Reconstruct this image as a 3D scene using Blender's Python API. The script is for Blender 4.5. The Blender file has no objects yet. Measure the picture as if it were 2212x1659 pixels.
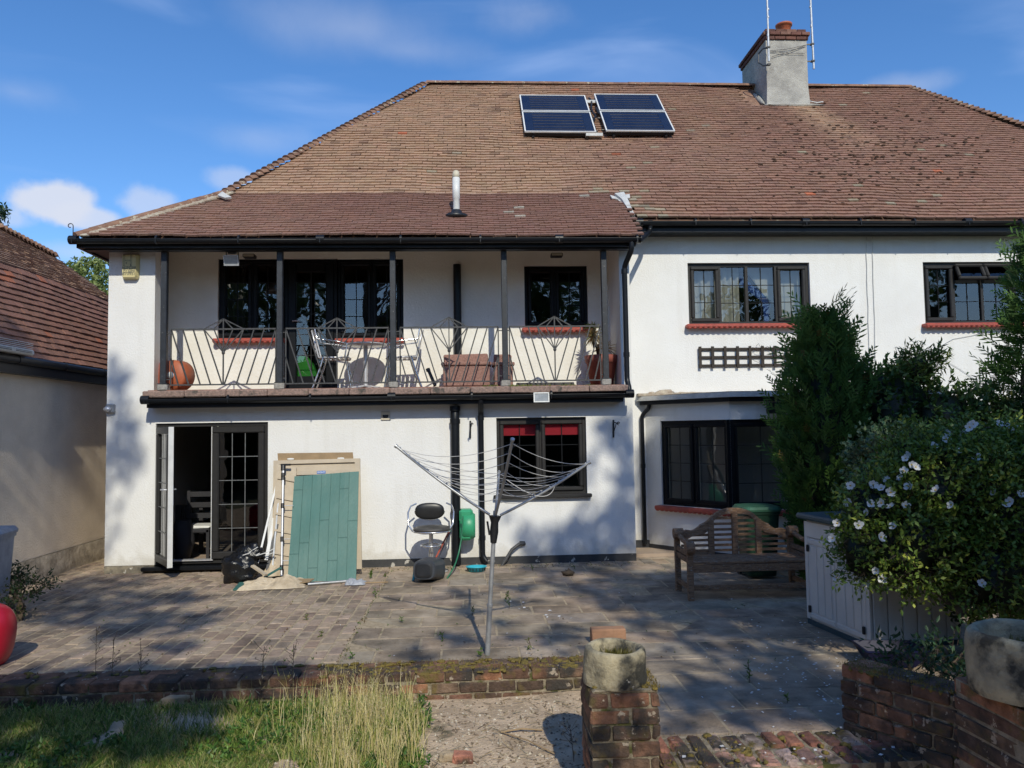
import bpy, math, random
from mathutils import Vector, Matrix, noise as mnoise
random.seed(7)
rad = math.radians
# ------------------------------------------------------------------ camera
sc = bpy.context.scene
CH = 1.75                                   # camera height above the patio
F = 1665.0; CX, CY = 1106.0, 829.5          # focal length and centre on a 2212 px wide print of the photo
_p, _w, _r = rad(3.3457), rad(3.0987), rad(-0.8818)
FW = Vector((math.sin(_w)*math.cos(_p), math.cos(_w)*math.cos(_p), math.sin(_p)))
_rt = Vector((math.cos(_w), -math.sin(_w), 0)); _up = _rt.cross(FW)
RT = _rt*math.cos(_r) + _up*math.sin(_r); UP = -_rt*math.sin(_r) + _up*math.cos(_r)
cd = bpy.data.cameras.new('camera'); cam = bpy.data.objects.new('camera', cd)
sc.collection.objects.link(cam); sc.camera = cam
cd.sensor_width = 36; cd.lens = 36*F/2212; cd.clip_end = 3000; cd.clip_start = .05
cam.matrix_world = Matrix(((RT.x, UP.x, -FW.x, 0), (RT.y, UP.y, -FW.y, 0), (RT.z, UP.z, -FW.z, CH), (0, 0, 0, 1)))
sc.render.resolution_x = 1024; sc.render.resolution_y = 768
# ------------------------------------------------------------------ light
SUN_E, SUN_A = 37.5, 9.0                    # elevation; azimuth to the right of straight behind the camera
SD = Vector((math.sin(rad(SUN_A))*math.cos(rad(SUN_E)), -math.cos(rad(SUN_A))*math.cos(rad(SUN_E)), math.sin(rad(SUN_E))))
sl = bpy.data.lights.new('sun', 'SUN'); so = bpy.data.objects.new('sun', sl); sc.collection.objects.link(so)
sl.energy = 3.9; sl.angle = rad(.53); sl.color = (1.0, .945, .79)
so.rotation_euler = SD.to_track_quat('Z', 'Y').to_euler(); so.location = (3, -20, 16)
sc.view_settings.view_transform = 'Standard'; sc.view_settings.look = 'None'
sc.view_settings.exposure = -.14; sc.view_settings.gamma = 1
SKY_STRENGTH = .148
def ray(u, v): return FW + RT*((u-CX)/F) - UP*((v-CY)/F)
def at(u, v, Y):                            # point of the place seen at (u, v) at the depth Y
    d = ray(u, v); t = Y/d.y; return Vector((d.x*t, Y, CH+d.z*t))
def atz(u, v, Z=0.0):
    d = ray(u, v); t = (Z-CH)/d.z; return Vector((d.x*t, d.y*t, Z))
def atx(u, v, X):
    d = ray(u, v); t = X/d.x; return Vector((X, d.y*t, CH+d.z*t))
def atplane(u, v, O, N):
    d = ray(u, v); C = Vector((0, 0, CH)); t = (O-C).dot(N)/d.dot(N); return C+d*t

wd = bpy.data.worlds.new('World'); sc.world = wd; wd.use_nodes = True
def build_world():
    nt = wd.node_tree; N = nt.nodes; L = nt.links; N.clear()
    out = N.new('ShaderNodeOutputWorld'); bg = N.new('ShaderNodeBackground'); bg.inputs[1].default_value = SKY_STRENGTH
    sky = N.new('ShaderNodeTexSky'); sky.sky_type = 'NISHITA'; sky.sun_disc = False
    sky.sun_elevation = rad(SUN_E); sky.sun_rotation = math.atan2(SD.x, SD.y)
    sky.air_density = 1.0; sky.dust_density = .35; sky.ozone_density = 2.2; sky.altitude = 50
    tc = N.new('ShaderNodeTexCoord')
    hs = N.new('ShaderNodeHueSaturation'); hs.inputs['Saturation'].default_value = 1.22; hs.inputs['Value'].default_value = 1.0
    L.new(sky.outputs[0], hs.inputs['Color'])
    tn = N.new('ShaderNodeMix'); tn.data_type = 'RGBA'; tn.blend_type = 'MULTIPLY'; tn.inputs[0].default_value = 1; L.new(hs.outputs[0], tn.inputs[6]); tn.inputs[7].default_value = (.98, 1.09, 1.26, 1)
    cur = tn.outputs[2]
    def mix(a, b, f):
        m = N.new('ShaderNodeMix'); m.data_type = 'RGBA'
        L.new(f, m.inputs[0]); L.new(a, m.inputs[6]); m.inputs[7].default_value = b; return m.outputs[2]
    def mth(op, a, b=None):
        m = N.new('ShaderNodeMath'); m.operation = op; m.use_clamp = False
        for i, q in enumerate((a, b)):
            if q is None: continue
            if isinstance(q, (int, float)): m.inputs[i].default_value = q
            else: L.new(q, m.inputs[i])
        return m.outputs[0]
    def rng(v, a, b, c=0, d=1, kind='SMOOTHSTEP'):
        m = N.new('ShaderNodeMapRange'); m.interpolation_type = kind
        L.new(v, m.inputs[0]); m.inputs[1].default_value = a; m.inputs[2].default_value = b; m.inputs[3].default_value = c; m.inputs[4].default_value = d; return m.outputs[0]
    def blob(u, v, wu, wv, ns, lo, hi, soft):
        c = ray(u, v).normalized()
        mp = N.new('ShaderNodeVectorMath'); mp.operation = 'SUBTRACT'; L.new(tc.outputs['Generated'], mp.inputs[0]); mp.inputs[1].default_value = c
        dx = N.new('ShaderNodeVectorMath'); dx.operation = 'MULTIPLY'; L.new(mp.outputs[0], dx.inputs[0]); dx.inputs[1].default_value = (1/wu, 1/wu, 1/wv)
        ln = N.new('ShaderNodeVectorMath'); ln.operation = 'LENGTH'; L.new(dx.outputs[0], ln.inputs[0])
        no = N.new('ShaderNodeTexNoise'); no.inputs['Scale'].default_value = ns; no.inputs['Detail'].default_value = 7; no.inputs['Roughness'].default_value = .55
        L.new(tc.outputs['Generated'], no.inputs['Vector'])
        s = mth('SUBTRACT', mth('ADD', mth('MULTIPLY', no.outputs[0], 1.6), .2), ln.outputs['Value'])
        return rng(s, lo, lo+soft, 0, hi)
    # thin high cirrus, streaked
    mp = N.new('ShaderNodeMapping'); mp.inputs['Rotation'].default_value = (.2, .5, .3); mp.inputs['Scale'].default_value = (1.2, 1.5, 5.5)
    L.new(tc.outputs['Generated'], mp.inputs[0])
    no = N.new('ShaderNodeTexNoise'); no.inputs['Scale'].default_value = 2.2; no.inputs['Detail'].default_value = 5; no.inputs['Roughness'].default_value = .45; no.inputs['Distortion'].default_value = .6
    L.new(mp.outputs[0], no.inputs['Vector'])
    cur = mix(cur, (4.4, 5.6, 8.2, 1), rng(no.outputs[0], .50, .82, 0, .38))
    # cumulus low on the left
    for a in ((105, 440, .062, .034, 10, .10, .95, .40), (190, 470, .060, .020, 10, .10, .8, .42), (320, 440, .045, .030, 12, .15, .55, .5), (500, 385, .045, .022, 12, .2, .4, .6), (165, 545, .12, .028, 8, .25, .4, .7), (20, 470, .05, .02, 10, .15, .5, .5), (760, 60, .20, .05, 4, .25, .28, .9), (880, 110, .12, .03, 5, .25, .2, .9),
              (40, 200, .11, .035, 6, .2, .25, .9), (560, 300, .10, .03, 6, .2, .2, .9), (1960, 190, .09, .02, 8, .2, .25, .8), (1150, 30, .10, .04, 7, .3, .25, .9)):
        cur = mix(cur, (5.2, 5.6, 6.6, 1), blob(*a))
    L.new(cur, bg.inputs[0]); L.new(bg.outputs[0], out.inputs[0])
build_world()

# ------------------------------------------------------------------ materials
MATS = {}
def mat(name, c1, c2=None, scale=4.0, rough=.7, bump=0.0, bscale=60.0, metal=0.0, attr=False, spots=None, spec=.5, detail=6, lo=.35, hi=.65, stretch=None, sheen=None, coat=0, trans=0, dirt=False):
    """noise-mottled principled material; spots = list of (colour, scale, threshold, softness)"""
    m = bpy.data.materials.new(name); m.use_nodes = True; MATS[name] = m
    nt = m.node_tree; N = nt.nodes; L = nt.links; b = N['Principled BSDF']
    b.inputs['Roughness'].default_value = rough; b.inputs['Metallic'].default_value = metal
    b.inputs['Specular IOR Level'].default_value = spec
    if coat: b.inputs['Coat Weight'].default_value = coat
    tc = N.new('ShaderNodeTexCoord'); vec = tc.outputs['Object']
    if stretch:
        mp = N.new('ShaderNodeMapping'); mp.inputs['Scale'].default_value = stretch; L.new(vec, mp.inputs[0]); vec = mp.outputs[0]
    def nz(s, d=detail, r=.6):
        n = N.new('ShaderNodeTexNoise'); n.inputs['Scale'].default_value = s; n.inputs['Detail'].default_value = d; n.inputs['Roughness'].default_value = r
        L.new(vec, n.inputs['Vector']); return n.outputs[0]
    def mp01(v, a, bb):
        r = N.new('ShaderNodeMapRange'); L.new(v, r.inputs[0]); r.inputs[1].default_value = a; r.inputs[2].default_value = bb; return r.outputs[0]
    def mix(f, a, bb, mode='MIX'):
        x = N.new('ShaderNodeMix'); x.data_type = 'RGBA'; x.blend_type = mode
        if isinstance(f, float): x.inputs[0].default_value = f
        else: L.new(f, x.inputs[0])
        for i, q in ((6, a), (7, bb)):
            if isinstance(q, tuple): x.inputs[i].default_value = (*q, 1)
            else: L.new(q, x.inputs[i])
        return x.outputs[2]
    if c2 is None: c2 = tuple(x*.86 for x in c1)
    col = mix(mp01(nz(scale), lo, hi), c1, c2)
    if attr:
        at_ = N.new('ShaderNodeAttribute'); at_.attribute_name = 'Col'
        col = mix(1.0, at_.outputs['Color'], col, 'MULTIPLY')
    for (sc_, ss, th, so_) in (spots or []):
        col = mix(mp01(nz(ss, 5), th, th+so_), col, sc_)
    if dirt:                                 # rain streaks and a splashed band just above the ground
        mp = N.new('ShaderNodeMapping'); mp.inputs['Scale'].default_value = (5, 5, .45); L.new(tc.outputs['Object'], mp.inputs[0])
        n = N.new('ShaderNodeTexNoise'); n.inputs['Scale'].default_value = 1.6; n.inputs['Detail'].default_value = 6; L.new(mp.outputs[0], n.inputs['Vector'])
        mm = N.new('ShaderNodeMath'); mm.operation = 'MULTIPLY'; mm.inputs[1].default_value = .16; L.new(mp01(n.outputs[0], .52, .75), mm.inputs[0]); col = mix(mm.outputs[0], col, (.52, .50, .44))
        sx_ = N.new('ShaderNodeSeparateXYZ'); L.new(tc.outputs['Object'], sx_.inputs[0]); zz_n = N.new('ShaderNodeMath'); zz_n.operation = 'MULTIPLY_ADD'; zz_n.inputs[1].default_value = -1; L.new(sx_.outputs['Z'], zz_n.inputs[0])
        n2 = N.new('ShaderNodeTexNoise'); n2.inputs['Scale'].default_value = 7; n2.inputs['Detail'].default_value = 6; L.new(tc.outputs['Object'], n2.inputs['Vector']); m3 = N.new('ShaderNodeMath'); m3.operation = 'MULTIPLY'; m3.inputs[1].default_value = .55; L.new(n2.outputs[0], m3.inputs[0]); L.new(m3.outputs[0], zz_n.inputs[2])
        m4 = N.new('ShaderNodeMath'); m4.operation = 'MULTIPLY'; m4.inputs[1].default_value = .38; L.new(mp01(zz_n.outputs[0], .0, .16), m4.inputs[0]); col = mix(m4.outputs[0], col, (.42, .38, .30))
    L.new(col, b.inputs['Base Color'])
    if bump:
        bp = N.new('ShaderNodeBump'); bp.inputs['Strength'].default_value = bump; bp.inputs['Distance'].default_value = .02
        L.new(nz(bscale, 8, .65), bp.inputs['Height']); L.new(bp.outputs[0], b.inputs['Normal'])
    if trans:                                # thin leaf: part of the light goes through
        tr = N.new('ShaderNodeBsdfTranslucent'); ms = N.new('ShaderNodeMixShader'); ms.inputs[0].default_value = trans
        L.new(col, tr.inputs[0]); L.new(b.outputs[0], ms.inputs[1]); L.new(tr.outputs[0], ms.inputs[2])
        L.new(ms.outputs[0], N['Material Output'].inputs[0])
    return m
def glass_mat(name, tint=(1, 1, 1), k=1.0):
    m = bpy.data.materials.new(name); m.use_nodes = True; nt = m.node_tree; N = nt.nodes; L = nt.links
    N.remove(N['Principled BSDF'])
    g = N.new('ShaderNodeBsdfGlossy'); g.inputs['Roughness'].default_value = .015
    t = N.new('ShaderNodeBsdfTransparent'); t.inputs[0].default_value = (*tint, 1)
    f = N.new('ShaderNodeFresnel'); f.inputs[0].default_value = 1.55
    mu = N.new('ShaderNodeMath'); mu.operation = 'MULTIPLY'; mu.inputs[1].default_value = k; mu.use_clamp = True
    ms = N.new('ShaderNodeMixShader'); L.new(f.outputs[0], mu.inputs[0]); L.new(mu.outputs[0], ms.inputs[0])
    tc = N.new('ShaderNodeTexCoord'); n = N.new('ShaderNodeTexNoise'); n.inputs['Scale'].default_value = 2.2; n.inputs['Detail'].default_value = 2
    L.new(tc.outputs['Object'], n.inputs['Vector']); bp = N.new('ShaderNodeBump'); bp.inputs['Strength'].default_value = .05; bp.inputs['Distance'].default_value = .05
    L.new(n.outputs[0], bp.inputs['Height']); L.new(bp.outputs[0], g.inputs['Normal'])
    L.new(t.outputs[0], ms.inputs[1]); L.new(g.outputs[0], ms.inputs[2]); L.new(ms.outputs[0], N['Material Output'].inputs[0])
    MATS[name] = m; return m

M_render = mat('white_render', (.79, .79, .775), (.735, .73, .71), 1.3, .85, .35, 45, dirt=True)
M_renderB = mat('rough_render', (.86, .84, .78), (.78, .755, .69), 2.2, .9, .45, 30)
M_plinth = mat('black_plinth', (.03, .032, .036), (.055, .055, .055), 6, .7, .3, 40, spots=[((.42, .40, .36), 9, .60, .03)])
M_plinthD = mat('dark_plinth', (.02, .022, .027), (.035, .035, .04), 6, .6, .3, 40)
M_foot = mat('crumbling_footing', (.30, .26, .19), (.12, .11, .09), 9, .95, .8, 25, spots=[((.55, .52, .46), 12, .60, .05)])
M_black = mat('black_gloss_paint', (.007, .008, .011), (.010, .012, .015), 10, .38, .05, 90, spec=.3)
M_post = mat('weathered_black_paint', (.022, .027, .036), (.012, .015, .02), 14, .5, .2, 80, spots=[((.14, .14, .14), 30, .66, .05)])
M_frame = mat('charcoal_frame', (.024, .023, .023), (.030, .029, .028), 12, .45, .08, 120, spec=.3)
M_frameD = mat('black_frame', (.005, .006, .008), (.007, .008, .010), 12, .45, .05, 120, spec=.2)
M_lead = mat('lead_strip', (.17, .18, .18), (.12, .12, .12), 30, .45)
M_iron = mat('grey_iron', (.035, .036, .038), (.065, .065, .065), 25, .5, .2, 80)
M_redsill = mat('red_painted_tile', (.42, .075, .05), (.30, .06, .045), 12, .55, .3, 60, spots=[((.10, .06, .05), 30, .68, .04)])
M_redfloor = mat('red_tile_floor', (.30, .14, .10), (.20, .12, .09), 14, .8, .4, 60)
M_conc = mat('granite_coping', (.34, .23, .19), (.18, .13, .11), 40, .9, .5, 60, spots=[((.08, .07, .06), 6, .58, .08), ((.20, .21, .08), 11, .68, .05)])
M_grey_conc = mat('grey_concrete', (.36, .34, .31), (.24, .23, .21), 20, .9, .5, 60)
M_tile = mat('roof_tile', (1, 1, 1), (.80, .78, .77), 22, .88, .5, 60, attr=True, spots=[((.10, .065, .05), 5.5, .71, .05)])
M_hip = mat('ridge_tile', (.30, .17, .11), (.16, .09, .065), 7, .9, .6, 30, spots=[((.42, .36, .26), 11, .60, .05)])
M_mortar = mat('pale_mortar', (.50, .45, .36), (.32, .25, .19), 14, .95, .7, 40)
M_leadsheet = mat('lead_sheet', (.42, .43, .43), (.58, .58, .56), 8, .6, .4, 30)
M_chim = mat('grey_cement_render', (.43, .41, .365), (.29, .275, .25), 5, .93, .7, 30, spots=[((.42, .41, .38), 14, .62, .05)])
M_brick = mat('brick', (1.15, 1.1, 1.05), (.52, .48, .44), 13, .93, 1.0, 34, attr=True, spots=[((.15, .11, .03), 5, .55, .10), ((.050, .042, .034), 3.2, .48, .12), ((.40, .33, .25), 15, .62, .04)])
M_brickC = mat('chimney_brick', (1, 1, 1), (.7, .7, .7), 20, .93, .6, 45, attr=True)
M_mortarD = mat('old_mortar', (.36, .30, .21), (.16, .13, .085), 20, .95, .8, 60, spots=[((.09, .09, .025), 8, .55, .08)])
M_paver = mat('paver', (1, 1, 1), (.70, .69, .67), 14, .9, .6, 60, attr=True, spots=[((.085, .065, .05), 2.0, .50, .22), ((.42, .39, .34), 45, .70, .02)])
M_slab = mat('slab', (1, 1, 1), (.55, .53, .50), 4, .9, .8, 36, attr=True, spots=[((.085, .068, .05), 1.5, .48, .25), ((.36, .33, .27), 30, .68, .04), ((.10, .10, .06), 6, .66, .06)])
M_joint = mat('sandy_joint', (.50, .40, .27), (.32, .25, .16), 20, .95, .6, 80, spots=[((.07, .09, .025), 4, .62, .08)])
M_stone = mat('weathered_stone', (.50, .43, .28), (.22, .195, .135), 7, .95, 1.0, 24, spots=[((.045, .043, .034), 5.0, .47, .12), ((.52, .49, .40), 17, .68, .02), ((.16, .14, .04), 5, .67, .05)])
M_soil = mat('dry_soil', (.60, .46, .32), (.38, .285, .19), 6, .97, .9, 45, spots=[((.045, .05, .02), 3.2, .62, .1), ((.42, .36, .26), 60, .70, .02)])
M_teal = mat('teal_vinyl', (.040, .135, .115), (.048, .155, .133), 2.5, .5, .15, 9)
M_beige = mat('beige_plastic', (.50, .42, .31), (.42, .35, .26), 5, .65, .15, 12)
M_card = mat('cardboard', (.36, .25, .14), (.28, .20, .115), 7, .9, .4, 20)
M_papers = mat('dirty_sheet', (.62, .52, .38), (.40, .32, .22), 8, .9, .6, 14)
M_white = mat('white_plastic', (.72, .72, .70), (.62, .62, .60), 8, .45)
M_alu = mat('brushed_aluminium', (.72, .72, .73), (.60, .60, .62), 30, .38, metal=.55)
M_chrome = mat('chrome', (.82, .82, .82), (.7, .7, .7), 10, .16, metal=.8)
M_galv = mat('galvanised_steel', (.46, .47, .48), (.32, .33, .34), 18, .42, metal=.5)
M_mast = mat('pale_mast', (.55, .57, .60), (.40, .42, .45), 18, .45, metal=.3)
M_bag = mat('black_bin_bag', (.008, .008, .009), (.012, .012, .013), 9, .22, .9, 7)
M_blackp = mat('black_plastic', (.013, .014, .016), (.02, .02, .022), 12, .4)
M_cushion = mat('black_leather', (.014, .014, .015), (.02, .02, .02), 12, .38)
M_seatu = mat('worn_seat', (.07, .066, .06), (.04, .038, .035), 12, .5)
M_hose = mat('green_plastic', (.03, .27, .13), (.045, .34, .17), 5, .42)
M_hoseD = mat('green_hose', (.02, .15, .075), (.03, .2, .1), 9, .4)
M_bin = mat('dark_grey_plastic', (.035, .04, .05), (.05, .055, .065), 7, .45, .1, 60)
M_cyan = mat('cyan_plastic', (.03, .35, .45), (.04, .42, .52), 8, .4)
M_redpole = mat('red_painted_pole', (.42, .09, .05), (.3, .07, .05), 20, .5)
M_terra = mat('terracotta', (.30, .085, .06), (.22, .065, .05), 7, .7, .2, 30)
M_clay = mat('dusty_clay', (.40, .215, .125), (.30, .17, .10), 9, .9, .4, 30)
M_orange = mat('orange_clay', (.46, .12, .05), (.36, .10, .045), 7, .55, .15, 40)
M_granbox = mat('pink_granite', (.36, .20, .16), (.22, .12, .10), 55, .85, .5, 70)
M_greenT = mat('bright_green', (.03, .42, .03), (.05, .34, .04), 3, .6)
M_wood = mat('weathered_teak', (.34, .20, .11), (.16, .09, .05), 5, .8, .5, 30, stretch=(3, 3, 14), spots=[((.36, .35, .33), 9, .60, .08)])
M_darkwood = mat('dark_trellis_wood', (.045, .035, .028), (.025, .02, .016), 9, .8, .3, 40)
M_shed = mat('beige_shed_plastic', (.80, .73, .64), (.72, .65, .57), 3, .6, .15, 80)
M_shedlid = mat('slate_teal_plastic', (.03, .065, .08), (.04, .08, .095), 5, .5, .15, 60)
M_binG = mat('bottle_green_plastic', (.012, .040, .024), (.018, .05, .03), 6, .45, spec=.3)
M_binLid = mat('bottle_green_lid', (.035, .11, .065), (.045, .13, .08), 6, .45)
M_binL = mat('light_grey_plastic', (.25, .27, .31), (.36, .38, .42), 9, .55)
M_red = mat('red_plastic', (.42, .012, .03), (.36, .01, .025), 4, .35)
M_navy = mat('navy_plastic', (.006, .008, .035), (.008, .01, .04), 6, .45, spec=.25)
M_curtain = mat('cream_curtain', (.84, .82, .72), (.74, .72, .62), 3, .9, trans=.35)
M_blue = mat('blue_cloth', (.02, .08, .35), (.015, .05, .22), 5, .8)
M_blind = mat('red_blind', (.75, .055, .085), (.70, .05, .08), 3, .8, trans=.2)
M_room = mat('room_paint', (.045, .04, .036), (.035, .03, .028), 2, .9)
M_roomfloor = mat('room_floor_tile', (.42, .33, .25), (.34, .26, .2), 2, .5)
M_alarm = mat('yellowed_plastic', (.66, .58, .30), (.58, .50, .25), 5, .5)
M_ink = mat('dark_print', (.10, .11, .09), (.08, .09, .08), 5, .6)
M_inkb = mat('blue_print', (.05, .16, .45), (.05, .14, .4), 5, .6)
M_vent = mat('cream_plastic', (.60, .55, .42), (.54, .48, .37), 5, .6)
M_solar = mat('solar_absorber', (.008, .014, .04), (.016, .022, .045), 3, .2, spec=.5)
M_solarpipe = mat('absorber_pipe', (.008, .012, .03), (.01, .014, .035), 3, .4)
M_neighwall = mat('beige_render', (.80, .67, .52), (.70, .58, .45), 3, .92, .6, 40)
M_neighbase = mat('stained_render_base', (.52, .44, .34), (.24, .20, .15), 6, .95, .9, 20)
M_facade_led = mat('lamp_glass', (.35, .37, .38), (.25, .27, .28), 12, .15)
M_cord = mat('clothes_line', (.62, .60, .57), (.5, .49, .47), 30, .5)
M_cable = mat('white_cable', (.62, .62, .60), (.5, .5, .48), 10, .5)
M_hedge = mat('conifer_leaf', (.022, .075, .020), (.05, .115, .022), 3, .7, attr=True, trans=.25)
M_leaf = mat('leaf', (1, 1, 1), (.75, .75, .75), 6, .5, attr=True, trans=.3)
M_twig = mat('twig', (.10, .07, .045), (.06, .045, .03), 12, .9)
M_bark = mat('bark', (.12, .09, .065), (.06, .045, .035), 12, .95, .9, 12)
M_petal = mat('white_petal', (.80, .80, .80), (.72, .73, .74), 12, .6, trans=.3)
M_yellow = mat('yellow_stamen', (.65, .42, .03), (.5, .3, .02), 12, .7)
M_straw = mat('straw', (1, 1, 1), (.8, .8, .8), 12, .7, attr=True, trans=.3)
M_pebble = mat('pale_gravel', (1, 1, 1), (.7, .7, .7), 20, .9, attr=True)
M_moss = mat('moss', (.26, .19, .045), (.14, .11, .03), 20, .95, .9, 60)
M_lawnfar = mat('distant_ground', (.07, .09, .03), (.10, .10, .045), .4, .95)
M_glass = glass_mat('window_glass', (.93, .96, .95), 2.6)
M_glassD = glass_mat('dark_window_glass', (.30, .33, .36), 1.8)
M_interior = mat('dark_fabric', (.02, .02, .025), (.03, .03, .035), 4, .8)

# ------------------------------------------------------------------ building helpers
WO = {}                                     # world position of every object's origin
def meta(o, label=None, cat=None, group=None, kind=None):
    if label: o['label'] = label
    if cat: o['category'] = cat
    if group: o['group'] = group
    if kind: o['kind'] = kind
    return o
def thing(name, label, cat, loc, group=None):
    o = bpy.data.objects.new(name, None); sc.collection.objects.link(o)
    o.empty_display_size = .1; o.location = loc; WO[o.name] = Vector(loc); return meta(o, label, cat, group)
class B:
    """collects shapes in world coordinates, builds one mesh object"""
    def __init__(s): s.v = []; s.f = []; s.c = []; s.sm = []
    def add(s, vs, fs, col=(1, 1, 1), smooth=False):
        n = len(s.v); s.v.extend([tuple(p) for p in vs])
        for f in fs: s.f.append(tuple(i+n for i in f)); s.c.append(col); s.sm.append(smooth)
        return s
    def box(s, x0, x1, y0, y1, z0, z1, col=(1, 1, 1), mx=None, bev=0):
        if bev:
            return s.bbox((x0+x1)/2, (y0+y1)/2, (z0+z1)/2, x1-x0, y1-y0, z1-z0, bev, col, mx)
        vs = [Vector(p) for p in ((x0, y0, z0), (x1, y0, z0), (x1, y1, z0), (x0, y1, z0), (x0, y0, z1), (x1, y0, z1), (x1, y1, z1), (x0, y1, z1))]
        if mx: vs = [mx @ p for p in vs]
        return s.add(vs, [(0, 3, 2, 1), (4, 5, 6, 7), (0, 1, 5, 4), (1, 2, 6, 5), (2, 3, 7, 6), (3, 0, 4, 7)], col)
    def bbox(s, cx, cy, cz, lx, ly, lz, b, col=(1, 1, 1), mx=None, jit=0):
        """box with chamfered edges"""
        b = min(b, lx*.45, ly*.45, lz*.45); hx, hy, hz = lx/2, ly/2, lz/2; vs = []; idx = {}
        for sx in (-1, 1):
            for sy in (-1, 1):
                for sz in (-1, 1):
                    for k in range(3):
                        p = [hx-b, hy-b, hz-b]; p[k] = (hx, hy, hz)[k]
                        q = Vector((cx+sx*p[0], cy+sy*p[1], cz+sz*p[2]))
                        if jit: q += Vector((random.uniform(-jit, jit), random.uniform(-jit, jit), random.uniform(-jit, jit)))
                        if mx: q = mx @ q
                        idx[(sx, sy, sz, k)] = len(vs); vs.append(q)
        fs = []
        for k in range(3):
            o = [i for i in range(3) if i != k]
            for sg in (-1, 1):
                loop = []
                for a, c in ((-1, -1), (1, -1), (1, 1), (-1, 1)):
                    t = [0, 0, 0]; t[k] = sg; t[o[0]] = a; t[o[1]] = c; loop.append(idx[(*t, k)])
                fs.append(loop)
        for k in range(3):
            o = [i for i in range(3) if i != k]
            for a in (-1, 1):
                for c in (-1, 1):
                    l = []
                    for e in (-1, 1):
                        t = [0, 0, 0]; t[k] = e; t[o[0]] = a; t[o[1]] = c; l.append((idx[(*t, o[0])], idx[(*t, o[1])]))
                    fs.append([l[0][0], l[1][0], l[1][1], l[0][1]])
        for sx in (-1, 1):
            for sy in (-1, 1):
                for sz in (-1, 1): fs.append([idx[(sx, sy, sz, k)] for k in range(3)])
        c = Vector((cx, cy, cz)); c = mx @ c if mx else c
        out = []
        for f in fs:                          # face outwards
            P = [Vector(vs[i]) for i in f]; n = (P[1]-P[0]).cross(P[2]-P[0]); m = sum(P, Vector())/len(P)
            out.append(f if n.dot(m-c) > 0 else f[::-1])
        return s.add(vs, out, col)
    def prism(s, pts, d, col=(1, 1, 1)):
        """closed polygon pts extruded along vector d"""
        n = len(pts); P = [Vector(p) for p in pts]; d = Vector(d)
        return s.add(P+[p+d for p in P], [tuple(range(n))[::-1], tuple(range(n, 2*n))]+[(i, (i+1) % n, n+(i+1) % n, n+i) for i in range(n)], col)
    def tube(s, path, r, seg=8, col=(1, 1, 1), caps=True, closed=False):
        P = [Vector(p) for p in path]; n = len(P); rr = r if isinstance(r, (list, tuple)) else [r]*n
        vs = []; fs = []; up = Vector((.13, .27, .95)).normalized()
        t0 = (P[1]-P[0]).normalized()
        if abs(t0.dot(up)) > .95: up = Vector((1, .1, .05)).normalized()
        a = t0.cross(up).normalized()
        for i, p in enumerate(P):
            if closed: t = (P[(i+1) % n]-P[i-1])
            else: t = (P[min(i+1, n-1)]-P[max(i-1, 0)])
            t = t.normalized() if t.length > 1e-9 else t0
            a = (a-t*a.dot(t)); a = a.normalized() if a.length > 1e-6 else t.orthogonal().normalized(); b_ = t.cross(a)
            for k in range(seg):
                g = 2*math.pi*k/seg; vs.append(p+(a*math.cos(g)+b_*math.sin(g))*rr[i])
        m = n if closed else n-1
        for i in range(m):
            j = (i+1) % n
            for k in range(seg): fs.append((i*seg+k, i*seg+(k+1) % seg, j*seg+(k+1) % seg, j*seg+k))
        s.add(vs, fs, col, seg > 5)
        if caps and not closed:
            s.add(vs[:seg], [tuple(range(seg))[::-1]], col); s.add(vs[-seg:], [tuple(range(seg))], col)
        return s
    def cyl(s, p0, p1, r, seg=12, col=(1, 1, 1)): return s.tube([p0, p1], r, seg, col)
    def bar(s, p0, p1, w, h=None, col=(1, 1, 1), up=(0, 0, 1)):
        """rectangular bar from p0 to p1"""
        h = h or w; p0 = Vector(p0); p1 = Vector(p1); t = (p1-p0).normalized(); up = Vector(up)
        if abs(t.dot(up)) > .98: up = Vector((0, 1, 0))
        a = t.cross(up).normalized(); b_ = a.cross(t)
        vs = [q+a*sx*w/2+b_*sz*h/2 for q in (p0, p1) for sx, sz in ((-1, -1), (1, -1), (1, 1), (-1, 1))]
        return s.add(vs, [(0, 3, 2, 1), (4, 5, 6, 7), (0, 1, 5, 4), (1, 2, 6, 5), (2, 3, 7, 6), (3, 0, 4, 7)], col)
    def lathe(s, prof, c, seg=24, col=(1, 1, 1), mx=None, jit=0, sq=1.0):
        """prof: list of (radius, z) around a vertical axis through c"""
        vs = []; fs = []; c = Vector(c)
        for (r, z) in prof:
            for k in range(seg):
                g = 2*math.pi*k/seg; q = Vector((r*math.cos(g), r*math.sin(g)*sq, z))
                if jit: q += Vector(mnoise.noise_vector(q*7+c))*jit
                q = (mx @ q) if mx else q
                vs.append(c+q)
        for i in range(len(prof)-1):
            for k in range(seg): fs.append((i*seg+k, i*seg+(k+1) % seg, (i+1)*seg+(k+1) % seg, (i+1)*seg+k))
        return s.add(vs, fs, col, True)
    def blob(s, c, rx, ry, rz, seg=14, rings=9, jit=0.0, fr=3.0, col=(1, 1, 1), pw=1.0, flat=True, mx=None):
        vs = []; fs = []; c = Vector(c)
        for i in range(rings+1):
            th = math.pi*i/rings
            for k in range(seg):
                g = 2*math.pi*k/seg; q = Vector((math.sin(th)*math.cos(g), math.sin(th)*math.sin(g), math.cos(th)))
                if pw != 1: q = Vector([math.copysign(abs(a)**pw, a) for a in q])
                k2 = 1+jit*mnoise.noise(q*fr+c*3)
                q = Vector((q.x*rx*k2, q.y*ry*k2, q.z*rz*k2)); q = mx @ q if mx else q
                vs.append(c+q)
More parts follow.
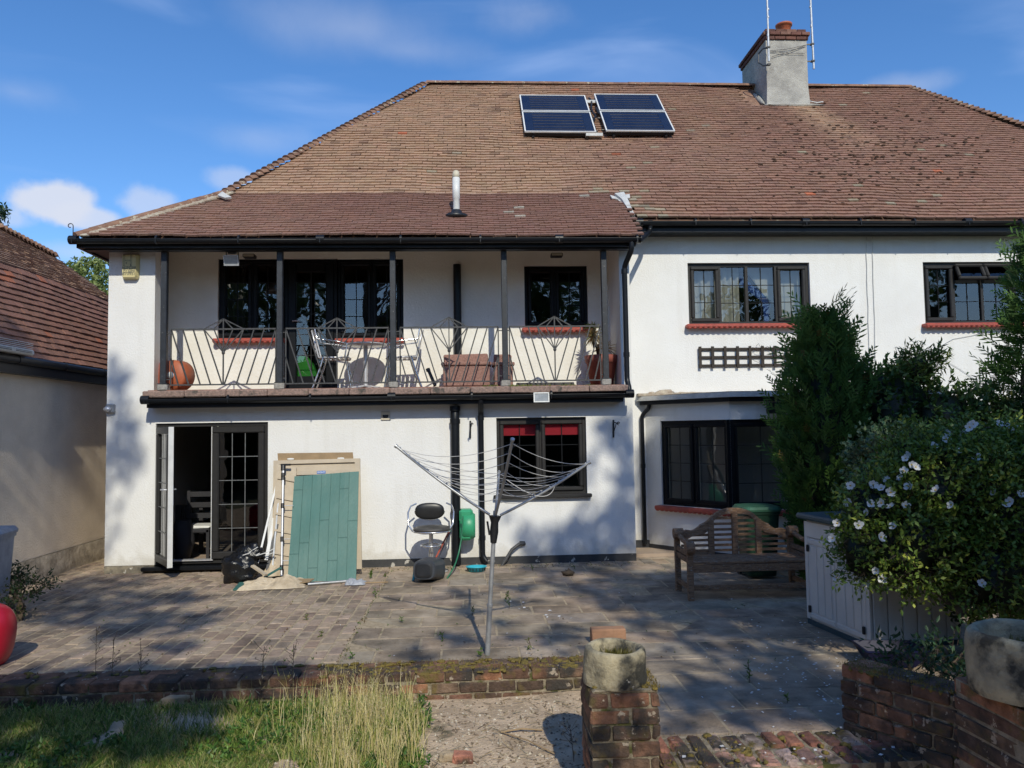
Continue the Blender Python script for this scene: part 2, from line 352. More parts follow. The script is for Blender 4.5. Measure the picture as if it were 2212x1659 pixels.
        for i in range(rings):
            for k in range(seg): fs.append((i*seg+k, (i+1)*seg+k, (i+1)*seg+(k+1) % seg, i*seg+(k+1) % seg))
        return s.add(vs, fs, col, flat)
    def build(s, name, m, parent=None, loc=None, smooth=None):
        o0 = WO[parent.name] if parent else Vector(loc) if loc is not None else Vector((0, 0, 0))
        me = bpy.data.meshes.new(name); me.from_pydata([(p[0]-o0.x, p[1]-o0.y, p[2]-o0.z) for p in s.v], [], s.f)
        ca = me.color_attributes.new('Col', 'FLOAT_COLOR', 'CORNER'); buf = []
        for p, c in zip(me.polygons, s.c): buf.extend((*c, 1)*p.loop_total)
        ca.data.foreach_set('color', buf)
        me.polygons.foreach_set('use_smooth', s.sm if smooth is None else [smooth]*len(s.f))
        me.materials.append(m); me.update()
        o = bpy.data.objects.new(name, me); sc.collection.objects.link(o)
        if parent: o.parent = parent; WO[o.name] = o0.copy()
        else: o.location = o0; WO[o.name] = o0.copy()
        return o
def single(b, name, m, label, cat, loc, group=None): return meta(b.build(name, m, None, loc), label, cat, group)
def copy_tree(o, parent=None):
    c = o.copy(); sc.collection.objects.link(c); c.parent = parent
    WO[c.name] = WO.get(o.name, Vector((0, 0, 0))).copy()
    for ch in list(o.children): copy_tree(ch, c)
    return c
def jc(c, a=.15, g=None):
    k = 1+random.uniform(-a, a); return (c[0]*k*(1+random.uniform(-.04, .04)), c[1]*k, c[2]*k*(1+random.uniform(-.04, .04)))
def text_mesh(txt, size, name, m, parent, origin, bold=0.0, w=1.0, xdir=Vector((1, 0, 0)), ydir=Vector((0, 0, 1))):
    cu = bpy.data.curves.new('lettering', 'FONT'); cu.body = txt; cu.size = size; cu.extrude = .0006; cu.align_x = 'CENTER'; cu.offset = bold
    ob = bpy.data.objects.new('lettering', cu); sc.collection.objects.link(ob)
    dg = bpy.context.evaluated_depsgraph_get(); dg.update()
    me = bpy.data.meshes.new_from_object(ob.evaluated_get(dg)); bpy.data.objects.remove(ob)
    b = B(); zd = xdir.cross(ydir)
    b.add([Vector(origin)+xdir*(v.co.x*w)+ydir*v.co.y+zd*v.co.z for v in me.vertices], [tuple(p.vertices) for p in me.polygons])
    bpy.data.meshes.remove(me); return b.build(name, m, parent)
# ================================================================== HOUSE
YW, YR = 10.15, 10.95                       # front of the ground floor block / main wall (also the back of the balcony)
house = thing('house', 'white rendered house with brown tiled roof, black iron balcony and charcoal windows', 'house', (-1.2, YW, 0))
XL, XR = -4.66, 2.15                        # block left and right
XE = 9.6                                    # right end of the house, outside the picture
def xz(u, v, Y): p = at(u, v, Y); return p.x, p.z
def rect(u0, v0, u1, v1, Y):
    a = at(u0, v0, Y); b = at(u1, v1, Y); return a.x, b.x, b.z, a.z      # x0, x1, z0, z1
def sheet(b, x0, x1, z0, z1, Y, holes=(), depth=.12, mx=None, col=(1, 1, 1), thick=.25):
    """wall standing in the plane y = Y with openings and their reveals"""
    T = (lambda p: mx @ Vector(p)) if mx else (lambda p: Vector(p))
    xs = sorted({x0, x1, *[h[0] for h in holes], *[h[1] for h in holes]}); zs = sorted({z0, z1, *[h[2] for h in holes], *[h[3] for h in holes]})
    def inh(x, z): return any(h[0] < x < h[1] and h[2] < z < h[3] for h in holes)
    for i in range(len(xs)-1):
        for j in range(len(zs)-1):
            a, c, d, e = xs[i], xs[i+1], zs[j], zs[j+1]
            if inh((a+c)/2, (d+e)/2): continue
            b.add([T(p) for p in ((a, Y, d), (c, Y, d), (c, Y, e), (a, Y, e))], [(0, 1, 2, 3)], col)
            b.add([T(p) for p in ((a, Y+thick, d), (c, Y+thick, d), (c, Y+thick, e), (a, Y+thick, e))], [(3, 2, 1, 0)], col)
    for (a, c, d, e) in list(holes):
        for q in (((a, d), (a, e)), ((c, e), (c, d)), ((a, e), (c, e)), ((c, d), (a, d))):
            (p0, p1) = q
            b.add([T(p) for p in ((p0[0], Y, p0[1]), (p1[0], Y, p1[1]), (p1[0], Y+thick, p1[1]), (p0[0], Y+thick, p0[1]))], [(0, 1, 2, 3)], col)
    for q in (((x0, z0), (x0, z1)), ((x1, z1), (x1, z0)), ((x0, z1), (x1, z1)), ((x1, z0), (x0, z0))):
        (p0, p1) = q
        b.add([T(p) for p in ((p0[0], Y, p0[1]), (p1[0], Y, p1[1]), (p1[0], Y+thick, p1[1]), (p0[0], Y+thick, p0[1]))], [(3, 2, 1, 0)], col)

# openings
DOOR = list(rect(337, 915, 578, 1228, YW)); DOOR[2] = .02
WLOW = rect(1072, 903, 1269, 1066, YW)
BDL = rect(471, 559, 612, 731, YR); BDR = rect(728, 559, 872, 731, YR); BDOOR = (BDL[1], BDR[0], 2.37, BDL[3])
BWIN = rect(1132, 574, 1271, 708, YR)
W3 = rect(1485, 568, 1753, 699, YR); W4 = rect(1993, 566, 2262, 697, YR)
ZF = 2.31                                   # balcony floor
# -- ground floor wall
b = B()
sheet(b, XL, XR, .095, 2.30, YW, [(DOOR[0], DOOR[1], .095, DOOR[3]), WLOW])
x1 = at(334, 700, YW).x; b.box(XL, x1, YW, YW+.28, 2.30, 4.34)
b.build('ground_floor_wall', M_render, house)
b = B()                                     # footing and black painted plinth under it
b.box(XL, DOOR[0], YW-.012, YW+.24, -.2, .09); b.box(DOOR[0], DOOR[1], YW+.02, YW+.24, -.2, .02)
b.build('crumbling_footing', M_foot, house)
b = B(); b.box(DOOR[1]+.002, XR, YW-.014, YW+.24, -.2, .09); b.build('black_plinth', M_plinth, house)
b = B()                                     # side walls of the block
b.box(XL, XL+.002, YW+.254, 14.5, -.2, 4.1); b.build('side_wall', M_render, house)
b = B(); b.box(XR-.2, XR-.002, YW+.254, YR-.002, -.2, 2.09); b.build('side_wall', M_render, house)
b = B()                                     # pier that carries the roof at the left corner
x0 = at(1339, 650, YW).x
b.box(x0, XR, YW+.002, YR-.002, 2.304, 4.36); b.build('end_pier', M_render, house)
# -- main wall (back wall of the balcony and the right hand part)
b = B()
sheet(b, XL+.003, x0, ZF, 4.37, YR, [BDL, BDR, (BDOOR[0], BDOOR[1], ZF+.001, BDOOR[3]), BWIN]); b.build('balcony_back_wall', M_renderB, house)
b = B()
sheet(b, XR-.14, XE, .15, 4.75, YR+.001, [W3, W4]); b.build('main_wall', M_render, house)
b = B(); b.box(XR+.002, 2.62, YR-.02, YR+.2, -.1, .148); b.build('black_plinth', M_plinthD, house)
# -- rooms behind the glass
b = B()
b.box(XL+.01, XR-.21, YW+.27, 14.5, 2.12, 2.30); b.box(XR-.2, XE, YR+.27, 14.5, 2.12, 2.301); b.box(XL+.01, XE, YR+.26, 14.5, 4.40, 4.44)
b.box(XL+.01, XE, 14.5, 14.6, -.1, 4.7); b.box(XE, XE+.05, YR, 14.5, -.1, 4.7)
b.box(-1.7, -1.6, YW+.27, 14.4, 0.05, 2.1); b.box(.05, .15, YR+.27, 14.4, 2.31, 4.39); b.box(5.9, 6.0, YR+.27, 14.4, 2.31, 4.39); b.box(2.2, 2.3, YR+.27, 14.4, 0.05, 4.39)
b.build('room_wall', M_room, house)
b = B(); b.box(XL+.02, XE, YW+.25, 14.4, .0, .045); b.build('room_floor', M_roomfloor, house)

# -- windows
def window(parent, mx, w, h, cols, fr=.045, mf=None, mg=None, sillm=None, sill_over=.04, rec=.05, bars=.006, name='window', head=0, red=None, bar_m=None):
    """cols: (x0, x1, kind, nx, nz) as fractions; local frame x along, y inwards, z up"""
    mf = mf or M_frame; mg = mg or M_glass
    o = B(); o.box(0, w, rec, rec+.07, 0, fr, mx=mx); o.box(0, w, rec, rec+.07, h-fr, h, mx=mx)
    o.box(0, fr, rec+.001, rec+.069, fr, h-fr, mx=mx); o.box(w-fr, w, rec+.001, rec+.069, fr, h-fr, mx=mx)
    g = B(); l = B(); vents = []
    for i, (a, c, kind, nx, nz) in enumerate(cols):
        X0 = fr*.8+a*(w-1.6*fr); X1 = fr*.8+c*(w-1.6*fr); Z0 = fr; Z1 = h-fr
        if i: o.box(X0-fr*.45, X0+fr*.45, rec+.002, rec+.066, fr, h-fr, mx=mx)
        s = .052 if kind in ('sash', 'door') else .012
        if kind == 'vent': vents.append((X0, X1, Z0, Z1)); Z1 = Z0+(Z1-Z0)*.70; o.box(X0+.02, X1-.02, rec+.003, rec+.06, Z1-.012, Z1+.028, mx=mx)
        X0 += fr*.3; X1 -= fr*.3
        if kind in ('sash', 'door'):          # raised sash frame with a bevel
            for (p, q, r_, t) in ((X0, X1, Z0, Z0+s), (X0, X1, Z1-s, Z1), (X0, X0+s, Z0+s, Z1-s), (X1-s, X1, Z0+s, Z1-s)):
                o.bbox((p+q)/2, rec-.002, (r_+t)/2, q-p, .05, t-r_, .012, mx=mx)
        A0, A1, C0, C1 = X0+s, X1-s, Z0+s*.9, Z1-s*.9
        g.add([mx @ Vector(p) for p in ((A0, rec+.03, C0), (A1, rec+.03, C0), (A1, rec+.03, C1), (A0, rec+.03, C1))], [(0, 1, 2, 3)])
        for k in range(1, nx): x = A0+(A1-A0)*k/nx; l.box(x-bars, x+bars, rec+.024, rec+.029, C0, C1, mx=mx)
        for k in range(1, nz): z = C0+(C1-C0)*k/nz; l.box(A0, A1, rec+.0235, rec+.0285, z-bars*.85, z+bars*.85, mx=mx)
    wo = o.build(name, mf, parent)
    g.build('pane', mg, wo); l.build('glazing_bar', bar_m or M_frameD, wo)
    for (X0, X1, Z0, Z1) in vents:            # top hung lights standing open
        zt = Z1+.01; zb = Z0+(Z1-Z0)*.68; H = zt-zb
        R = mx @ Matrix.Translation((0, rec-.01, zt)) @ Matrix.Rotation(rad(-24), 4, 'X') @ Matrix.Translation((0, 0, -H)); e = B()
        s = .05; X0 += .004; X1 -= .004
        for (p, q, r_, t) in ((X0, X1, 0, s), (X0, X1, H-s, H), (X0, X0+s, s, H-s), (X1-s, X1, s, H-s)): e.bbox((p+q)/2, -.015, (r_+t)/2, q-p, .055, t-r_, .014, mx=R)
        e.build('opening_light', mf, wo)
        e = B(); e.add([R @ Vector(p) for p in ((X0+s, -.012, s), (X1-s, -.012, s), (X1-s, -.012, H-s), (X0+s, -.012, H-s))], [(0, 1, 2, 3)]); e.box((X0+X1)/2-.004, (X0+X1)/2+.004, -.016, -.0125, s, H-s, mx=R); e.build('opening_light_pane', M_glassD, wo)
    if red is not None:                       # red tile sill with a scalloped lower edge
        s = B(); x0, x1 = -red, w+red; s.bbox((x0+x1)/2, -.03, -.030, x1-x0, .18, .052, .012, mx=mx)
        n = max(4, int((x1-x0)/.075)); st = (x1-x0)/n
        for k in range(n): s.blob(mx @ Vector((x0+st*(k+.5), -.085, -.056)), st*.47, .035, .022, 8, 5)
        s.build('sill', M_redsill, wo)
    elif sillm is not None:
        s = B(); s.bbox(w/2, 0, -.018, w+2*sill_over, .16, .045, .008, mx=mx); s.build('sill', sillm, wo)
    return wo
def T(x, y, z): return Matrix.Translation((x, y, z))
w = window(house, T(W3[0], YR, W3[2]), W3[1]-W3[0], W3[3]-W3[2], [(0, .255, 'sash', 2, 3), (.255, .487, 'fix', 2, 3), (.487, .74, 'fix', 2, 3), (.74, 1, 'sash', 2, 3)], red=.06)
w['label'] = 'four light window with cream curtains and red sill over the trellis'
w = window(house, T(W4[0], YR, W4[2]), W4[1]-W4[0], W4[3]-W4[2], [(0, .25, 'sash', 2, 3), (.25, .495, 'vent', 2, 2), (.495, .745, 'vent', 2, 2), (.745, 1, 'sash', 2, 3)], red=.06)
w['label'] = 'window at the right with two top lights standing open'
window(house, T(WLOW[0], YW, WLOW[2]), WLOW[1]-WLOW[0], WLOW[3]-WLOW[2], [(0, .49, 'sash', 2, 3), (.49, 1, 'sash', 2, 3)], sillm=M_frame, sill_over=.05, mg=M_glass, fr=.04)
window(house, T(BWIN[0], YR, BWIN[2]), BWIN[1]-BWIN[0], BWIN[3]-BWIN[2], [(0, .48, 'sash', 1, 1), (.48, 1, 'sash', 2, 3)], red=.05, mf=M_frameD, mg=M_glass)
window(house, T(BDL[0], YR, BDL[2]), BDL[1]-BDL[0], BDL[3]-BDL[2], [(0, .52, 'sash', 2, 4), (.52, 1, 'sash', 2, 4)], red=.04, mf=M_frameD, fr=.04)
window(house, T(BDR[0], YR, BDR[2]), BDR[1]-BDR[0], BDR[3]-BDR[2], [(0, .52, 'sash', 2, 4), (.52, 1, 'sash', 2, 4)], red=.02, mf=M_frameD, fr=.04)
# balcony door
d = B(); X0, X1, Z0, Z1 = BDOOR
for q in ((X0+.001, X0+.05, Z0, Z1), (X1-.05, X1-.001, Z0, Z1), (X0+.05, X1-.05, Z1-.06, Z1), (X0+.05, X1-.05, Z0, Z0+.05)): d.box(q[0], q[1], YR+.05, YR+.12, q[2], q[3])
for q in ((X0+.05, X0+.17, Z0+.05, Z1-.06), (X1-.17, X1-.05, Z0+.05, Z1-.06), (X0+.17, X1-.17, Z1-.19, Z1-.06), (X0+.17, X1-.17, Z0+.05, Z0+.17)): d.bbox((q[0]+q[1])/2, YR+.065, (q[2]+q[3])/2, q[1]-q[0], .06, q[3]-q[2], .012)
d = d.build('balcony_door', M_frameD, house)
e = B(); e.add([(X0+.17, YR+.06, Z0+.17), (X1-.17, YR+.06, Z0+.17), (X1-.17, YR+.06, Z1-.19), (X0+.17, YR+.06, Z1-.19)], [(0, 1, 2, 3)]); e.build('pane', M_glass, d)
e = B(); n = 5
e.box((X0+X1)/2-.005, (X0+X1)/2+.005, YR+.052, YR+.058, Z0+.17, Z1-.19)
for k in range(1, n): z = Z0+.17+(Z1-Z0-.36)*k/n; e.box(X0+.17, X1-.17, YR+.0515, YR+.0575, z-.004, z+.004)
e.build('glazing_bar', M_frame, d)
e = B(); e.tube([(X0+.13, YR+.03, Z0+.95), (X0+.13, YR-.01, Z0+.95), (X0+.23, YR-.012, Z0+.95)], .009, 8); e.build('handle', M_alu, d)
e = B(); e.box(X0-.04, X1+.04, YR-.13, YR+.05, ZF+.002, ZF+.05); e.build('door_step', M_frame, house)

# garden door: outer frame, closed leaf, open leaf
X0, X1, Z0, Z1 = DOOR
fr = B(); Y = YW+.03
for q in ((X0, X0+.045, Z0+.11, Z1), (X1-.045, X1, Z0+.11, Z1), (X0+.045, X1-.045, Z1-.045, Z1), (X0, X1, Z0+.06, Z0+.11)): fr.box(q[0], q[1], Y, Y+.08, q[2], q[3])
fr = fr.build('garden_door_frame', M_frame, house)
s = B(); s.bbox((X0+X1)/2-.06, YW-.03, Z0+.035, X1-X0+.14, .16, .05, .01); s.build('door_sill', M_frameD, fr)
s = B(); s.box(X0+.05, at(460, 1100, YW).x, YW+.0, YW+.10, Z0+.112, Z0+.125); s.build('threshold', M_alu, fr)
def leaf(mx, w, h, nx, nz, name):
    s = .085; l = B()
    for q in ((0, w, 0, s+.01), (0, w, h-s, h), (0, s, s+.01, h-s), (w-s, w, s+.01, h-s)): l.bbox((q[0]+q[1])/2, 0, (q[2]+q[3])/2, q[1]-q[0], .062, q[3]-q[2], .013, mx=mx)
    l = l.build(name, M_frame, house)
    g = B(); g.add([mx @ Vector(p) for p in ((s, 0, s+.01), (w-s, 0, s+.01), (w-s, 0, h-s), (s, 0, h-s))], [(0, 1, 2, 3)]); g.build('pane', M_glassD, l)
    g = B()
    for k in range(1, nx): x = s+(w-2*s)*k/nx; g.box(x-.0045, x+.0045, -.010, -.0045, s, h-s, mx=mx)
    for k in range(1, nz): z = s+(h-2*s)*k/nz; g.box(s, w-s, -.0105, -.005, z-.0045, z+.0045, mx=mx)
    g.build('glazing_bar', M_lead, l); return l
xm = at(457, 1100, YW).x; zb = Z0+.125; hh = Z1-.05-zb
l = leaf(T(xm, YW+.03, zb), X1-.045-xm, hh, 3, 5, 'garden_door'); l['label'] = 'closed leaf of the garden door'
e = B(); e.box(xm-.008, xm, YW+.0, YW+.05, zb, zb+hh); e.build('edge_strip', M_white, l)
pf = at(366, 1228, 9.60); hx = X0+.035
ang = math.atan2(9.60-(YW-.01), pf.x-hx); wl = math.hypot(9.60-(YW-.01), pf.x-hx)
mxo = T(hx, YW-.01, zb) @ Matrix.Rotation(ang, 4, 'Z')
l = leaf(mxo, wl, hh, 3, 5, 'garden_door'); l['label'] = 'open leaf of the garden door swung out edge on'
e = B(); e.box(wl, wl+.008, -.028, .032, 0, hh, mx=mxo); e.build('edge_strip', M_white, l)
e = B(); e.box(wl-.07, wl-.03, .032, .045, hh*.44, hh*.58, mx=mxo); e.tube([mxo @ Vector(p) for p in ((wl-.05, .03, hh*.55), (wl-.05, .075, hh*.55), (wl-.13, .08, hh*.55))], .009); e.tube([mxo @ Vector(p) for p in ((wl-.05, -.03, hh*.55), (wl-.05, -.075, hh*.55), (wl-.13, -.08, hh*.55))], .009)
e.build('handle', M_alu, l)

# -- balcony slab, posts, railings
YB = 9.93
bx0, bx1 = at(312, 845, YB).x, at(1356, 838, YB).x
s = B(); s.box(bx0+.03, bx1-.03, YB+.03, YR, 2.20, ZF); s.build('balcony_floor', M_redfloor, house)
s = B(); n = 12
for i in range(n):                          # coping in slightly uneven lengths
    a = bx0+(bx1-bx0)*i/n; c = bx0+(bx1-bx0)*(i+1)/n; s.bbox((a+c)/2, YB+.03+random.uniform(-.003, .003), 2.255+random.uniform(-.003, .003), c-a-.004, .2, .085, .012, jit=.002)
s.build('coping', M_conc, house)
s = B(); s.box(bx0+.03, bx1-.06, YB+.0, YB+.22, 2.085, 2.21); s.build('fascia', M_black, house)
def gutter(x0, x1, Y, z, parent, r=.052, clips=None):
    g = B(); prof = [(math.cos(t)*r, -math.sin(t)*r) for t in [math.pi*k/8 for k in range(9)]]
    vs = []; fs = []
    for x in (x0, x1):
        for (a, c) in prof: vs.append((x, Y-a, z+c))
        for (a, c) in prof[::-1]: vs.append((x, Y-a*.9, z+c*.9))
    n = len(prof)*2
    for k in range(n): fs.append((k, (k+1) % n, n+(k+1) % n, n+k))
    fs += [tuple(range(n)), tuple(range(2*n-1, n-1, -1))]
    g.add(vs, fs, (1, 1, 1), True); g.tube([(x0, Y-r, z), (x1, Y-r, z)], .006, 6)
    k = clips or max(2, int((x1-x0)/.9)); 
    for i in range(k+1):
        x = x0+.05+(x1-x0-.1)*i/k; w = .012 if i % 3 else .05
        g.tube([(x-w, Y, z), (x+w, Y, z)], r*1.07, 14)
        g.box(x-.006, x+.006, Y-r-.004, Y-r+.02, z-.05, z+.01)
    g.cyl((x0-.004, Y, z-.001), (x0+.004, Y, z-.001), r*1.02, 14); g.cyl((x1-.004, Y, z-.001), (x1+.004, Y, z-.001), r*1.02, 14)
    return g.build('gutter', M_black, parent)
gutter(bx0-.01, bx1+.06, YB-.055, 2.185, house)
PU = (355, 605, 849, 1090, 1306); posts = []
for i, u in enumerate(PU):
    x = at(u, 680, YB+.07).x; posts.append(x)
    p = B(); p.bbox(x, YB+.07, (2.39+4.14)/2, .075, .075, 4.14-2.39, .006); p.box(x-.06, x+.06, YB+.015, YB+.125, 2.385, 2.395)
    p = p.build('post', M_post, house)
    q = B(); q.bbox(x, YB+.075, 2.345, .125, .125, .09, .015, jit=.004); q.build('post_footing', M_grey_conc, p)
def rail_panel(x0, x1, z0, z1, Y):
    W = x1-x0; H = z1-z0; P = lambda a, c, dy=0: (x0+a*W, Y+dy, z0+c*H); r = B(); t = .0155
    def br(a, c, t=t): r.bar(P(*a), P(*c), t, t)
    br((0, 1), (1, 1), .018); br((0, 0), (1, 0), .018); br((0, 0), (0, 1)); br((1, 0), (1, 1))
    m = .497
    for a in (0, .11, .208, .309):
        br((a, 1), (a+.17 if a < .3 else m-.01, 0)); br((1-a, 1), (1-a-.17 if a < .3 else m+.01, 0))
    br((0, .48), (.072, 0)); br((1, .48), (.928, 0))
    top = (.309, .405, m, .59, .69)
    for a in top: r.bar(P(m, 1.185), P(a, 1.0), .013); r.bar(P(a, 1.0), P(m, .575), .013)
    br((m, .575), (m, 0), .016); br((m, 1), (m, 1.185))
    r.blob(P(m, .575), .022, .014, .03, 6, 5)
    for sx, a in ((-1, 0), (1, 1)):
        for c in (.1, .93): r.bar(P(a, c), (P(a, c)[0]+sx*.09, Y, P(a, c)[2]), .012)
    o = r.build('railing', M_iron, house); return o
for (u0, u1) in ((370, 596), (617.5, 839), (864, 1076), (1100, 1296)):
    x0_ = at(u0, 709, YB+.07).x; x1_ = at(u1, 709, YB+.07).x; rail_panel(x0_, x1_, at(700, 828, YB+.07).z, at(700, 709, YB+.07).z, YB+.07)
# -- eaves over the balcony
YE = 9.80; ZE = 4.235
exl = at(160, 517, YE).x; exr = at(1382, 515, YE).x
s = B(); s.box(exl+.02, XR+.02, YE+.02, YE+.06, 4.10, 4.22); s.box(exl+.02, exl+.06, YE+.06, 14.5, 4.10, 4.22); s.box(exl+.1, XR, YE+.08, YE+.2, 4.085, 4.20)
s.build('fascia', M_black, house)
s = B(); s.box(exl+.07, XL-.002, YE+.225, 14.4, 4.118, 4.125); s.build('soffit', M_black, house); s = B(); s.box(XL+.01, XR-.01, YE+.26, YR+.02, 4.372, 4.378); s.build('balcony_ceiling', M_vent, house)
gutter(exl-.03, exr+.0, YE-.045, 4.185, house)
# -- eaves of the right hand part
YE2 = 10.60; ZE2 = at(1600, 474, YE2).z
s = B(); s.box(XR-.1, XE, YE2+.03, YE2+.07, ZE2-.17, ZE2-.03); s.build('fascia', M_black, house)
s = B(); s.box(XR-.1, XE, YE2+.071, YR, ZE2-.16, ZE2-.15); s.build('soffit', M_black, house)
gutter(at(1372, 478, YE2).x, XE, YE2-.03, ZE2-.05, house, clips=9)

# -- roof
O1 = Vector((0, YE2, ZE2+.02)); SM = 1.0; N1 = Vector((0, -SM, 1)).normalized(); S1 = Vector((0, 1, SM)).normalized()
RL = atplane(921, 187, O1, N1); RR = atplane(1957, 187, O1, N1); zr = (RL.z+RR.z)/2
RL.z = RR.z = zr; RL.y = RR.y = O1.y+(zr-O1.z)/SM
KL = atplane(490, 416, O1, N1); JR = atplane(1338, 421, O1, N1); zj = (KL.z+JR.z)/2; yj = O1.y+(zj-O1.z)/SM
KL.z = JR.z = zj; KL.y = JR.y = yj
EL = Vector((at(163, 511, YE).x, YE, ZE)); ER = Vector((at(1381, 512, YE).x, YE, ZE))
S2 = Vector((0, yj-YE, zj-ZE)); slope2 = S2.z/S2.y; S2.normalize(); N2 = Vector((0, -S2.z, S2.y))
HR = atplane(2212, 274, O1, N1); dR = (HR-RR); tR = (O1.z-RR.z)/dR.z; CR = RR+dR*tR     # right hip carried down to the eaves
print('roof: slope2', round(slope2, 2), 'ridge', RL, RR, 'kink', KL, JR, 'eaves', EL, ER, 'right corner', CR)
s = B()
sub = lambda p, k=.03: Vector((p.x, p.y+k*.6, p.z-k))
jr0 = Vector((JR.x+.12, O1.y, O1.z))
s.add([sub(p) for p in (KL, JR, RR, RL)], [(0, 1, 2, 3)]); s.add([sub(p) for p in (JR, jr0, CR, RR)], [(0, 1, 2, 3)])
s.add([sub(p) for p in (EL, ER, JR, KL)], [(0, 1, 2, 3)])
bl, br_ = Vector((EL.x, 2*RL.y-YE, ZE)), Vector((CR.x, 2*RL.y-O1.y, O1.z))
s.add([sub(p) for p in (EL, KL, RL, bl)], [(3, 2, 1, 0)]); s.add([RL, RR, br_, bl], [(3, 2, 1, 0)]); s.add([RR, CR, br_], [(0, 1, 2)])
s.add([sub(ER), Vector((ER.x-.03, YE+.1, 4.13)), Vector((ER.x-.03, YR, 4.13)), Vector((JR.x, YR, zj-.03))], [(0, 1, 2, 3)])
roof = s.build('roof', M_hip, house)
def inpoly(p, poly):
    c = False; n = len(poly)
    for i in range(n):
        (x1, y1), (x2, y2) = poly[i], poly[(i+1) % n]
        if (y1 > p[1]) != (y2 > p[1]) and p[0] < (x2-x1)*(p[1]-y1)/(y2-y1)+x1: c = not c
    return c
CHX = (at(1652, 228, 12.7).x, at(1750, 228, 12.7).x)
SAG = lambda x, b_: .05*mnoise.noise(Vector((x*.35, b_*.5, 2)))+.012*mnoise.noise(Vector((x*1.6, b_*1.5, 7)))
def tile_field(O, S, N, poly3, colf, gw=.15, gh=.086, skip=None, seed=1, jit=.004):
    """rows of lapped plain tiles over polygon poly3 on the plane"""
    rn = random.Random(seed); X = S.cross(N).normalized()
    if abs(X.x) > .5 and X.x < 0: X = -X
    P2 = [((p-O).dot(X), (p-O).dot(S)) for p in poly3]
    a0, a1 = min(p[0] for p in P2), max(p[0] for p in P2); b0, b1 = min(p[1] for p in P2), max(p[1] for p in P2)
    t = B(); k = 0; th = .014
    while b0+k*gh < b1:
        bb = b0+k*gh; off = (k % 2)*gw/2+rn.uniform(-.01, .01); i = 0
        while a0+off+(i-1)*gw < a1:
            a = a0+off+(i-1)*gw; i += 1
            if not inpoly((a+gw/2, bb+gh*.5), P2): continue
            if skip and skip(a+gw/2, bb): continue
            w = gw-.004; ja = rn.uniform(-jit, jit); tl = rn.uniform(-.003, .004); j2 = rn.uniform(-.002, .004); w0 = SAG(a, bb); w1 = SAG(a+gw, bb)
            b_ = bb+rn.uniform(-.003, .003)-w0*.0
            q = lambda aa, bbb, h: O+X*aa+S*bbb+N*h
            h0, h1 = .018+tl+w0, .018+tl+j2+w1; L = gh*1.35
            vs = [q(a+ja, b_, h0+th), q(a+ja+w, b_, h1+th), q(a+ja+w, b_+L, h1-.012), q(a+ja, b_+L, h0-.012), q(a+ja, b_, h0-.012), q(a+ja+w, b_, h1-.012)]
            t.add(vs, [(0, 1, 2, 3), (4, 5, 1, 0), (3, 4, 0), (5, 2, 1)], colf(q(a+gw/2, bb, 0), rn))
        k += 1
    return t
def lerp3(a, c, f): f = max(0, min(1, f)); return tuple(a[i]*(1-f)+c[i]*f for i in range(3))
OR, PU_, TAN, GRY = (.41, .265, .175), (.285, .160, .115), (.55, .38, .25), (.33, .28, .20)
chb = atplane(1703, 232, O1, N1)
def col_main(p, rn):
    n = mnoise.noise(Vector((p.x*.55, p.z*.7, 1))); n2 = mnoise.noise(Vector((p.x*2.1, p.z*2.4, 5)))
    f = (p.x+.2)/4.6+n*.35+(5.9-p.z)*.08
    c = lerp3(OR, PU_, f+n2*.25)
    d = p.x-chb.x-.25; e = chb.z-p.z                  # pale runoff below the chimney
    if e > -.1: c = lerp3(c, TAN, max(0, 1-abs(d-e*.42)/(.45+e*.22))*max(0, 1-e/1.5)*.95)
    if p.z < 5.35 and abs(p.x-2.35) < .5 and rn.random() < .25: c = GRY
    if rn.random() < .006: c = GRY
    if rn.random() < .0015: c = (.50, .16, .08)
    if rn.random() < .03: c = (c[0]*.7, c[1]*.68, c[2]*.7)
    return jc(c, .10)
def col_low(p, rn):
    f = (p.x+4)/3; c = lerp3((.30, .175, .13), (.255, .14, .108), f+mnoise.noise(Vector((p.x, p.z*3, 3)))*.8)
    if rn.random() < .006: c = (.42, .39, .33)
    return jc(c, .10)
def skip_main(a, bb):
    return CHX[0]+.03 < a < CHX[1]-.03 and bb > (chb-O1).dot(S1)-.0
poly = [KL, JR, Vector((JR.x+.10, O1.y, O1.z)), Vector((XE+1.5, O1.y, O1.z)), Vector((XE+1.5, O1.y+(zr-O1.z)*.5, (O1.z+zr)/2)), RR, RL]
poly = [KL, JR, Vector((JR.x+.13, O1.y, O1.z)), CR, RR, RL]
t = tile_field(O1+Vector((0, 0, 0)), S1, N1, poly, col_main, skip=skip_main, seed=3); t.build('roof_tiles', M_tile, house)
t = tile_field(Vector((0, YE, ZE)), S2, N2, [EL, ER, JR, KL], col_low, seed=4, jit=.003); t.build('roof_tiles', M_tile, house)
def ridge(p0, p1, n, name, m, r=.085, lap=True, mort=None, dz=.02, cap=1.0, drop=.0):
    t = B(); d = (p1-p0); L = d.length/n; d.normalize(); a = d.cross(Vector((0, 0, 1))).normalized(); up = a.cross(d)
    for i in range(n):
        q0 = p0+d*(L*i)+up*dz; q1 = p0+d*(L*(i+1.06))+up*(dz-.012*drop); r0 = r*random.uniform(.94, 1.06); vs = []; 
        if lap: q0 = q0+up*.02*drop
        for q, rr in ((q0, r0*(1+.10*drop)), (q1, r0*.96)):
            for k in range(9):
                g = math.pi*k/8; vs.append(q+a*math.cos(g)*rr+up*(math.sin(g)*rr*.75*cap-rr*.25))
        t.add(vs, [(k, k+1, k+10, k+9) for k in range(8)]+[tuple(range(8, -1, -1))], (1, 1, 1), False)
    return t.build(name, m, house)
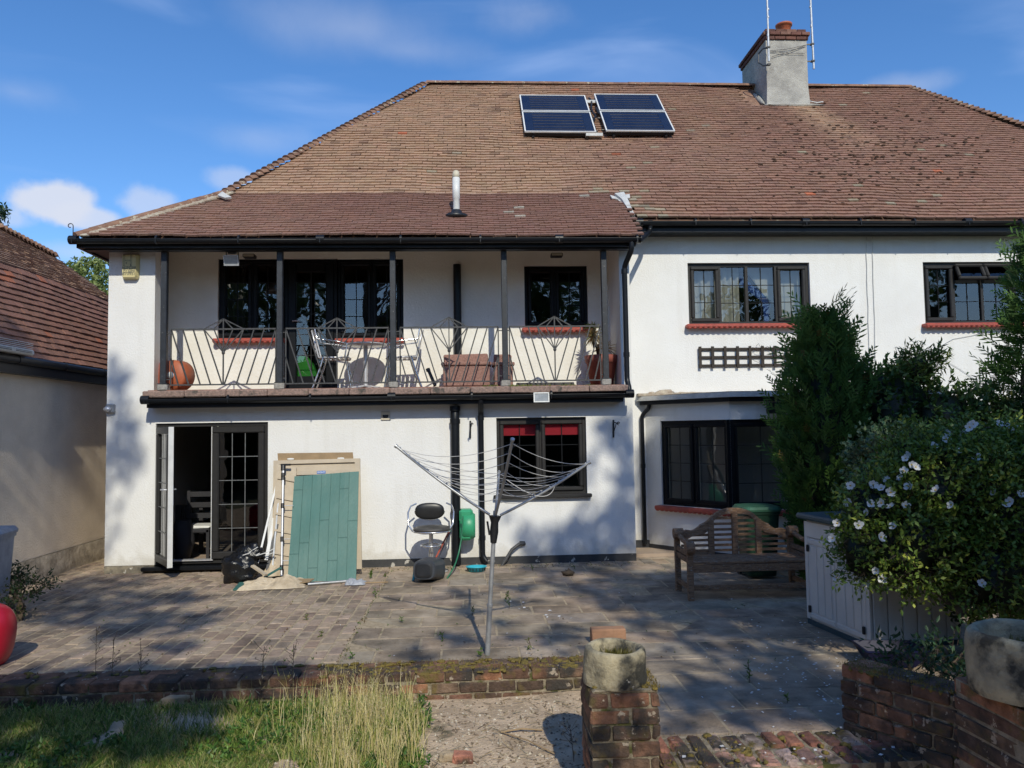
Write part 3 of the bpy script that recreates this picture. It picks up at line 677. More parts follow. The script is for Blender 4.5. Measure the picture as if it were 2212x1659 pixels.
ridge(RL, RR, 22, 'ridge_tiles', M_hip, .10)
ridge(KL, RL, 44, 'hip_tiles', M_hip, .085, drop=1.0)
ridge(CR, RR, 60, 'hip_tiles', M_hip, .085, drop=1.0)
ridge(EL, KL, 11, 'hip_tiles', M_hip, .085)
m_ = B(); d = KL-EL
for k in range(44):
    p = EL+d*(k+.5)/44+Vector((.10, -.03, .0)); m_.blob(p, .065, .05*random.uniform(.5, 1), .03*random.uniform(.5, 1.2), 7, 5, .5, 6)
m_.build('hip_mortar', M_mortar, house)
# scroll iron at the corner
s = B(); p0 = EL+Vector((-.03, 0, .02)); s.tube([p0, p0+Vector((0, 0, .10))]+[p0+Vector((-.035+.035*math.cos(t)*k, 0, .12+.035*math.sin(t)*k)) for t, k in [(i*.5, 1-i*.045) for i in range(11)]], .006, 6)
s.build('hip_iron', M_iron, house)
# lead flashing on the verge
s = B(); 
pts = [(1327, 424), (1347, 421), (1357, 440), (1366, 462), (1371, 471), (1362, 469), (1352, 452), (1342, 436)]
P = [atplane(u, v, O1+N1*.075, N1) for (u, v) in pts]; s.prism([p+N1*.05 for p in P], N1*-.06)
for q in (((1318, 421), (1332, 425), (1345, 421), (1360, 419), (1361, 427), (1338, 431), (1322, 428)), ((1335, 431), (1355, 430), (1356, 436), (1340, 437))):
    s.prism([atplane(u, v, O1+N1*.09, N1) for (u, v) in q], N1*-.02)
s.build('lead_flashing', M_leadsheet, house)
s = B()
for i in range(9):
    u, v = random.uniform(465, 480), 0
s.prism([atplane(u, v, O1+N1*.12, N1) for (u, v) in ((470, 421), (480, 413), (492, 421), (500, 425), (486, 427))], N1*-.03); s.build('lead_flashing', M_leadsheet, house)
# moss cushions and a slipped row
ms = B(); rn = random.Random(5)
for i in range(460):
    if i < 380: u = rn.gauss(1880, 150); v = rn.gauss(330, 52)
    else: u = rn.uniform(650, 2200); v = rn.uniform(200, 460)
    if not (190 < v < 460) or u > 2300 or (u-921)/(490-921) > 9: continue
    p = atplane(u, v, O1, N1)
    q = ((p-O1).x, (p-O1).dot(S1))
    if not inpoly(q, [(a.x, (a-O1).dot(S1)) for a in poly]): continue
    r_ = rn.uniform(.008, .030)*(1.1 if i < 360 else .7); ms.blob(p+N1*(.03+SAG(p.x, q[1])), r_*1.3, r_*.9, r_*.6, 7, 4, .4, 5)
M_roofmoss = mat('roof_moss', (.12, .066, .045), (.05, .032, .02), 20, .95, .9, 60)
meta(ms.build('roof_moss', M_roofmoss, house), kind='stuff')

# -- chimney
s = B()
c0 = atplane(1656, 229, O1, N1); cy0 = c0.y; cx0 = c0.x; cx1 = atplane(1749, 229, O1, N1).x-.0
cx0 = at(1656, 160, cy0).x; cx1 = at(1745, 160, cy0).x; czt = at(1700, 87, cy0).z; cy1 = atx(1603, 150, cx0).y
czc = at(1700, 62, cy0).z
lo = O1.z+(cy0-O1.y)*SM
def tp(x, y, z): return Vector((x, y, z))
fl = .035
vs = [tp(cx0-fl, cy0-fl, lo-.1), tp(cx1+fl*.5, cy0-fl, lo-.1), tp(cx1+fl*.5, cy1, lo-.1), tp(cx0-fl, cy1, lo-.1), tp(cx0, cy0, lo+.35), tp(cx1, cy0, lo+.35), tp(cx1, cy1, lo+.35), tp(cx0, cy1, lo+.35), tp(cx0, cy0, czt), tp(cx1, cy0, czt), tp(cx1, cy1, czt), tp(cx0, cy1, czt)]
s.add(vs, [(0, 1, 5, 4), (1, 2, 6, 5), (2, 3, 7, 6), (3, 0, 4, 7), (4, 5, 9, 8), (5, 6, 10, 9), (6, 7, 11, 10), (7, 4, 8, 11), (8, 9, 10, 11)])
chim = s.build('chimney', M_chim, house)
s = B(); H = (czc-czt)/3; ov = (.03, .055, .0)
for k in range(3):
    z0 = czt+H*k; o_ = ov[k]
    for face in ('f', 'l', 'b', 'r'):
        if face in 'fb':
            y = cy0-o_ if face == 'f' else cy1+o_-.1; x = cx0-o_; st = -.08 if k % 2 else 0; x = x+st
            while x < cx1+o_-.02:
                xa = max(x, cx0-o_); xb = min(x+.2, cx1+o_); 
                if xb-xa > .02: s.bbox((xa+xb)/2, y+.05, z0+H/2, xb-xa-.008, .1, H-.008, .008, jc(random.choice([(.17, .075, .055), (.13, .06, .048), (.22, .11, .08)]), .15), jit=.003)
                x += .2
        else:
            x = cx0-o_ if face == 'l' else cx1+o_-.1; y = cy0-o_+.1
            while y < cy1+o_-.1:
                yb = min(y+.2, cy1+o_-.1); s.bbox(x+.05, (y+yb)/2, z0+H/2, .1, yb-y-.008, H-.008, .008, jc((.12, .05, .04), .2), jit=.003); y += .2
s.box(cx0+.02, cx1-.02, cy0+.03, cy1-.03, czt, czc-.01, (.2, .17, .14))
s.build('chimney_cap', M_brickC, chim)
px = at(1693, 60, cy0+.35); s = B(); zt = at(1693, 53, cy0+.35).z
s.lathe([(.13, czc-.05), (.125, zt-.05), (.15, zt-.045), (.155, zt-.01), (.135, zt), (.11, zt-.005), (.10, czc-.05)], (px.x, cy0+.35, 0), 20); s.build('chimney_pot', M_orange, chim)
s = B(); s.blob((cx0+.4, cy0-.03, lo-.0), .5, .05, .04, 14, 6, .6, 4); s.blob((cx0-.05, cy0+.3, lo+.25), .05, .35, .06, 8, 8, .5, 4, mx=Matrix.Rotation(rad(38), 3, 'X')); s.build('flaunching', M_chim, chim)

# -- rainwater and soil pipes
def pipe(pts, r, m=M_black, joints=(), name='drainpipe', seg=12):
    p = B(); P = [Vector(q) for q in pts]; sm = [P[0]]
    for i in range(1, len(P)-1):               # rounded bends
        a, c, d = P[i-1], P[i], P[i+1]; k = min(.05, (c-a).length*.4, (d-c).length*.4); q0 = c+(a-c).normalized()*k; q1 = c+(d-c).normalized()*k
        for t in (0, .33, .66, 1): sm.append(q0*(1-t)**2+c*(2*t*(1-t))+q1*t*t)
    sm.append(P[-1]); p.tube(sm, r, seg)
    for (x, y, z) in joints: p.cyl((x, y, z-.03), (x, y, z+.03), r*1.18, seg)
    return p.build(name, m, house)
def X(u, v, Y): return at(u, v, Y).x
y = YW-.07; x = X(984, 1000, y); pipe([(x, y+.03, 2.02), (x, y, 1.9), (x, y, .02)], .058, joints=[(x, y, 2.03), (x, y, 1.86), (x, y, .7)], name='soil_pipe')
x = X(1040, 1000, y); pipe([(x, YB-.03, 2.15), (x, YB-.03, 2.10), (x, y, 1.98), (x, y, .12), (x+.05, y-.02, .05)], .036, joints=[(x, y, 1.90), (x, y, .35)])
y2 = YB-.05; xa = X(1360, 525, y2); xb = X(1349, 600, YB+.03)
pipe([(xa, YE-.04, 4.15), (xa, YE-.04, 4.05), (xb, YB+.02, 3.86), (xb, YB+.02, 2.36), (xb+.01, YB-.04, 2.26), (xb+.01, YB-.05, 2.2)], .036, joints=[(xb, YB+.02, 3.8), (xb, YB+.02, 2.7)])
g0 = at(1405, 485, YE2-.03); g1 = at(1404, 500, YE2); g2 = at(1378, 521, YE+.02)
pipe([g0+Vector((0, 0, .06)), g1, g2+Vector((.03, .1, .02)), Vector((exr-.04, YE-.04, 4.18))], .036)
xp = X(988, 650, YR-.07); pipe([(xp, YR-.07, 4.1), (xp, YR-.07, 2.33)], .055, name='soil_pipe', m=M_black)
# aluminium threshold along the foot of the balcony wall, thin cables down the wall
s = B(); rn = random.Random(8)
for (u0, u1) in ((1870, 1879), (1884, 1892)):
    P = []
    for k in range(12): v = 490+k*29; u = u0+(u1-u0)*k/11+rn.uniform(-.8, .8); P.append(at(u, v, YR-.012))
    s.tube(P, .005, 5)
s.build('cable', M_cable, house)
s = B(); P = [at(u, v, YR-.012) for (u, v) in ((2020, 765), (2036, 745), (2060, 732), (2100, 725), (2135, 715))]; s.tube(P, .003, 4)
P = [at(u, v, YR-.012) for (u, v) in ((2030, 772), (2070, 795), (2100, 815), (2120, 835))]; s.tube(P, .003, 4); s.build('cable', M_mast, house)

# -- canted bay at the right
A = Vector((2.50, YR, 0)); Bc = Vector((3.36, 9.86, 0)); dd = (Bc-A); LA = dd.length; ang = math.atan2(dd.y, dd.x)
mb = T(A.x, A.y, 0) @ Matrix.Rotation(ang, 4, 'Z'); mf_ = T(Bc.x, Bc.y, 0)
ZB = 2.075
w0 = .26; zs = .66; zt_ = 1.83
s = B(); sheet(s, 0, LA, .10, ZB, 0, [(w0, LA+.001, zs, zt_)], mx=mb, thick=.1); sheet(s, 0, 2.6, .10, ZB, 0, [(-.001, 2.4, zs, zt_)], mx=mf_, thick=.1)
s.build('bay_wall', M_render, house)
s = B(); s.box(-.04, .05, .0, .09, zs, zt_, mx=mf_); s.build('corner_post', M_frameD, house)
s = B(); s.box(0, LA, -.012, .1, -.1, .098, mx=mb); s.box(0, 2.6, -.012, .1, -.1, .098, mx=mf_); s.build('black_plinth', M_plinthD, house)
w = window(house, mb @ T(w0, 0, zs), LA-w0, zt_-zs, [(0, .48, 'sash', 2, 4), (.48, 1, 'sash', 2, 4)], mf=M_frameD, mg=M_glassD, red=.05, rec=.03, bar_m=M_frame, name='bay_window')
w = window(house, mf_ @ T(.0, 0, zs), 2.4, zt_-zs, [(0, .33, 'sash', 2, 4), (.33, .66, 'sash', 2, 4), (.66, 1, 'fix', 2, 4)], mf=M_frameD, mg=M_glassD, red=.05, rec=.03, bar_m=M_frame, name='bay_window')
def bayroof(off, z0, z1, m, name, dz=0):
    n1 = Vector((dd.y, -dd.x, 0)).normalized(); q = [A+n1*off+Vector((-.0, 0, 0)), Bc+n1*off*.4+Vector((0, -off*.85, 0)), Vector((6.2, Bc.y-off, 0)), Vector((6.2, YR-.002, 0)), Vector((A.x-off*.7, YR-.002, 0))]
    q[0] = Vector((A.x-off*.9, YR-.06, 0))
    s = B(); s.prism([Vector((p.x, p.y, z0)) for p in q], Vector((0, 0, z1-z0))); return s, q
s, q = bayroof(.10, ZB-.012, ZB+.044, M_black, 'x'); s.build('fascia', M_black, house)
s, q = bayroof(.15, ZB+.045, ZB+.108, M_leadsheet, 'x'); br1 = s.build('bay_roof', M_leadsheet, house)
s, q = bayroof(.135, ZB+.109, ZB+.118, M_leadsheet, 'x')
s.prism([Vector((A.x-.12, YR-.14, ZB+.112)), Vector((A.x+1.3, YR-.20, ZB+.112)), Vector((A.x+1.3, YR-.004, ZB+.112)), Vector((A.x-.12, YR-.004, ZB+.112))], Vector((0, 0, .04))); s.build('lead_edge', M_mortar, house)
s = B()
for (dx, w_, h_) in ((.10, .06, .02), (.30, .15, .05), (.62, .2, .015), (1.0, .25, .01)): s.blob((A.x+dx, YR-.012, ZB+.155), w_, .014, h_, 12, 6, .6, 5)
s.build('loose_mortar', M_mortar, house)
x = X(1389, 1000, YR-.05); g = at(1402, 868, YR-.12)
pipe([(g.x, YR-.12, ZB+.03), (g.x, YR-.12, ZB-.05), (x, YR-.05, ZB-.16), (x, YR-.05, .1)], .030, joints=[(x, YR-.05, 1.2)])

# -- curtains, blind and things seen through the glass
def curtain(x0, x1, z0, z1, Y, folds, m, skew=0, nm='curtain'):
    s = B(); n = folds*6; vs = []
    for j in range(9):
        f = j/8
        for i in range(n+1):
            a = i/n; xx = x0+(x1-x0)*a; xx = xx+skew*f*(1-a*.2); vs.append((xx, Y+.03*math.sin(a*folds*2*math.pi)+.006*math.sin(a*37), z1+(z0-z1)*f))
    s.add(vs, [(j*(n+1)+i, j*(n+1)+i+1, (j+1)*(n+1)+i+1, (j+1)*(n+1)+i) for j in range(8) for i in range(n)], (1, 1, 1), True); return s.build(nm, m, house)
x0_, x1_, z0_, z1_ = W3; W = x1_-x0_; yc = YR+.22
curtain(x0_+.02, x0_+W*.24, z0_-.02, z1_, yc, 3, M_curtain); curtain(x0_+W*.25, x0_+W*.46, z0_-.02, z1_, yc+.02, 4, M_curtain)
s = B(); V = lambda a, c: (x0_+W*a, yc+.03, z0_+(z1_-z0_)*c)
s.prism([V(.50, 1), V(.98, 1), V(.98, 0), V(.80, 0), V(.80, .35), V(.72, .38)], Vector((0, .01, 0))); s.build('swept_curtain', M_curtain, house)
s = B(); s.prism([V(.48, .85), V(.73, .42), V(.70, -.0), V(.67, 0), V(.66, .4), V(.46, .72)], Vector((0, .02, 0))); s.build('blue_curtain', M_blue, house)
s = B(); a, c = WLOW[0], WLOW[1]; s.box(a+.04, c-.04, YW+.093, YW+.096, WLOW[3]-.235, WLOW[3]-.05); s.build('red_blind', M_blind, house)
curtain(BDL[0]+.03, BDL[0]+.30, BDL[2]-.3, BDL[3], YR+.3, 4, M_room); curtain(W4[0]+.02, W4[0]+.1, W4[2], W4[3], YR+.3, 2, M_curtain)
# ================================================================== GROUND
def grid_sheet(name, x0, x1, y0, y1, nx, ny, zf, m, kind='structure'):
    b = B(); vs = []
    for j in range(ny+1):
        for i in range(nx+1):
            x = x0+(x1-x0)*i/nx; y = y0+(y1-y0)*j/ny; vs.append((x, y, zf(x, y)))
    b.add(vs, [(j*(nx+1)+i, j*(nx+1)+i+1, (j+1)*(nx+1)+i+1, (j+1)*(nx+1)+i) for j in range(ny) for i in range(nx)], (1, 1, 1), True)
    return meta(b.build(name, m), kind=kind)
b = B(); b.add([(-900, -900, -.62), (900, -900, -.62), (900, 900, -.62), (-900, 900, -.62)], [(0, 1, 2, 3)]); meta(b.build('ground', M_lawnfar), kind='structure')
def zsoil(x, y):
    n = .035*mnoise.noise(Vector((x*.8, y*.8, 0)))+.012*mnoise.noise(Vector((x*4, y*4, 3)))
    s = max(0, min(1, (y-3.4)/2.2)); return -.37+.235*s+n
grid_sheet('garden_soil', -7, 5, -2, 5.7, 150, 110, zsoil, M_soil)
b = B(); b.box(-14, 9.6, 5.8, 16, -.6, -.004); b.box(.86, 9.6, 4.36, 5.8, -.6, -.0041); meta(b.build('patio_bed', M_joint), kind='structure')
rn = random.Random(21); XP = -1.03
pv = B(); y = 5.93; cols = []
x = XP-.004
k = 0
while x > -8.2:
    y = 5.93+((k*.5) % 1)*.21-.10; w = .12
    while y < 10.9:
        l = .21; c = (.44, .335, .25) if rn.random() < .7 else (.32, .235, .18)
        c = lerp3(c, (.40, .33, .25), mnoise.noise(Vector((x, y, 1)))*.8+.2)
        if y > 5.86:
            R = T(x-w/2, y+l/2, -.03+rn.uniform(-.003, .003)) @ Matrix.Rotation(rn.uniform(-.012, .012), 4, 'Z') @ Matrix.Rotation(rn.uniform(-.012, .012), 4, 'X')
            pv.bbox(0, 0, 0, w-.014, l-.012, .06, .006, jc(c, .16), R)
        y += l
    x -= w; k += 1
meta(pv.build('paving_bricks', M_paver), kind='structure')
sb = B(); y = 4.42; r = 0
while y < 10.85:
    h = rn.choice((.33, .36, .38)); x = (XP if y > 5.86 else .93)+.0; first = True
    if y < 5.86 and y+h > 5.9: h = 5.93-y
    while x < 9:
        w = rn.uniform(.42, .62) if not (first and r % 2) else rn.uniform(.22, .3); first = False
        if y > 9.72 and y < 10.2:        # row of setts along the wall
            w = .17
        c = lerp3((.40, .335, .255), (.52, .40, .29), rn.random())
        if x > -1.04+.0 and not (x+w < .9 and y < 5.9):
            R = T(x+w/2, y+h/2, -.03+rn.uniform(-.004, .004)) @ Matrix.Rotation(rn.uniform(-.006, .006), 4, 'X') @ Matrix.Rotation(rn.uniform(-.006, .006), 4, 'Y')
            sb.bbox(0, 0, 0, w-.011, h-.011, .06, .007, jc(c, .10), R)
        x += w
    y += h; r += 1
meta(sb.build('paving_slabs', M_slab), kind='structure')

# ================================================================== brick helper
BR = [(.25, .135, .085), (.18, .10, .068), (.34, .17, .10), (.11, .072, .052), (.21, .14, .095)]
def brick_face(b, o, xd, yd, L, H, D, ch=.08, bl=.205, start=0, pal=BR, jit=.005, header_top=False, top_z=None):
    """courses of bricks: o lower corner of the front, xd along, yd into the wall, D thickness"""
    xd = Vector(xd).normalized(); yd = Vector(yd).normalized(); zd = Vector((0, 0, 1)); n = max(1, round(H/ch)); ch = H/n
    M = Matrix(((xd.x, yd.x, 0, o[0]), (xd.y, yd.y, 0, o[1]), (0, 0, 1, o[2]), (0, 0, 0, 1)))
    for k in range(n):
        top = header_top and k == n-1; w = bl*.5 if top else bl; x = -(w/2 if (k+start) % 2 else 0)
        while x < L-.01:
            a = max(0, x); c = min(L, x+w)
            if c-a > .02:
                R = M @ T((a+c)/2+random.uniform(-.003, .003), D/2+random.uniform(-.006, .006), ch*(k+.5)) @ Matrix.Rotation(random.uniform(-.02, .02), 4, 'Z')
                b.bbox(0, 0, 0, c-a-.011, D, ch-.011, .008, jc(random.choice(pal), .22), R, jit)
            x += w
def mortar_core(o, xd, yd, L, H, D, parent, ins=.011):
    xd = Vector(xd).normalized(); yd = Vector(yd).normalized(); c = B(); o = Vector(o)
    M = Matrix(((xd.x, yd.x, 0, o.x), (xd.y, yd.y, 0, o.y), (0, 0, 1, o.z), (0, 0, 0, 1)))
    c.box(ins, L-ins, ins, D-ins, 0, H-ins, mx=M); c.build('mortar', M_mortarD, parent)
def clump(b, p, r, n, h, rn, c0=(.10, .10, .02), c1=(.2, .17, .04)):
    for i in range(n):
        g = rn.uniform(0, 6.28); d = r*math.sqrt(rn.random()); q = Vector((p[0]+math.cos(g)*d, p[1]+math.sin(g)*d, p[2])); t = Vector((rn.gauss(0, .3), rn.gauss(0, .3), 1)).normalized()*h*rn.uniform(.4, 1); s = Vector((math.cos(g*3), math.sin(g*3), 0))*h*.12
        b.add([q-s, q+s, q+t], [(0, 1, 2)], lerp3(c0, c1, rn.random()))
# low wall between the patio and the soil
t = thing('low_brick_wall', 'low mossy red brick wall running along the front edge of the patio', 'brick wall', (-2, 5.6, -.3))
b = B(); brick_face(b, (-8, 5.60, -.36), (1, 0, 0), (0, 1, 0), 8.86, .40, .16); b.build('bricks', M_brick, t)
b = B(); brick_face(b, (-8, 5.765, -.04), (1, 0, 0), (0, 1, 0), 8.86, .07, .16, start=1); b.build('coping_bricks', M_brick, t)
mortar_core((-8, 5.60, -.4), (1, 0, 0), (0, 1, 0), 8.84, .425, .325, t)
m_ = B(); rn = random.Random(3)
for i in range(260):
    x = rn.uniform(-1.0, .8) if rn.random() < .6 else rn.uniform(-6, .8); m_.blob((x, 5.60+rn.uniform(0, .3), .030), rn.uniform(.008, .035), rn.uniform(.008, .03), rn.uniform(.006, .012), 8, 5, .9, 12)
for i in range(700):
    x = rn.uniform(-.9, .85); clump(m_, (x, 5.6+rn.uniform(0, .28), .04), .02, 2, .018, rn)
m_.build('moss', M_moss, t)
# pillar with stone ring
t = thing('brick_pillar', 'square brick pillar carrying the pale stone ring, beside the brick steps', 'brick pillar', (.85, 4.1, -.5))
PX0, PX1 = at(1287, 1520, 4.02).x, at(1426, 1520, 4.02).x; PZ = at(1350, 1497, 4.02).z
b = B(); brick_face(b, (PX0-.03, 4.02, -.6), (1, 0, 0), (0, 1, 0), PX1-PX0+.03, PZ+.6-.0, .36, ch=.083, bl=.21)
b.build('bricks', M_brick, t); mortar_core((PX0-.03, 4.02, -.6), (1, 0, 0), (0, 1, 0), PX1-PX0+.03, PZ+.6, .36, t)
m_ = B(); m_.bbox((PX0+PX1)/2-.01, 4.2, PZ+.002, PX1-PX0+.0, .34, .03, .01, jit=.006); m_.build('mortar_cap', M_mortarD, t)
m_ = B()
for i in range(40): m_.blob((rn.uniform(PX0, PX1), 4.02+rn.uniform(0, .34), PZ+.014), rn.uniform(.006, .02), rn.uniform(.006, .02), .008, 7, 4, .9, 12)
for i in range(500): clump(m_, (PX1-rn.random()**2*.2, 4.02+rn.uniform(0, .34), PZ+.018), .02, 1, .022, rn)
m_.build('moss', M_moss, t)
def stone_ring(c, r, h, label, moss=True, seed=1):
    t = thing('stone_ring', label, 'stone ring', c)
    b = B(); R = r; pr = [(R*.97, .0), (R*.995, h*.12), (R*1.0, h*.5), (R*.985, h*.82), (R*.95, h*.94), (R*.86, h), (R*.78, h*.985), (R*.735, h*.93), (R*.70, h*.7), (R*.66, h*.45), (0.001, h*.42)]
    pp = []
    for i in range(len(pr)-1):
        for k in range(3): f = k/3; pp.append((pr[i][0]*(1-f)+pr[i+1][0]*f, pr[i][1]*(1-f)+pr[i+1][1]*f))
    pp.append(pr[-1]); b.lathe(pp, c, 44, jit=.010)
    ring = b.build('ring', M_stone, t, smooth=True)
    b = B(); rr = random.Random(seed)
    for i in range(500 if moss else 120):
        g = rr.gauss(.8, .8); d = R*.6*math.sqrt(rr.random()); clump(b, (c[0]+math.cos(g)*d, c[1]+math.sin(g)*d, c[2]+h*.5), .02, 2, h*.45*rr.uniform(.3, 1), rr)
    b.build('moss', M_leaf, t); return t
cr = at(1329, 1440, 4.17); RZ = at(1329, 1505, 4.02).z+.028
stone_ring((cr.x, 4.18, PZ+.012), .172, at(1329, 1419, 4.04).z-PZ+.005, 'pale stained stone ring on the square brick pillar with grass inside it')
# steps at the right of the pillar
t = thing('brick_step', 'worn red brick step with flaking paint at the right of the square brick pillar', 'step', (2, 4.2, -.1))
SP = [(.36, .16, .11), (.28, .12, .09), (.46, .27, .22), (.20, .10, .08), (.52, .40, .35)]
b = B(); x = PX1+.0; k = 0
while x < 3.1:
    for row in range(2):
        y0 = 4.40-row*.215-.19; w = .105; R = T(x+w/2, y0+.1, -.035+random.uniform(-.005, .005)) @ Matrix.Rotation(random.uniform(-.04, .04), 4, 'Z') @ Matrix.Rotation(random.uniform(-.02, .02), 4, 'X') @ Matrix.Rotation(random.uniform(-.02, .02), 4, 'Y')
        b.bbox(0, 0, 0, w-.012, .2, .09, .016, jc(random.choice(SP), .2), R, .006)
    x += .107
b.build('tread_bricks', M_brick, t)
b = B(); brick_face(b, (PX1, 3.985, -.56), (1, 0, 0), (0, 1, 0), 2.2, .47, .2, pal=SP); b.build('riser_bricks', M_brick, t)
mortar_core((PX1, 3.985, -.6), (1, 0, 0), (0, 1, 0), 2.2, .607, .42, t)
m_ = B()
for i in range(60): m_.blob((rn.uniform(PX1, 2.8), rn.uniform(4.0, 4.42), .008), rn.uniform(.006, .03), rn.uniform(.006, .025), .010, 8, 5, .9, 12)
for i in range(900): clump(m_, (PX1+rn.random()**1.6*1.9, rn.uniform(3.99, 4.42), .005), .02, 1, .02, rn)
m_.build('moss', M_moss, t)
# planter wall and pillar at the right
t = thing('planter_wall', 'mossy brick planter wall with fallen petals on top, left of the larger stone ring', 'brick wall', (2.3, 4.2, 0))
p0 = Vector((2.09, 4.40, -.02)); dv = Vector((.50, -.80, 0)); Lw = dv.length; dv.normalize(); nv = Vector((-dv.y, dv.x, 0))
b = B(); brick_face(b, p0, dv, nv, Lw, .40, .22); b.build('bricks', M_brick, t); mortar_core(p0-Vector((0, 0, .4)), dv, nv, Lw, .79, .22, t, .014)
m_ = B()
for i in range(90):
    q = p0+dv*rn.uniform(0, Lw)+nv*rn.choice((rn.uniform(0, .05), rn.uniform(0, .22)))+Vector((0, 0, .385)); m_.blob(q, rn.uniform(.008, .03), rn.uniform(.008, .025), rn.uniform(.006, .012), 8, 5, .9, 12)
for i in range(1500):
    q = p0+dv*rn.uniform(0, Lw)+nv*(rn.random()**2*.2)+Vector((0, 0, .40)); clump(m_, q, .02, 1, .02, rn)
m_.build('moss', M_moss, t)
b = B(); brick_face(b, p0+nv*.23+dv*.0, nv, -dv, 1.6, .3, .2); 
t2 = thing('brick_pillar', 'shaded brick pillar under the larger stone ring at the right edge', 'brick pillar', (2.75, 3.4, -.4))
b = B(); q0 = Vector((2.43, 3.36, -.5)); xd = Vector((.95, .05, 0)).normalized(); brick_face(b, q0, xd, (-xd.y, xd.x, 0), .52, .97, .48, ch=.081); b.build('bricks', M_brick, t2)
mortar_core(q0, xd, (-xd.y, xd.x, 0), .52, .975, .48, t2)
stone_ring((2.58, 3.55, .485), .245, .285, 'larger sunlit stone ring on the shaded pillar at the right edge', False, 5)

# ================================================================== NEIGHBOURING HOUSE
XN = -5.3
nh = thing('neighbouring_house', 'neighbouring house at the left with brown tiled roof, black gutter and beige rendered wall', 'house', (XN, 9, 0))
zf0 = atx(110, 816, XN+.12).z; zf1 = atx(110, 782, XN+.12).z; zb_ = atx(120, 1192, XN).z
b = B(); b.box(XN-3, XN, 3.4, 16, zb_, zf0+.05); b.build('wall', M_neighwall, nh)
b = B(); v = []; n = 60
for j in range(7):
    for i in range(n+1):
        y = 3.4+12.6*i/n; z = zb_*(1-j/6)-.1*(j == 6); v.append((XN+.018+.03*j/6+.02*mnoise.noise(Vector((y*2, z*4, 1))), y, z))
b.add(v, [(j*(n+1)+i, (j+1)*(n+1)+i, (j+1)*(n+1)+i+1, j*(n+1)+i+1) for j in range(6) for i in range(n)], (1, 1, 1), True); b.build('stained_base', M_neighbase, nh)
b = B(); b.box(XN-.02, XN+.12, 3.4, 15.6, zf0, zf1-.03); b.build('fascia', M_black, nh)
b = B(); b.cyl((XN+.16, 3.4, zf1-.04), (XN+.16, 15.6, zf1-.04), .05, 12)
for i in range(12): b.cyl((XN+.16, 3.9+i*1.02, zf1-.04), (XN+.16, 3.93+i*1.02, zf1-.04), .056, 12)
b.build('gutter', M_black, nh)
XC = XN-.62; zc = atx(110, 607, XC).z; e0 = Vector((XN+.14, 0, zf1+.0))
SA = (Vector((XC, 0, zc))-e0); slA = SA.normalized(); NA = Vector((slA.z, 0, -slA.x))
SAG0 = SAG
SAG = lambda a, b_: .03*mnoise.noise(Vector((a*.5, b_*.7, 9)))+.006*mnoise.noise(Vector((a*3, b_*4, 9)))
NC = lambda p, rn: jc(lerp3((.24, .12, .085), (.31, .155, .11), rn.random()), .1) if rn.random() > .02 else (.42, .15, .08)
e3 = lambda y, x, z: Vector((x, y, z))
t = tile_field(e0, slA, NA, [e3(3.4, e0.x, e0.z), e3(15.6, e0.x, e0.z), e3(15.6, XC, zc), e3(3.4, XC, zc)], NC, gw=.15, gh=.098, seed=8); t.build('roof_tiles', M_tile, nh)
SB = Vector((-1, 0, .70)).normalized(); NB = Vector((SB.z, 0, -SB.x)); OB = Vector((XC, 0, zc))
h0, h1, h2 = [atplane(u, v, OB, NB) for (u, v) in ((-3, 495), (122, 560), (238, 644))]
hm = h0+(h0-h1)*1.2
t = tile_field(OB, SB, NB, [e3(3.4, XC, zc), e3(h2.y+.4, XC, zc), h2, h1, h0, hm, Vector((hm.x, 3.4, hm.z))], lambda p, rn: jc((.40, .26, .18), .15), gw=.15, gh=.09, seed=9); t.build('roof_tiles', M_tile, nh)
b = B(); d_ = .05; b.add([Vector((e0.x-.02, 3.4, e0.z-d_)), Vector((e0.x-.02, 15.6, e0.z-d_)), Vector((XC, 15.6, zc-d_)), Vector((XC, 3.4, zc-d_))], [(0, 1, 2, 3)])
b.add([Vector((XC, 3.4, zc-d_)), Vector((XC, h2.y+.4, zc-d_)), h2-Vector((0, 0, d_)), h1-Vector((0, 0, d_)), h0-Vector((0, 0, d_)), hm-Vector((0, 0, d_)), Vector((hm.x, 3.4, hm.z-d_))], [(0, 1, 2, 3, 4, 5, 6)])
b.build('roof', M_hip, nh)
SAG = SAG0
def ridge2(p0, p1, n, parent):
    t = B(); d = (p1-p0); L = d.length/n; d.normalize(); a = d.cross(Vector((0, 0, 1))).normalized(); up = a.cross(d)
    for i in range(n):
        q0 = p0+d*(L*i)+up*.05; q1 = p0+d*(L*(i+1.05))+up*.0; vs = []
        for q, rr in ((q0, .10), (q1, .085)):
            for k in range(9): g = math.pi*k/8; vs.append(q+a*math.cos(g)*rr+up*(math.sin(g)*rr*.8-.02))
        t.add(vs, [(k, k+1, k+10, k+9) for k in range(8)]+[tuple(range(8, -1, -1))])
    t.build('ridge_tiles', M_hip, parent)
ridge2(h0, h1, 14, nh)
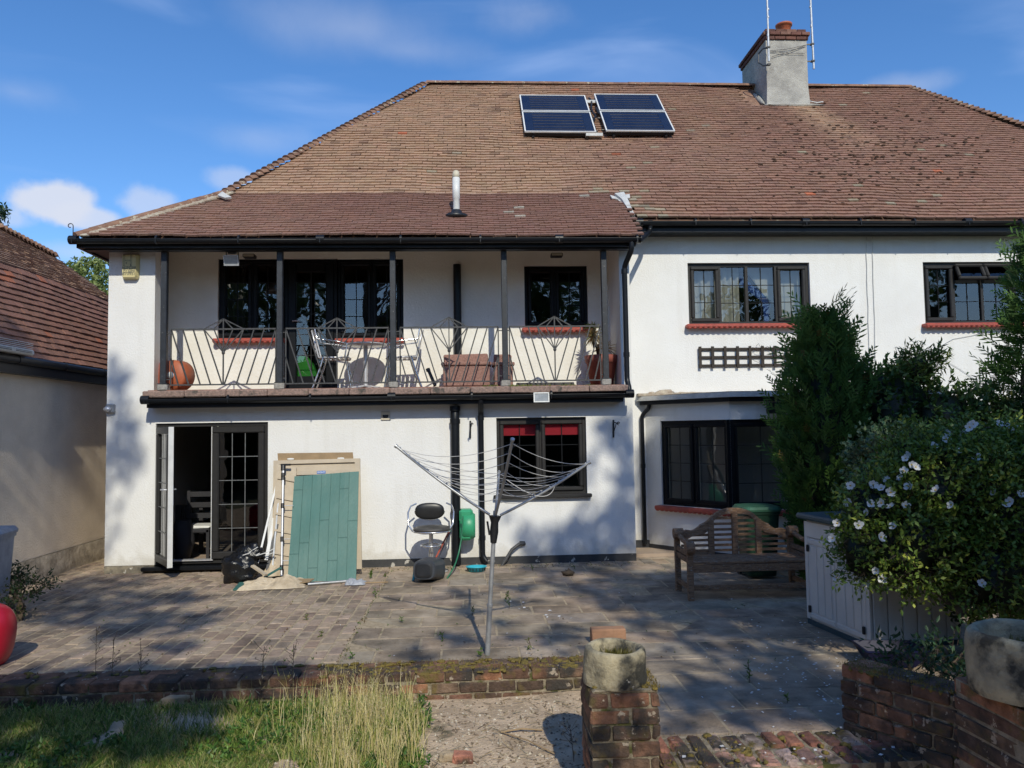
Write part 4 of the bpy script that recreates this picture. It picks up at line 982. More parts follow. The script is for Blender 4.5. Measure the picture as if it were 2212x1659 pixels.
# air conditioner on the gutter side of that roof
pa = atx(38, 774, XN+.25); t = thing('air_conditioner', 'white air conditioning unit sitting low on the neighbouring tiled roof', 'air conditioner', pa)
b = B(); ya0 = atx(-20, 770, XN+.28).y; ya1 = atx(76, 775, XN+.28).y; zt0 = zf1+.015; zt1 = atx(40, 750, XN+.28).z
b.bbox(XN+.14, (ya0+ya1)/2, (zt0+zt1)/2, .27, ya1-ya0, zt1-zt0, .015); b.build('casing', M_white, t)
b = B(); b.box(XN+.276, XN+.279, ya0+.05, ya0+(ya1-ya0)*.45, zt0+.02, zt1-.02); b.box(XN+.276, XN+.279, ya0+(ya1-ya0)*.55, ya1-.06, zt0+.02, zt1-.02); g = b.build('grille', M_lead, t)
b = B(); 
for k in range(6): b.box(XN+.280, XN+.284, ya0+.05, ya1-.05, zt0+.03+k*.02, zt0+.035+k*.02)
b.build('grille_bars', M_white, t)
# ================================================================== THINGS ON THE HOUSE
def on_roof(u, v, h=0): return atplane(u, v, O1+N1*h, N1)
# solar panels
PN = [((1123, 207), (1271, 241), 'upper left solar panel of four on the brown roof'), ((1128, 243), (1284, 286), 'lower left solar panel of four on the brown roof'),
      ((1282, 205), (1433, 240), 'upper right solar panel of four on the brown roof'), ((1295, 242), (1454, 284), 'lower right solar panel of four on the brown roof')]
a_ = on_roof(1123, 206, .12).x; XS = [(on_roof(1126, 225, .12).x, on_roof(1272, 225, .12).x), (on_roof(1129, 265, .12).x, on_roof(1278, 265, .12).x), (on_roof(1288, 222, .12).x, on_roof(1429, 222, .12).x), (on_roof(1303, 263, .12).x, on_roof(1446, 263, .12).x)]
for i, ((u0, v0), (u1, v1), lab) in enumerate(PN):
    X0_ = (XS[0][0]+XS[1][0])/2 if i < 2 else (XS[2][0]+XS[3][0])/2; X1_ = (XS[0][1]+XS[1][1])/2 if i < 2 else (XS[2][1]+XS[3][1])/2
    bt = (on_roof((u0+u1)/2, v0, .12)-O1).dot(S1); bb = (on_roof((u0+u1)/2, v1, .12)-O1).dot(S1); H = bt-bb; W = X1_-X0_
    o = O1+S1*bb+Vector((X0_, 0, 0)); M = Matrix(((1, S1.x, N1.x, o.x), (0, S1.y, N1.y, o.y), (0, S1.z, N1.z, o.z), (0, 0, 0, 1)))
    t = thing('rooftop_collector', lab, 'solar panel', o, 'solar panels on the roof')
    b = B(); b.box(.01, W-.01, .01, H-.01, .05, .118, mx=M); b.build('casing', M_black, t)
    b = B(); s = .021
    for q in ((0, W, 0, s), (0, W, H-s, H), (0, s, s, H-s), (W-s, W, s, H-s)): b.box(q[0], q[1], q[2], q[3], .112, .137, mx=M)
    b.build('frame', M_alu if False else M_white, t)
    b = B(); b.box(s, W-s, s, H-s, .12, .128, mx=M); g = b.build('absorber', M_solar, t)
    b = B(); P = []; n = 6
    for k in range(n):
        yy = H*(.15+.7*k/(n-1)); xs = (.14*W, .86*W) if k % 2 == 0 else (.86*W, .14*W)
        P += [M @ Vector((xs[0], yy, .129)), M @ Vector((xs[1], yy, .129))]
    b.tube(P, .0055, 5); b.build('pipe_run', M_solarpipe, g)
    b = B()
    for x in (W*.12, W*.88): b.box(x-.02, x+.02, -.03, .06, .02, .06, mx=M)
    b.build('bracket', M_blackp, t)
    for k in range(2): b = B(); b.cyl(M @ Vector((-.05 if i > 1 else W+.05, H*(.2+.6*k), .07)), M @ Vector((.0 if i > 1 else W, H*(.2+.6*k), .07)), .02, 8); b.build('pipe_stub', M_blackp, t)
b = B(); 
for (u, v) in ((1277, 222), (1283, 293)): b = B(); q = on_roof(u, v, .06); b.box(q.x-.14, q.x+.14, q.y-.05, q.y+.05, q.z-.02, q.z+.03, mx=None); b.build('lead_flashing', M_leadsheet, house)
b = B(); P = [on_roof(u, v, .09) for (u, v) in ((1272, 212), (1278, 218), (1277, 236), (1282, 246), (1287, 250), (1280, 262), (1286, 280))]; b.tube(P, .018, 7); b.tube([p+Vector((.09, 0, .02)) for p in P[2:5]], .022, 7)
single(b, 'solar_pipework', M_blackp, 'black insulated pipework between the left and right solar panels', 'pipe', P[3])
# flue
f0 = atplane(986, 463, Vector((0, YE, ZE)), N2); t = thing('flue_pipe', 'white flue pipe with slotted top standing on the lower roof', 'flue', f0)
zt = at(985, 369, f0.y).z; b = B(); b.lathe([(.046, -.05), (.046, .35*(zt-f0.z)), (.052, .36*(zt-f0.z)), (.050, (zt-f0.z)*.84), (.0, (zt-f0.z)*.84)], f0, 18); b.build('pipe', M_white, t)
b = B(); b.lathe([(.049, (zt-f0.z)*.84), (.045, (zt-f0.z)*.97), (.03, zt-f0.z), (0, zt-f0.z)], f0, 18)
for k in range(6): b.cyl(f0+Vector((0, 0, (zt-f0.z)*(.85+.023*k))), f0+Vector((0, 0, (zt-f0.z)*(.858+.023*k))), .055-.003*k, 18)
b.build('terminal', M_vent, t)
b = B(); b.lathe([(.13, -.10), (.10, -.02), (.07, .05), (.057, .06)], f0, 18); b.blob(f0+Vector((0, -.02, -.04)), .17, .15, .05, 14, 6, .2); b.build('lead_collar', M_blackp, t)
# aerial masts
yl = cy0-.12; pl = [at(1657, -30, yl), at(1661, 133, yl)]
t = thing('aerial_mast', 'pale aerial mast strapped to the left corner of the chimney', 'aerial mast', pl[1], 'aerial masts')
b = B(); b.cyl(pl[0]+Vector((0, 0, 1.2)), pl[1], .018, 10)
for v in (20, 37, 75, 77): q = at(1659, v, yl); b.cyl(q-Vector((0, 0, .015)), q+Vector((0, 0, .015)), .022, 10)
b.build('mast', M_mast, t)
def cbr(c, sx, parent, dy):
    b = B()
    for s in (-1, 1): b.bar(c+Vector((0, 0, s*.16)), c+Vector((-sx*.08, dy*.5, s*.16)), .02); b.bar(c+Vector((-sx*.08, dy*.5, s*.16)), c+Vector((-sx*.15, dy, s*.08)), .02)
    b.bar(c+Vector((-sx*.15, dy, .08)), c+Vector((-sx*.15, dy, -.08)), .02)
    for s in (-1, 1): b.box(c.x-.03, c.x+.03, c.y-.03, c.y+.03, c.z+s*.16-.015, c.z+s*.16+.015)
    b.build('bracket', M_blackp, parent)
cbr(at(1660, 121, yl), 1, t, .1)
pr = [at(1748, -30, cy0+.05), at(1758, 149, cy0+.05)]
t = thing('aerial_mast', 'pale aerial mast bracketed out from the right side of the chimney', 'aerial mast', pr[1], 'aerial masts')
b = B(); b.cyl(pr[0]+Vector((0, 0, 1.2)), pr[1], .019, 10)
for v in (15, 55, 57, 97, 100): q = at(1748+10*(v+30)/179, v, cy0+.05); b.cyl(q-Vector((0, 0, .015)), q+Vector((0, 0, .015)), .023, 10)
b.build('mast', M_mast, t); cbr(at(1755, 114, cy0+.05), 1.4, t, .02)
b = B(); a = at(1662, 110, cy0-.03); c = at(1742, 97, cy0-.03); d = at(1738, 115, cy0-.03)
for q, w in ((c, a), (d, a), (c, at(1668, 122, cy0-.03))): b.tube([q, (q+w)/2-Vector((0, 0, .02)), w], .005, 5)
single(b, 'lashing_wire', M_iron, 'thin lashing wires across the front of the chimney', 'wire', a)
b = B(); b.tube([on_roof(1740, 212, .05), on_roof(1750, 219, .03), on_roof(1765, 222, .05), on_roof(1778, 220, .04)], .012, 6); single(b, 'roof_cable', M_cable, 'pale cable lying on the roof at the right foot of the chimney', 'cable', on_roof(1750, 219, .04))
# alarm box
q0 = at(267, 551, YW-.002); q1 = at(302, 604, YW-.002); xa_, xb_, za_, zb2 = q0.x, q1.x, q1.z, q0.z; W = xb_-xa_; H = zb2-za_
t = thing('alarm_box', 'yellowed burglar alarm box with company lettering high on the corner pier', 'alarm box', ((xa_+xb_)/2, YW, za_))
b = B(); xm_ = (xa_+xb_)/2; yf = YW-.085
pr_ = [(xa_+.004, za_+.03), (xa_+.018, za_), (xb_-.018, za_), (xb_-.004, za_+.03), (xb_, zb2-.01), (xb_-.01, zb2), (xa_+.01, zb2), (xa_, zb2-.01)]
i_ = [(xm_+(x-xm_)*.82, (za_+zb2)/2+(z-(za_+zb2)/2)*.9) for (x, z) in pr_]; n = len(pr_)
vs = [(x, YW-.001, z) for (x, z) in pr_]+[(x, YW-.035, z) for (x, z) in pr_]+[(x, yf, z) for (x, z) in i_]
fs = [(k, (k+1) % n, n+(k+1) % n, n+k) for k in range(n)]+[(n+k, n+(k+1) % n, 2*n+(k+1) % n, 2*n+k) for k in range(n)]+[tuple(range(2*n, 3*n))]
b.add(vs, fs); b.build('casing', M_alarm, t)
def rectline(b, x0, x1, z0, z1, w, y): b.box(x0, x1, y-.001, y, z0, z0+w); b.box(x0, x1, y-.001, y, z1-w, z1); b.box(x0, x0+w, y-.001, y, z0+w, z1-w); b.box(x1-w, x1, y-.001, y, z0+w, z1-w)
b = B(); zz = lambda f: za_+H*f; xx = lambda f: xa_+W*f; yy = yf-.0015; w = .006       # emblem: linked H and S of outlined bars
for (a, c, e, g) in ((.16, .26, .50, .95), (.58, .68, .50, .95), (.26, .58, .70, .745)): rectline(b, xx(a), xx(c), zz(e), zz(g), .004, yy)
P = [(.58, .66), (.34, .66), (.34, .58), (.60, .58), (.60, .49), (.26, .49)]
for (p, q) in zip(P, P[1:]): b.bar((xx(p[0]), yy, zz(p[1])), (xx(q[0]), yy, zz(q[1])), .007, .002 if p[1] == q[1] else .007)
b.build('emblem', M_ink, t)
for txt, f, sz in (('HUNTER', .395, .040), ('SECURITY', .335, .031), ('01689', .235, .050), ('870951', .135, .050)):
    text_mesh(txt, sz, 'lettering', M_ink, t, (xm_+.004, yf-.002, zz(f)), .0003, 1.15 if sz != .036 else 1.0)
# floodlights
def floodlight(u0, v0, u1, v1, Y, label, m, up=.07, gl=M_facade_led, tilt=18, wires=True):
    a = at(u0, v0, Y); c = at(u1, v1, Y); W = c.x-a.x; H = a.z-c.z; ct = (a+c)/2
    t = thing('floodlight', label, 'floodlight', ct, 'floodlights on the house')
    M = T(ct.x, ct.y, ct.z) @ Matrix.Rotation(rad(tilt), 4, 'X'); b = B()
    vs = [(sx*W/2, -.03, sz*H/2) for sx, sz in ((-1, -1), (1, -1), (1, 1), (-1, 1))]+[(sx*W*.36, .08, sz*H*.33) for sx, sz in ((-1, -1), (1, -1), (1, 1), (-1, 1))]
    b.add([M @ Vector(v) for v in vs], [(4, 7, 6, 5), (0, 1, 5, 4), (1, 2, 6, 5), (2, 3, 7, 6), (3, 0, 4, 7), (0, 3, 2, 1)])
    s = W*.07
    for q in ((-W/2, W/2, -H/2, -H/2+s), (-W/2, W/2, H/2-s, H/2), (-W/2, -W/2+s, -H/2+s, H/2-s), (W/2-s, W/2, -H/2+s, H/2-s)): b.box(q[0], q[1], -.045, -.0305, q[2], q[3], mx=M)
    b.build('housing', m, t); b = B(); b.box(-W/2+s, W/2-s, -.036, -.0315, -H/2+s, H/2-s, mx=M); b.build('lens', gl, t)
    b = B()
    for sx in (-1, 1): b.bar(M @ Vector((sx*W*.40, .03, 0)), M @ Vector((sx*W*.40, .04, H/2+up)), .012)
    b.bar(M @ Vector((-W*.42, .04, H/2+up)), M @ Vector((W*.42, .04, H/2+up)), .014); b.box(-.05, .05, .02, .07, H/2+.01, H/2+up, mx=M); b.build('bracket', M_blackp, t); return t
floodlight(485, 551, 517, 573, YE+.22, 'silver floodlight hanging from the eaves over the balcony windows', M_mast, .04)
floodlight(1152, 849, 1186, 870, YB-.16, 'grey floodlight on the balcony gutter above the red blind window', M_galv, .0, tilt=-8)
b_ = floodlight(1654, 869, 1695, 892, Bc.y-.12, 'black floodlight under the flat bay roof beside the conifer', M_blackp, .02, M_blackp, 10)
for (u0, u1, v0, v1, lab) in ((524, 550, 540, 547, 'small boxed light under the eaves beside the hanging floodlight'), (1190, 1216, 539, 548, 'small boxed light under the eaves above the narrow balcony window')):
    a = at(u0, v0, YE+.45); c = at(u1, v1, YE+.45); t = thing('soffit_light', lab, 'light', (a+c)/2, 'boxed lights under the eaves')
    b = B(); b.bbox((a.x+c.x)/2, a.y+.05, 4.095, c.x-a.x, .12, .05, .01); b.build('body', M_blackp, t); b = B(); b.box(a.x+.01, c.x-.01, a.y-.011, a.y-.0085, 4.08, 4.112); b.build('lens', M_vent, t)
a = at(232, 873, YW); c = at(250, 892, YW); t = thing('wall_light', 'small grey wall light on the left edge of the corner pier', 'wall light', (a+c)/2)
b = B(); b.bbox((a.x+c.x)/2, YW-.03, (a.z+c.z)/2, c.x-a.x, .06, a.z-c.z, .012); b.build('body', M_galv, t); b = B(); b.blob((a.x+.03, YW-.07, (a.z+c.z)/2-.01), .05, .03, .035, 12, 8); b.build('lens', M_alu, t)
a = at(823, 889, YW); c = at(843, 907, YW); t = thing('wall_vent', 'square cream wall vent under the balcony', 'vent', (a+c)/2)
b = B(); 
for q in ((a.x, c.x, c.z, c.z+.022), (a.x, c.x, a.z-.03, a.z), (a.x, a.x+.02, c.z+.022, a.z-.03), (c.x-.02, c.x, c.z+.022, a.z-.03)): b.box(q[0], q[1], YW-.018, YW-.001, q[2], q[3])
b.build('surround', M_vent, t); b = B(); b.cyl(((a.x+c.x)/2, YW-.008, (a.z+c.z)/2), ((a.x+c.x)/2, YW-.003, (a.z+c.z)/2), .038, 18); b.build('opening', M_blackp, t); b = B(); b.box(a.x+.02, c.x-.02, YW-.012, YW-.0085, (a.z+c.z)/2+.012, a.z-.03); b.build('cowl', M_vent, t)
# hanging basket brackets
for (u, v0, v1, lab) in ((1016, 909, 946, 'black basket bracket on the wall between the drainpipes'), (1325, 907, 945, 'black basket bracket on the wall right of the red blind window')):
    a = at(u, v0, YW-.012); c = at(u, v1, YW-.012); t = thing('basket_bracket', lab, 'bracket', c, 'hanging basket brackets'); b = B(); b.bar(a, c, .022, .012); b.build('back_plate', M_blackp, t)
    b = B(); m = a+Vector((0, -.02, -.03)); e = a+Vector((.02, -.24, -.05)); b.bar(m, e, .012); b.bar(c+Vector((0, 0, .06)), m+(e-m)*.6, .01); b.tube([e+Vector((math.cos(g)*.015, 0, math.sin(g)*.02)) for g in [k*.6 for k in range(9)]], .006, 5); b.build('arm', M_blackp, t)
# trellis
t = thing('trellis', 'dark wooden trellis panel fixed flat to the white wall below the curtained window', 'trellis', at(1620, 770, YR-.03))
b = B(); xa_ = at(1509, 770, YR-.03).x; xb_ = at(1760, 770, YR-.03).x
for v in (754.5, 772, 790): z = at(1509, v, YR-.03).z; b.bbox((xa_+xb_)/2, YR-.022, z, xb_-xa_, .018, .036, .003)
for k in range(10): x = xa_+.02+(at(1536, 770, YR-.03).x-xa_)*k; b.bbox(x, YR-.045, at(1509, 772.3, YR-.03).z, .042, .018, .315, .003, mx=None, jit=.002)
single(b, 'trellis_lattice', M_darkwood, '', '', (0, 0, 0)) if False else b.build('lattice', M_darkwood, t)
rn = random.Random(4); b = B()
for i in range(7):
    p = at(rn.uniform(1620, 1740), rn.uniform(740, 800), YR-.06); P = [p]
    for k in range(7): P.append(P[-1]+Vector((rn.uniform(-.02, .07), 0, rn.uniform(-.05, .05))))
    b.tube(P, .003, 4)
b.build('dry_vine', M_twig, t)

# ================================================================== THINGS ON THE BALCONY
def bistro_chair(x, y, face, label):
    t = thing('bistro_chair', label, 'chair', (x, y, ZF), 'aluminium bistro chairs on the balcony'); M = T(x, y, ZF) @ Matrix.Rotation(face, 4, 'Z')   # local +x = forwards
    P = lambda *p: M @ Vector(p)
    for s in (-1, 1):
        b = B(); b.tube([P(.24, s*.24, 0), P(.20, s*.23, .25), P(.16, s*.235, .42), P(.19, s*.25, .60), P(.02, s*.26, .635), P(-.20, s*.22, .66), P(-.23, s*.2, .80)], .011, 7); b.build('arm', M_chrome, t)
        b = B(); b.tube([P(-.26, s*.22, 0), P(-.17, s*.2, .25), P(-.12, s*.19, .42)], .011, 7); b.build('leg', M_chrome, t)
    b = B(); b.tube([P(-.18, -.19, .42), P(-.23, -.2, .62), P(-.27, -.19, .77), P(-.28, 0, .80), P(-.27, .19, .77), P(-.23, .2, .62), P(-.18, .19, .42)], .011, 7)
    for k in range(5): z = .50+.062*k; xx_ = -.20-.07*(z-.42)/.35; b.bbox(0, 0, 0, .008, .38, .042, .003, mx=M @ T(xx_-.005, 0, z) @ Matrix.Rotation(rad(-12), 4, 'Y'))
    b.build('backrest', M_alu, t)
    b = B(); b.tube([P(.20, -.2, .42), P(.22, 0, .42), P(.20, .2, .42), P(-.18, .19, .42), P(-.18, -.19, .42)], .012, 7, closed=True)
    for k in range(6): b.bbox(-.15+.062*k, 0, .428, .045, .38, .008, .003, mx=M)
    b.build('seat', M_alu, t)
xc1 = at(722, 800, 10.45).x; xc2 = at(850, 800, 10.45).x; xt = at(790, 800, 10.5).x
bistro_chair(xc1+.0, 10.43, rad(5), 'aluminium slatted chair at the left of the round balcony table')
bistro_chair(xc2+.12, 10.5, rad(184), 'aluminium slatted chair at the right of the round balcony table')
t = thing('bistro_table', 'round metal table on one column between the two balcony chairs', 'table', (xt, 10.5, ZF)); zt = at(790, 743, 10.5).z
b = B(); b.lathe([(.001, zt-ZF), (.28, zt-ZF), (.29, zt-ZF-.008), (.28, zt-ZF-.025), (.001, zt-ZF-.025)], (xt, 10.5, ZF), 28); b.build('table_top', M_alu, t)
b = B(); b.cyl((xt, 10.5, ZF+.05), (xt, 10.5, zt-.025), .03, 12); b.build('column', M_alu, t)
b = B()
for k in range(4): g = rad(20+90*k); b.bar((xt, 10.5, ZF+.06), (xt+math.cos(g)*.25, 10.5+math.sin(g)*.25, ZF+.02), .055, .02)
b.build('foot', M_alu, t)
# stone boxes
def stone_box(u0, u1, v0, Y, label, d=.35):
    x0 = at(u0, 800, Y).x; x1 = at(u1, 800, Y).x; z = at(u0, v0, Y).z; t = thing('stone_box', label, 'box', ((x0+x1)/2, Y+d/2, ZF), 'speckled boxes on the balcony')
    b = B(); b.bbox((x0+x1)/2, Y+d/2, (ZF+z)/2, x1-x0, d, z-ZF-.05, .01); b.build('body', M_granbox, t)
    b = B(); b.bbox((x0+x1)/2, Y+d/2, z-.02, x1-x0+.05, d+.05, .045, .01)
    b.bbox((x0+x1)/2, Y+d-.05, z+.07, (x1-x0)*.98, .06, .13, .02, jit=.01); b.build('lid', M_granbox, t)
stone_box(957, 1058, 783, 10.32, 'wide speckled pink stone box behind the balcony railing'); stone_box(1068, 1108, 783, 10.33, 'narrow speckled pink stone box beside the fourth balcony post')
q = at(940, 833, 10.12); b = B(); b.cyl(q, q+Vector((-.09, .1, .21)), .022, 10); b.cyl(q+Vector((-.09, .1, .2)), q+Vector((-.10, .11, .23)), .03, 10); single(b, 'rolled_mat', M_blackp, 'short black tube leaning against the wide speckled box', 'tube', q)
# orange drum and red bag at the left
q = at(390, 812, 10.3); t = thing('orange_drum', 'round orange clay drum lying on its side behind the first railing', 'drum', q); b = B(); R = .20; cx_, cz_ = at(388, 812, 10.25).x, ZF+.20
Mx = Matrix.Rotation(rad(90), 3, 'X') @ Matrix.Rotation(rad(-14), 3, 'Y'); b.lathe([(.001, 0), (R*.8, 0), (R, .03), (R, .22), (R*.9, .25), (.001, .25)], (cx_, 10.36, cz_), 28, mx=Mx); b.build('drum', M_orange, t)
b = B(); b.lathe([(.001, .252), (.045, .252), (.045, .26), (.001, .262)], (cx_, 10.36, cz_), 16, mx=Mx); b.build('label_disc', M_white, t)
q = at(349, 815, 10.33); b = B(); b.blob((q.x-.02, 10.38, ZF+.19), .13, .1, .2, 16, 12, .25, 3, pw=.7); single(b, 'red_sack', M_terra, 'dull red sack behind the first balcony post', 'sack', (q.x, 10.38, ZF))
# green shape behind the balcony door
q = at(668, 812, YR+.25); b = B(); b.prism([at(u, v, YR+.3) for (u, v) in ((641, 828), (641, 775), (647, 769), (662, 770), (675, 785), (692, 828))], Vector((0, .12, 0))); single(b, 'green_play_tent', M_greenT, 'bright green cloth shape seen through the balcony door', 'tent', (q.x, YR+.3, ZF+.1))
# spiky plant in terracotta pot
pc = at(1300, 820, 10.55); t = thing('spiky_pot_plant', 'spiky dry topped plant in a terracotta pot at the right end of the balcony', 'potted plant', (pc.x, 10.55, ZF)); ph = at(1300, 768, 10.55).z-ZF
b = B(); b.lathe([(.001, 0), (.15, 0), (.205, ph*.75), (.22, ph*.76), (.235, ph*.98), (.22, ph), (.205, ph*.97), (.19, ph*.85), (.001, ph*.85)], (pc.x, 10.55, ZF), 28); b.build('pot', M_terra, t)
pt = at(1281, 735, 10.5); b = B(); b.tube([(pc.x-.02, 10.55, ZF+ph*.8), (pc.x-.06, 10.53, ZF+ph+.15), (pt.x+.02, 10.5, pt.z-.1), (pt.x, 10.5, pt.z+.12)], [.03, .03, .025, .015], 8); b.build('stem', M_bark, t)
rn = random.Random(2); b = B()
def spiky(c, n, L, cols, dn):
    for i in range(n):
        g = rn.uniform(0, 6.28); e = rn.uniform(-1.0, 1.3) if dn else rn.uniform(.1, 1.3); d = Vector((math.cos(g)*math.cos(e), math.sin(g)*math.cos(e), math.sin(e))); l = L*rn.uniform(.6, 1); s = d.cross(Vector((0, 0, 1))).normalized()*.011; m = c+d*l*.5+Vector((0, 0, -.01)); b.add([c-s*.6, c+s*.6, m+s, c+d*l+Vector((0, 0, -.05*l/L)), m-s], [(0, 1, 2, 3, 4)], rn.choice(cols))
spiky(Vector((pt.x, 10.5, pt.z+.07)), 90, .20, [(.62, .45, .20), (.50, .33, .13), (.26, .30, .09), (.65, .52, .30)], True)
spiky(Vector((pt.x, 10.5, pt.z+.17)), 30, .17, [(.16, .24, .06), (.24, .28, .08), (.45, .38, .15)], False)
spiky(Vector((pc.x+.05, 10.5, ZF+ph+.1)), 34, .24, [(.5, .42, .3), (.4, .3, .16)], True)
b.build('leaves', M_leaf, t)
b = B(); rn = random.Random(12)
for (u0, u1, n) in ((1044, 1075, 160), (1098, 1150, 360), (1155, 1190, 90), (1210, 1245, 120), (1260, 1280, 40)):
    for i in range(n): p = at(rn.uniform(u0, u1), 840, YB+.05); clump(b, (p.x, YB+rn.uniform(-.02, .1), 2.298), .02, 1, .05*rn.uniform(.4, 1), rn, (.10, .17, .03), (.30, .30, .07))
meta(b.build('coping_weeds', M_leaf), 'straggly green weeds growing along the balcony coping', 'weeds', kind='stuff')
b = B(); xa_, xb_ = at(1115, 829, 10.8).x, at(1240, 829, 10.8).x; b.bbox((xa_+xb_)/2, 10.8, ZF+.05, xb_-xa_, .06, .075, .008); single(b, 'metal_trough', M_iron, 'long low grey metal trough on the balcony floor', 'trough', ((xa_+xb_)/2, 10.8, ZF))

# ================================================================== CLOTHES AIRER
p0 = atz(1052, 1414); hub = at(1069, 1120, p0.y)
t = thing('rotary_airer', 'grey rotary clothes airer standing open on the patio', 'clothes airer', p0)
b = B(); d = hub-p0; b.cyl(p0-Vector((0, 0, .05)), p0+d*.36, .0205, 14); b.cyl(p0+d*.34, hub+d.normalized()*.06, .017, 14); b.cyl(p0+d*.35, p0+d*.37, .024, 14); b.build('pole', M_galv, t)
b = B(); b.tube([p0+d*.82, p0+d*.90, p0+d*.97, hub+d*.02], [.024, .034, .03, .05], 14); b.bar(p0+d*.88+Vector((-.035, -.01, 0)), hub+Vector((-.06, -.01, -.02)), .016); b.build('hub', M_blackp, t)
tips = {'L': at(856, 964, p0.y+.1), 'R': at(1273, 999, p0.y-.1), 'F': at(1107, 950, p0.y-.62), 'K': at(1078, 1020, p0.y+.72)}
arms = {}
for k, q in tips.items():
    h = hub+(q-hub).normalized()*.05; arms[k] = (h, q); b = B(); n = 8; b.tube([h+(q-h)*(i/n)-Vector((0, 0, .02*math.sin(math.pi*i/n))) for i in range(n+1)], .0110, 8)
    b.cyl(q-(q-h)*.01, q+(q-h)*.012, .016, 8)
    for i in range(7): p = h+(q-h)*(.36+.6*i/6.)-Vector((0, 0, .02*math.sin(math.pi*(.36+.6*i/6)))); b.blob(p+Vector((0, 0, .012)), .009, .009, .009, 6, 4)
    b.build('arm', M_galv, t)
rn = random.Random(6); b = B()
order = ['L', 'F', 'R', 'K']
for i in range(4):
    A_, B_ = arms[order[i]], arms[order[(i+1) % 4]]
    for k in range(6):
        f = .36+.6*k/5.; g = min(1, max(.3, f+rn.uniform(-.02, .02))); a = A_[0]+(A_[1]-A_[0])*f; c = B_[0]+(B_[1]-B_[0])*g; sg = rn.uniform(.02, .06)*(.5+f); P = [a+(c-a)*(j/12)-Vector((0, 0, sg*4*(j/12)*(1-j/12))) for j in range(13)]
        b.tube(P, .0024, 5)
a = arms['R']; P = [a[0]+(a[1]-a[0])*.62, hub+Vector((.45, -.1, .12)), hub+Vector((.3, -.1, .15)), hub+Vector((.1, 0, .3))]; b.tube([P[0]*(1-s)**3+P[1]*3*s*(1-s)**2+P[2]*3*s*s*(1-s)+P[3]*s**3 for s in [i/14 for i in range(15)]], .003, 5)
b.build('line', M_cord, t)

# ================================================================== BY THE WALL
# bar stool
sx = at(931, 1150, 9.72).x; sy = 9.72; t = thing('bar_stool', 'black and chrome bar stool with armrests against the white wall', 'stool', (sx, sy, 0)); zs_ = at(935, 1142, sy).z
b = B(); b.lathe([(.001, .0), (.21, .0), (.215, .015), (.12, .035), (.035, .06), (.001, .06)], (sx, sy, 0), 26); b.build('base', M_chrome, t)
b = B(); b.cyl((sx, sy, .03), (sx, sy, zs_-.05), .026, 14); b.cyl((sx, sy, .03), (sx, sy, zs_*.45), .034, 14); b.build('column', M_chrome, t)
b = B(); zr_ = at(925, 1177, sy).z; b.tube([(sx+math.cos(g)*.125, sy-.03+math.sin(g)*.125, zr_) for g in [k*math.pi/10 for k in range(20)]], .009, 7, closed=True); b.bar((sx, sy, zr_), (sx, sy-.15, zr_), .02, .01); b.build('foot_ring', M_chrome, t)
b = B(); b.blob((sx+.015, sy-.02, zs_), .235, .20, .042, 22, 10, pw=.8); b.build('seat', M_seatu, t)
b = B(); b.tube([(sx+.015+math.cos(g)*.235, sy-.02+math.sin(g)*.19, zs_-.025) for g in [k*math.pi/12 for k in range(24)]], .011, 7, closed=True)
for s in (-1, 1):
    b.tube([(sx+s*.19, sy+.16, zs_+.30), (sx+s*.26, sy+.12, zs_+.27), (sx+s*.285, sy+.02, zs_+.20), (sx+s*.275, sy-.05, zs_+.06), (sx+s*.22, sy-.06, zs_-.025)], .011, 8)
b.build('armrest', M_chrome, t)
zb3 = at(928, 1104, sy+.15).z; xb3 = at(928, 1104, sy+.15).x; b = B(); b.blob((xb3, sy+.15, zb3), .185, .04, .105, 26, 14, pw=.78); b.build('backrest', M_cushion, t)
b = B(); b.tube([(xb3-.185+.0, sy+.15, zb3)]+[(xb3+math.cos(g)*.187, sy+.16, zb3+math.sin(g)*.107) for g in [math.pi+k*math.pi/10 for k in range(11)]], .008, 6); b.build('back_rim', M_chrome, t)
# hose reel and hose
xr0, xr1, zr0, zr1 = rect(989, 1099, 1032, 1166, 9.95); t = thing('hose_reel', 'green wall mounted hose reel between the two drainpipes', 'hose reel', ((xr0+xr1)/2, 10.0, zr0)); W = xr1-xr0; H = zr1-zr0
b = B(); zc_ = (zr0+zr1)/2-.02
b.lathe([(.001, -.1), (H*.36, -.1), (H*.43, -.075), (H*.43, .04), (H*.36, .075), (.001, .075)], (xr0+W*.58, 9.96, zc_), 30, mx=Matrix.Rotation(rad(90), 3, 'Y') @ Matrix.Rotation(0, 3, 'X'))
b.bbox(xr0+W*.42, 9.96, zr1-.09, W*.7, .2, .17, .03); b.bbox(xr0+W*.40, 9.93, zc_-.03, W*.62, .16, H*.72, .03)
b.build('casing', M_hose, t); b = B(); b.bbox(xr0+W*.44, 9.85, zr1-.135, W*.4, .03, .035, .005); b.build('slot', M_blackp, t); b = B(); b.cyl((xr0+W*.22, 9.86, zr1-.15), (xr0+W*.22, 9.80, zr1-.16), .02, 10); b.build('nozzle', M_hose, t)
b = B(); b.box(xr0+.02, xr1-.05, 10.0, YW, zc_-.06, zc_+.06); b.build('wall_bracket', M_blackp, t)
P = [at(u, v, y) for (u, v, y) in ((1000, 1115, 9.8), (999, 1140, 9.78), (996, 1170, 9.75), (990, 1200, 9.7), (980, 1228, 9.5), (966, 1249, 9.25))]; P = [P[0]]+P; b = B(); q = []
for i in range(len(P)-2):
    for s in (0, .33, .66): q.append(P[i]*((1-s)**2/2)+P[i+1]*(.5+s*(1-s))+P[i+2]*(s*s/2))
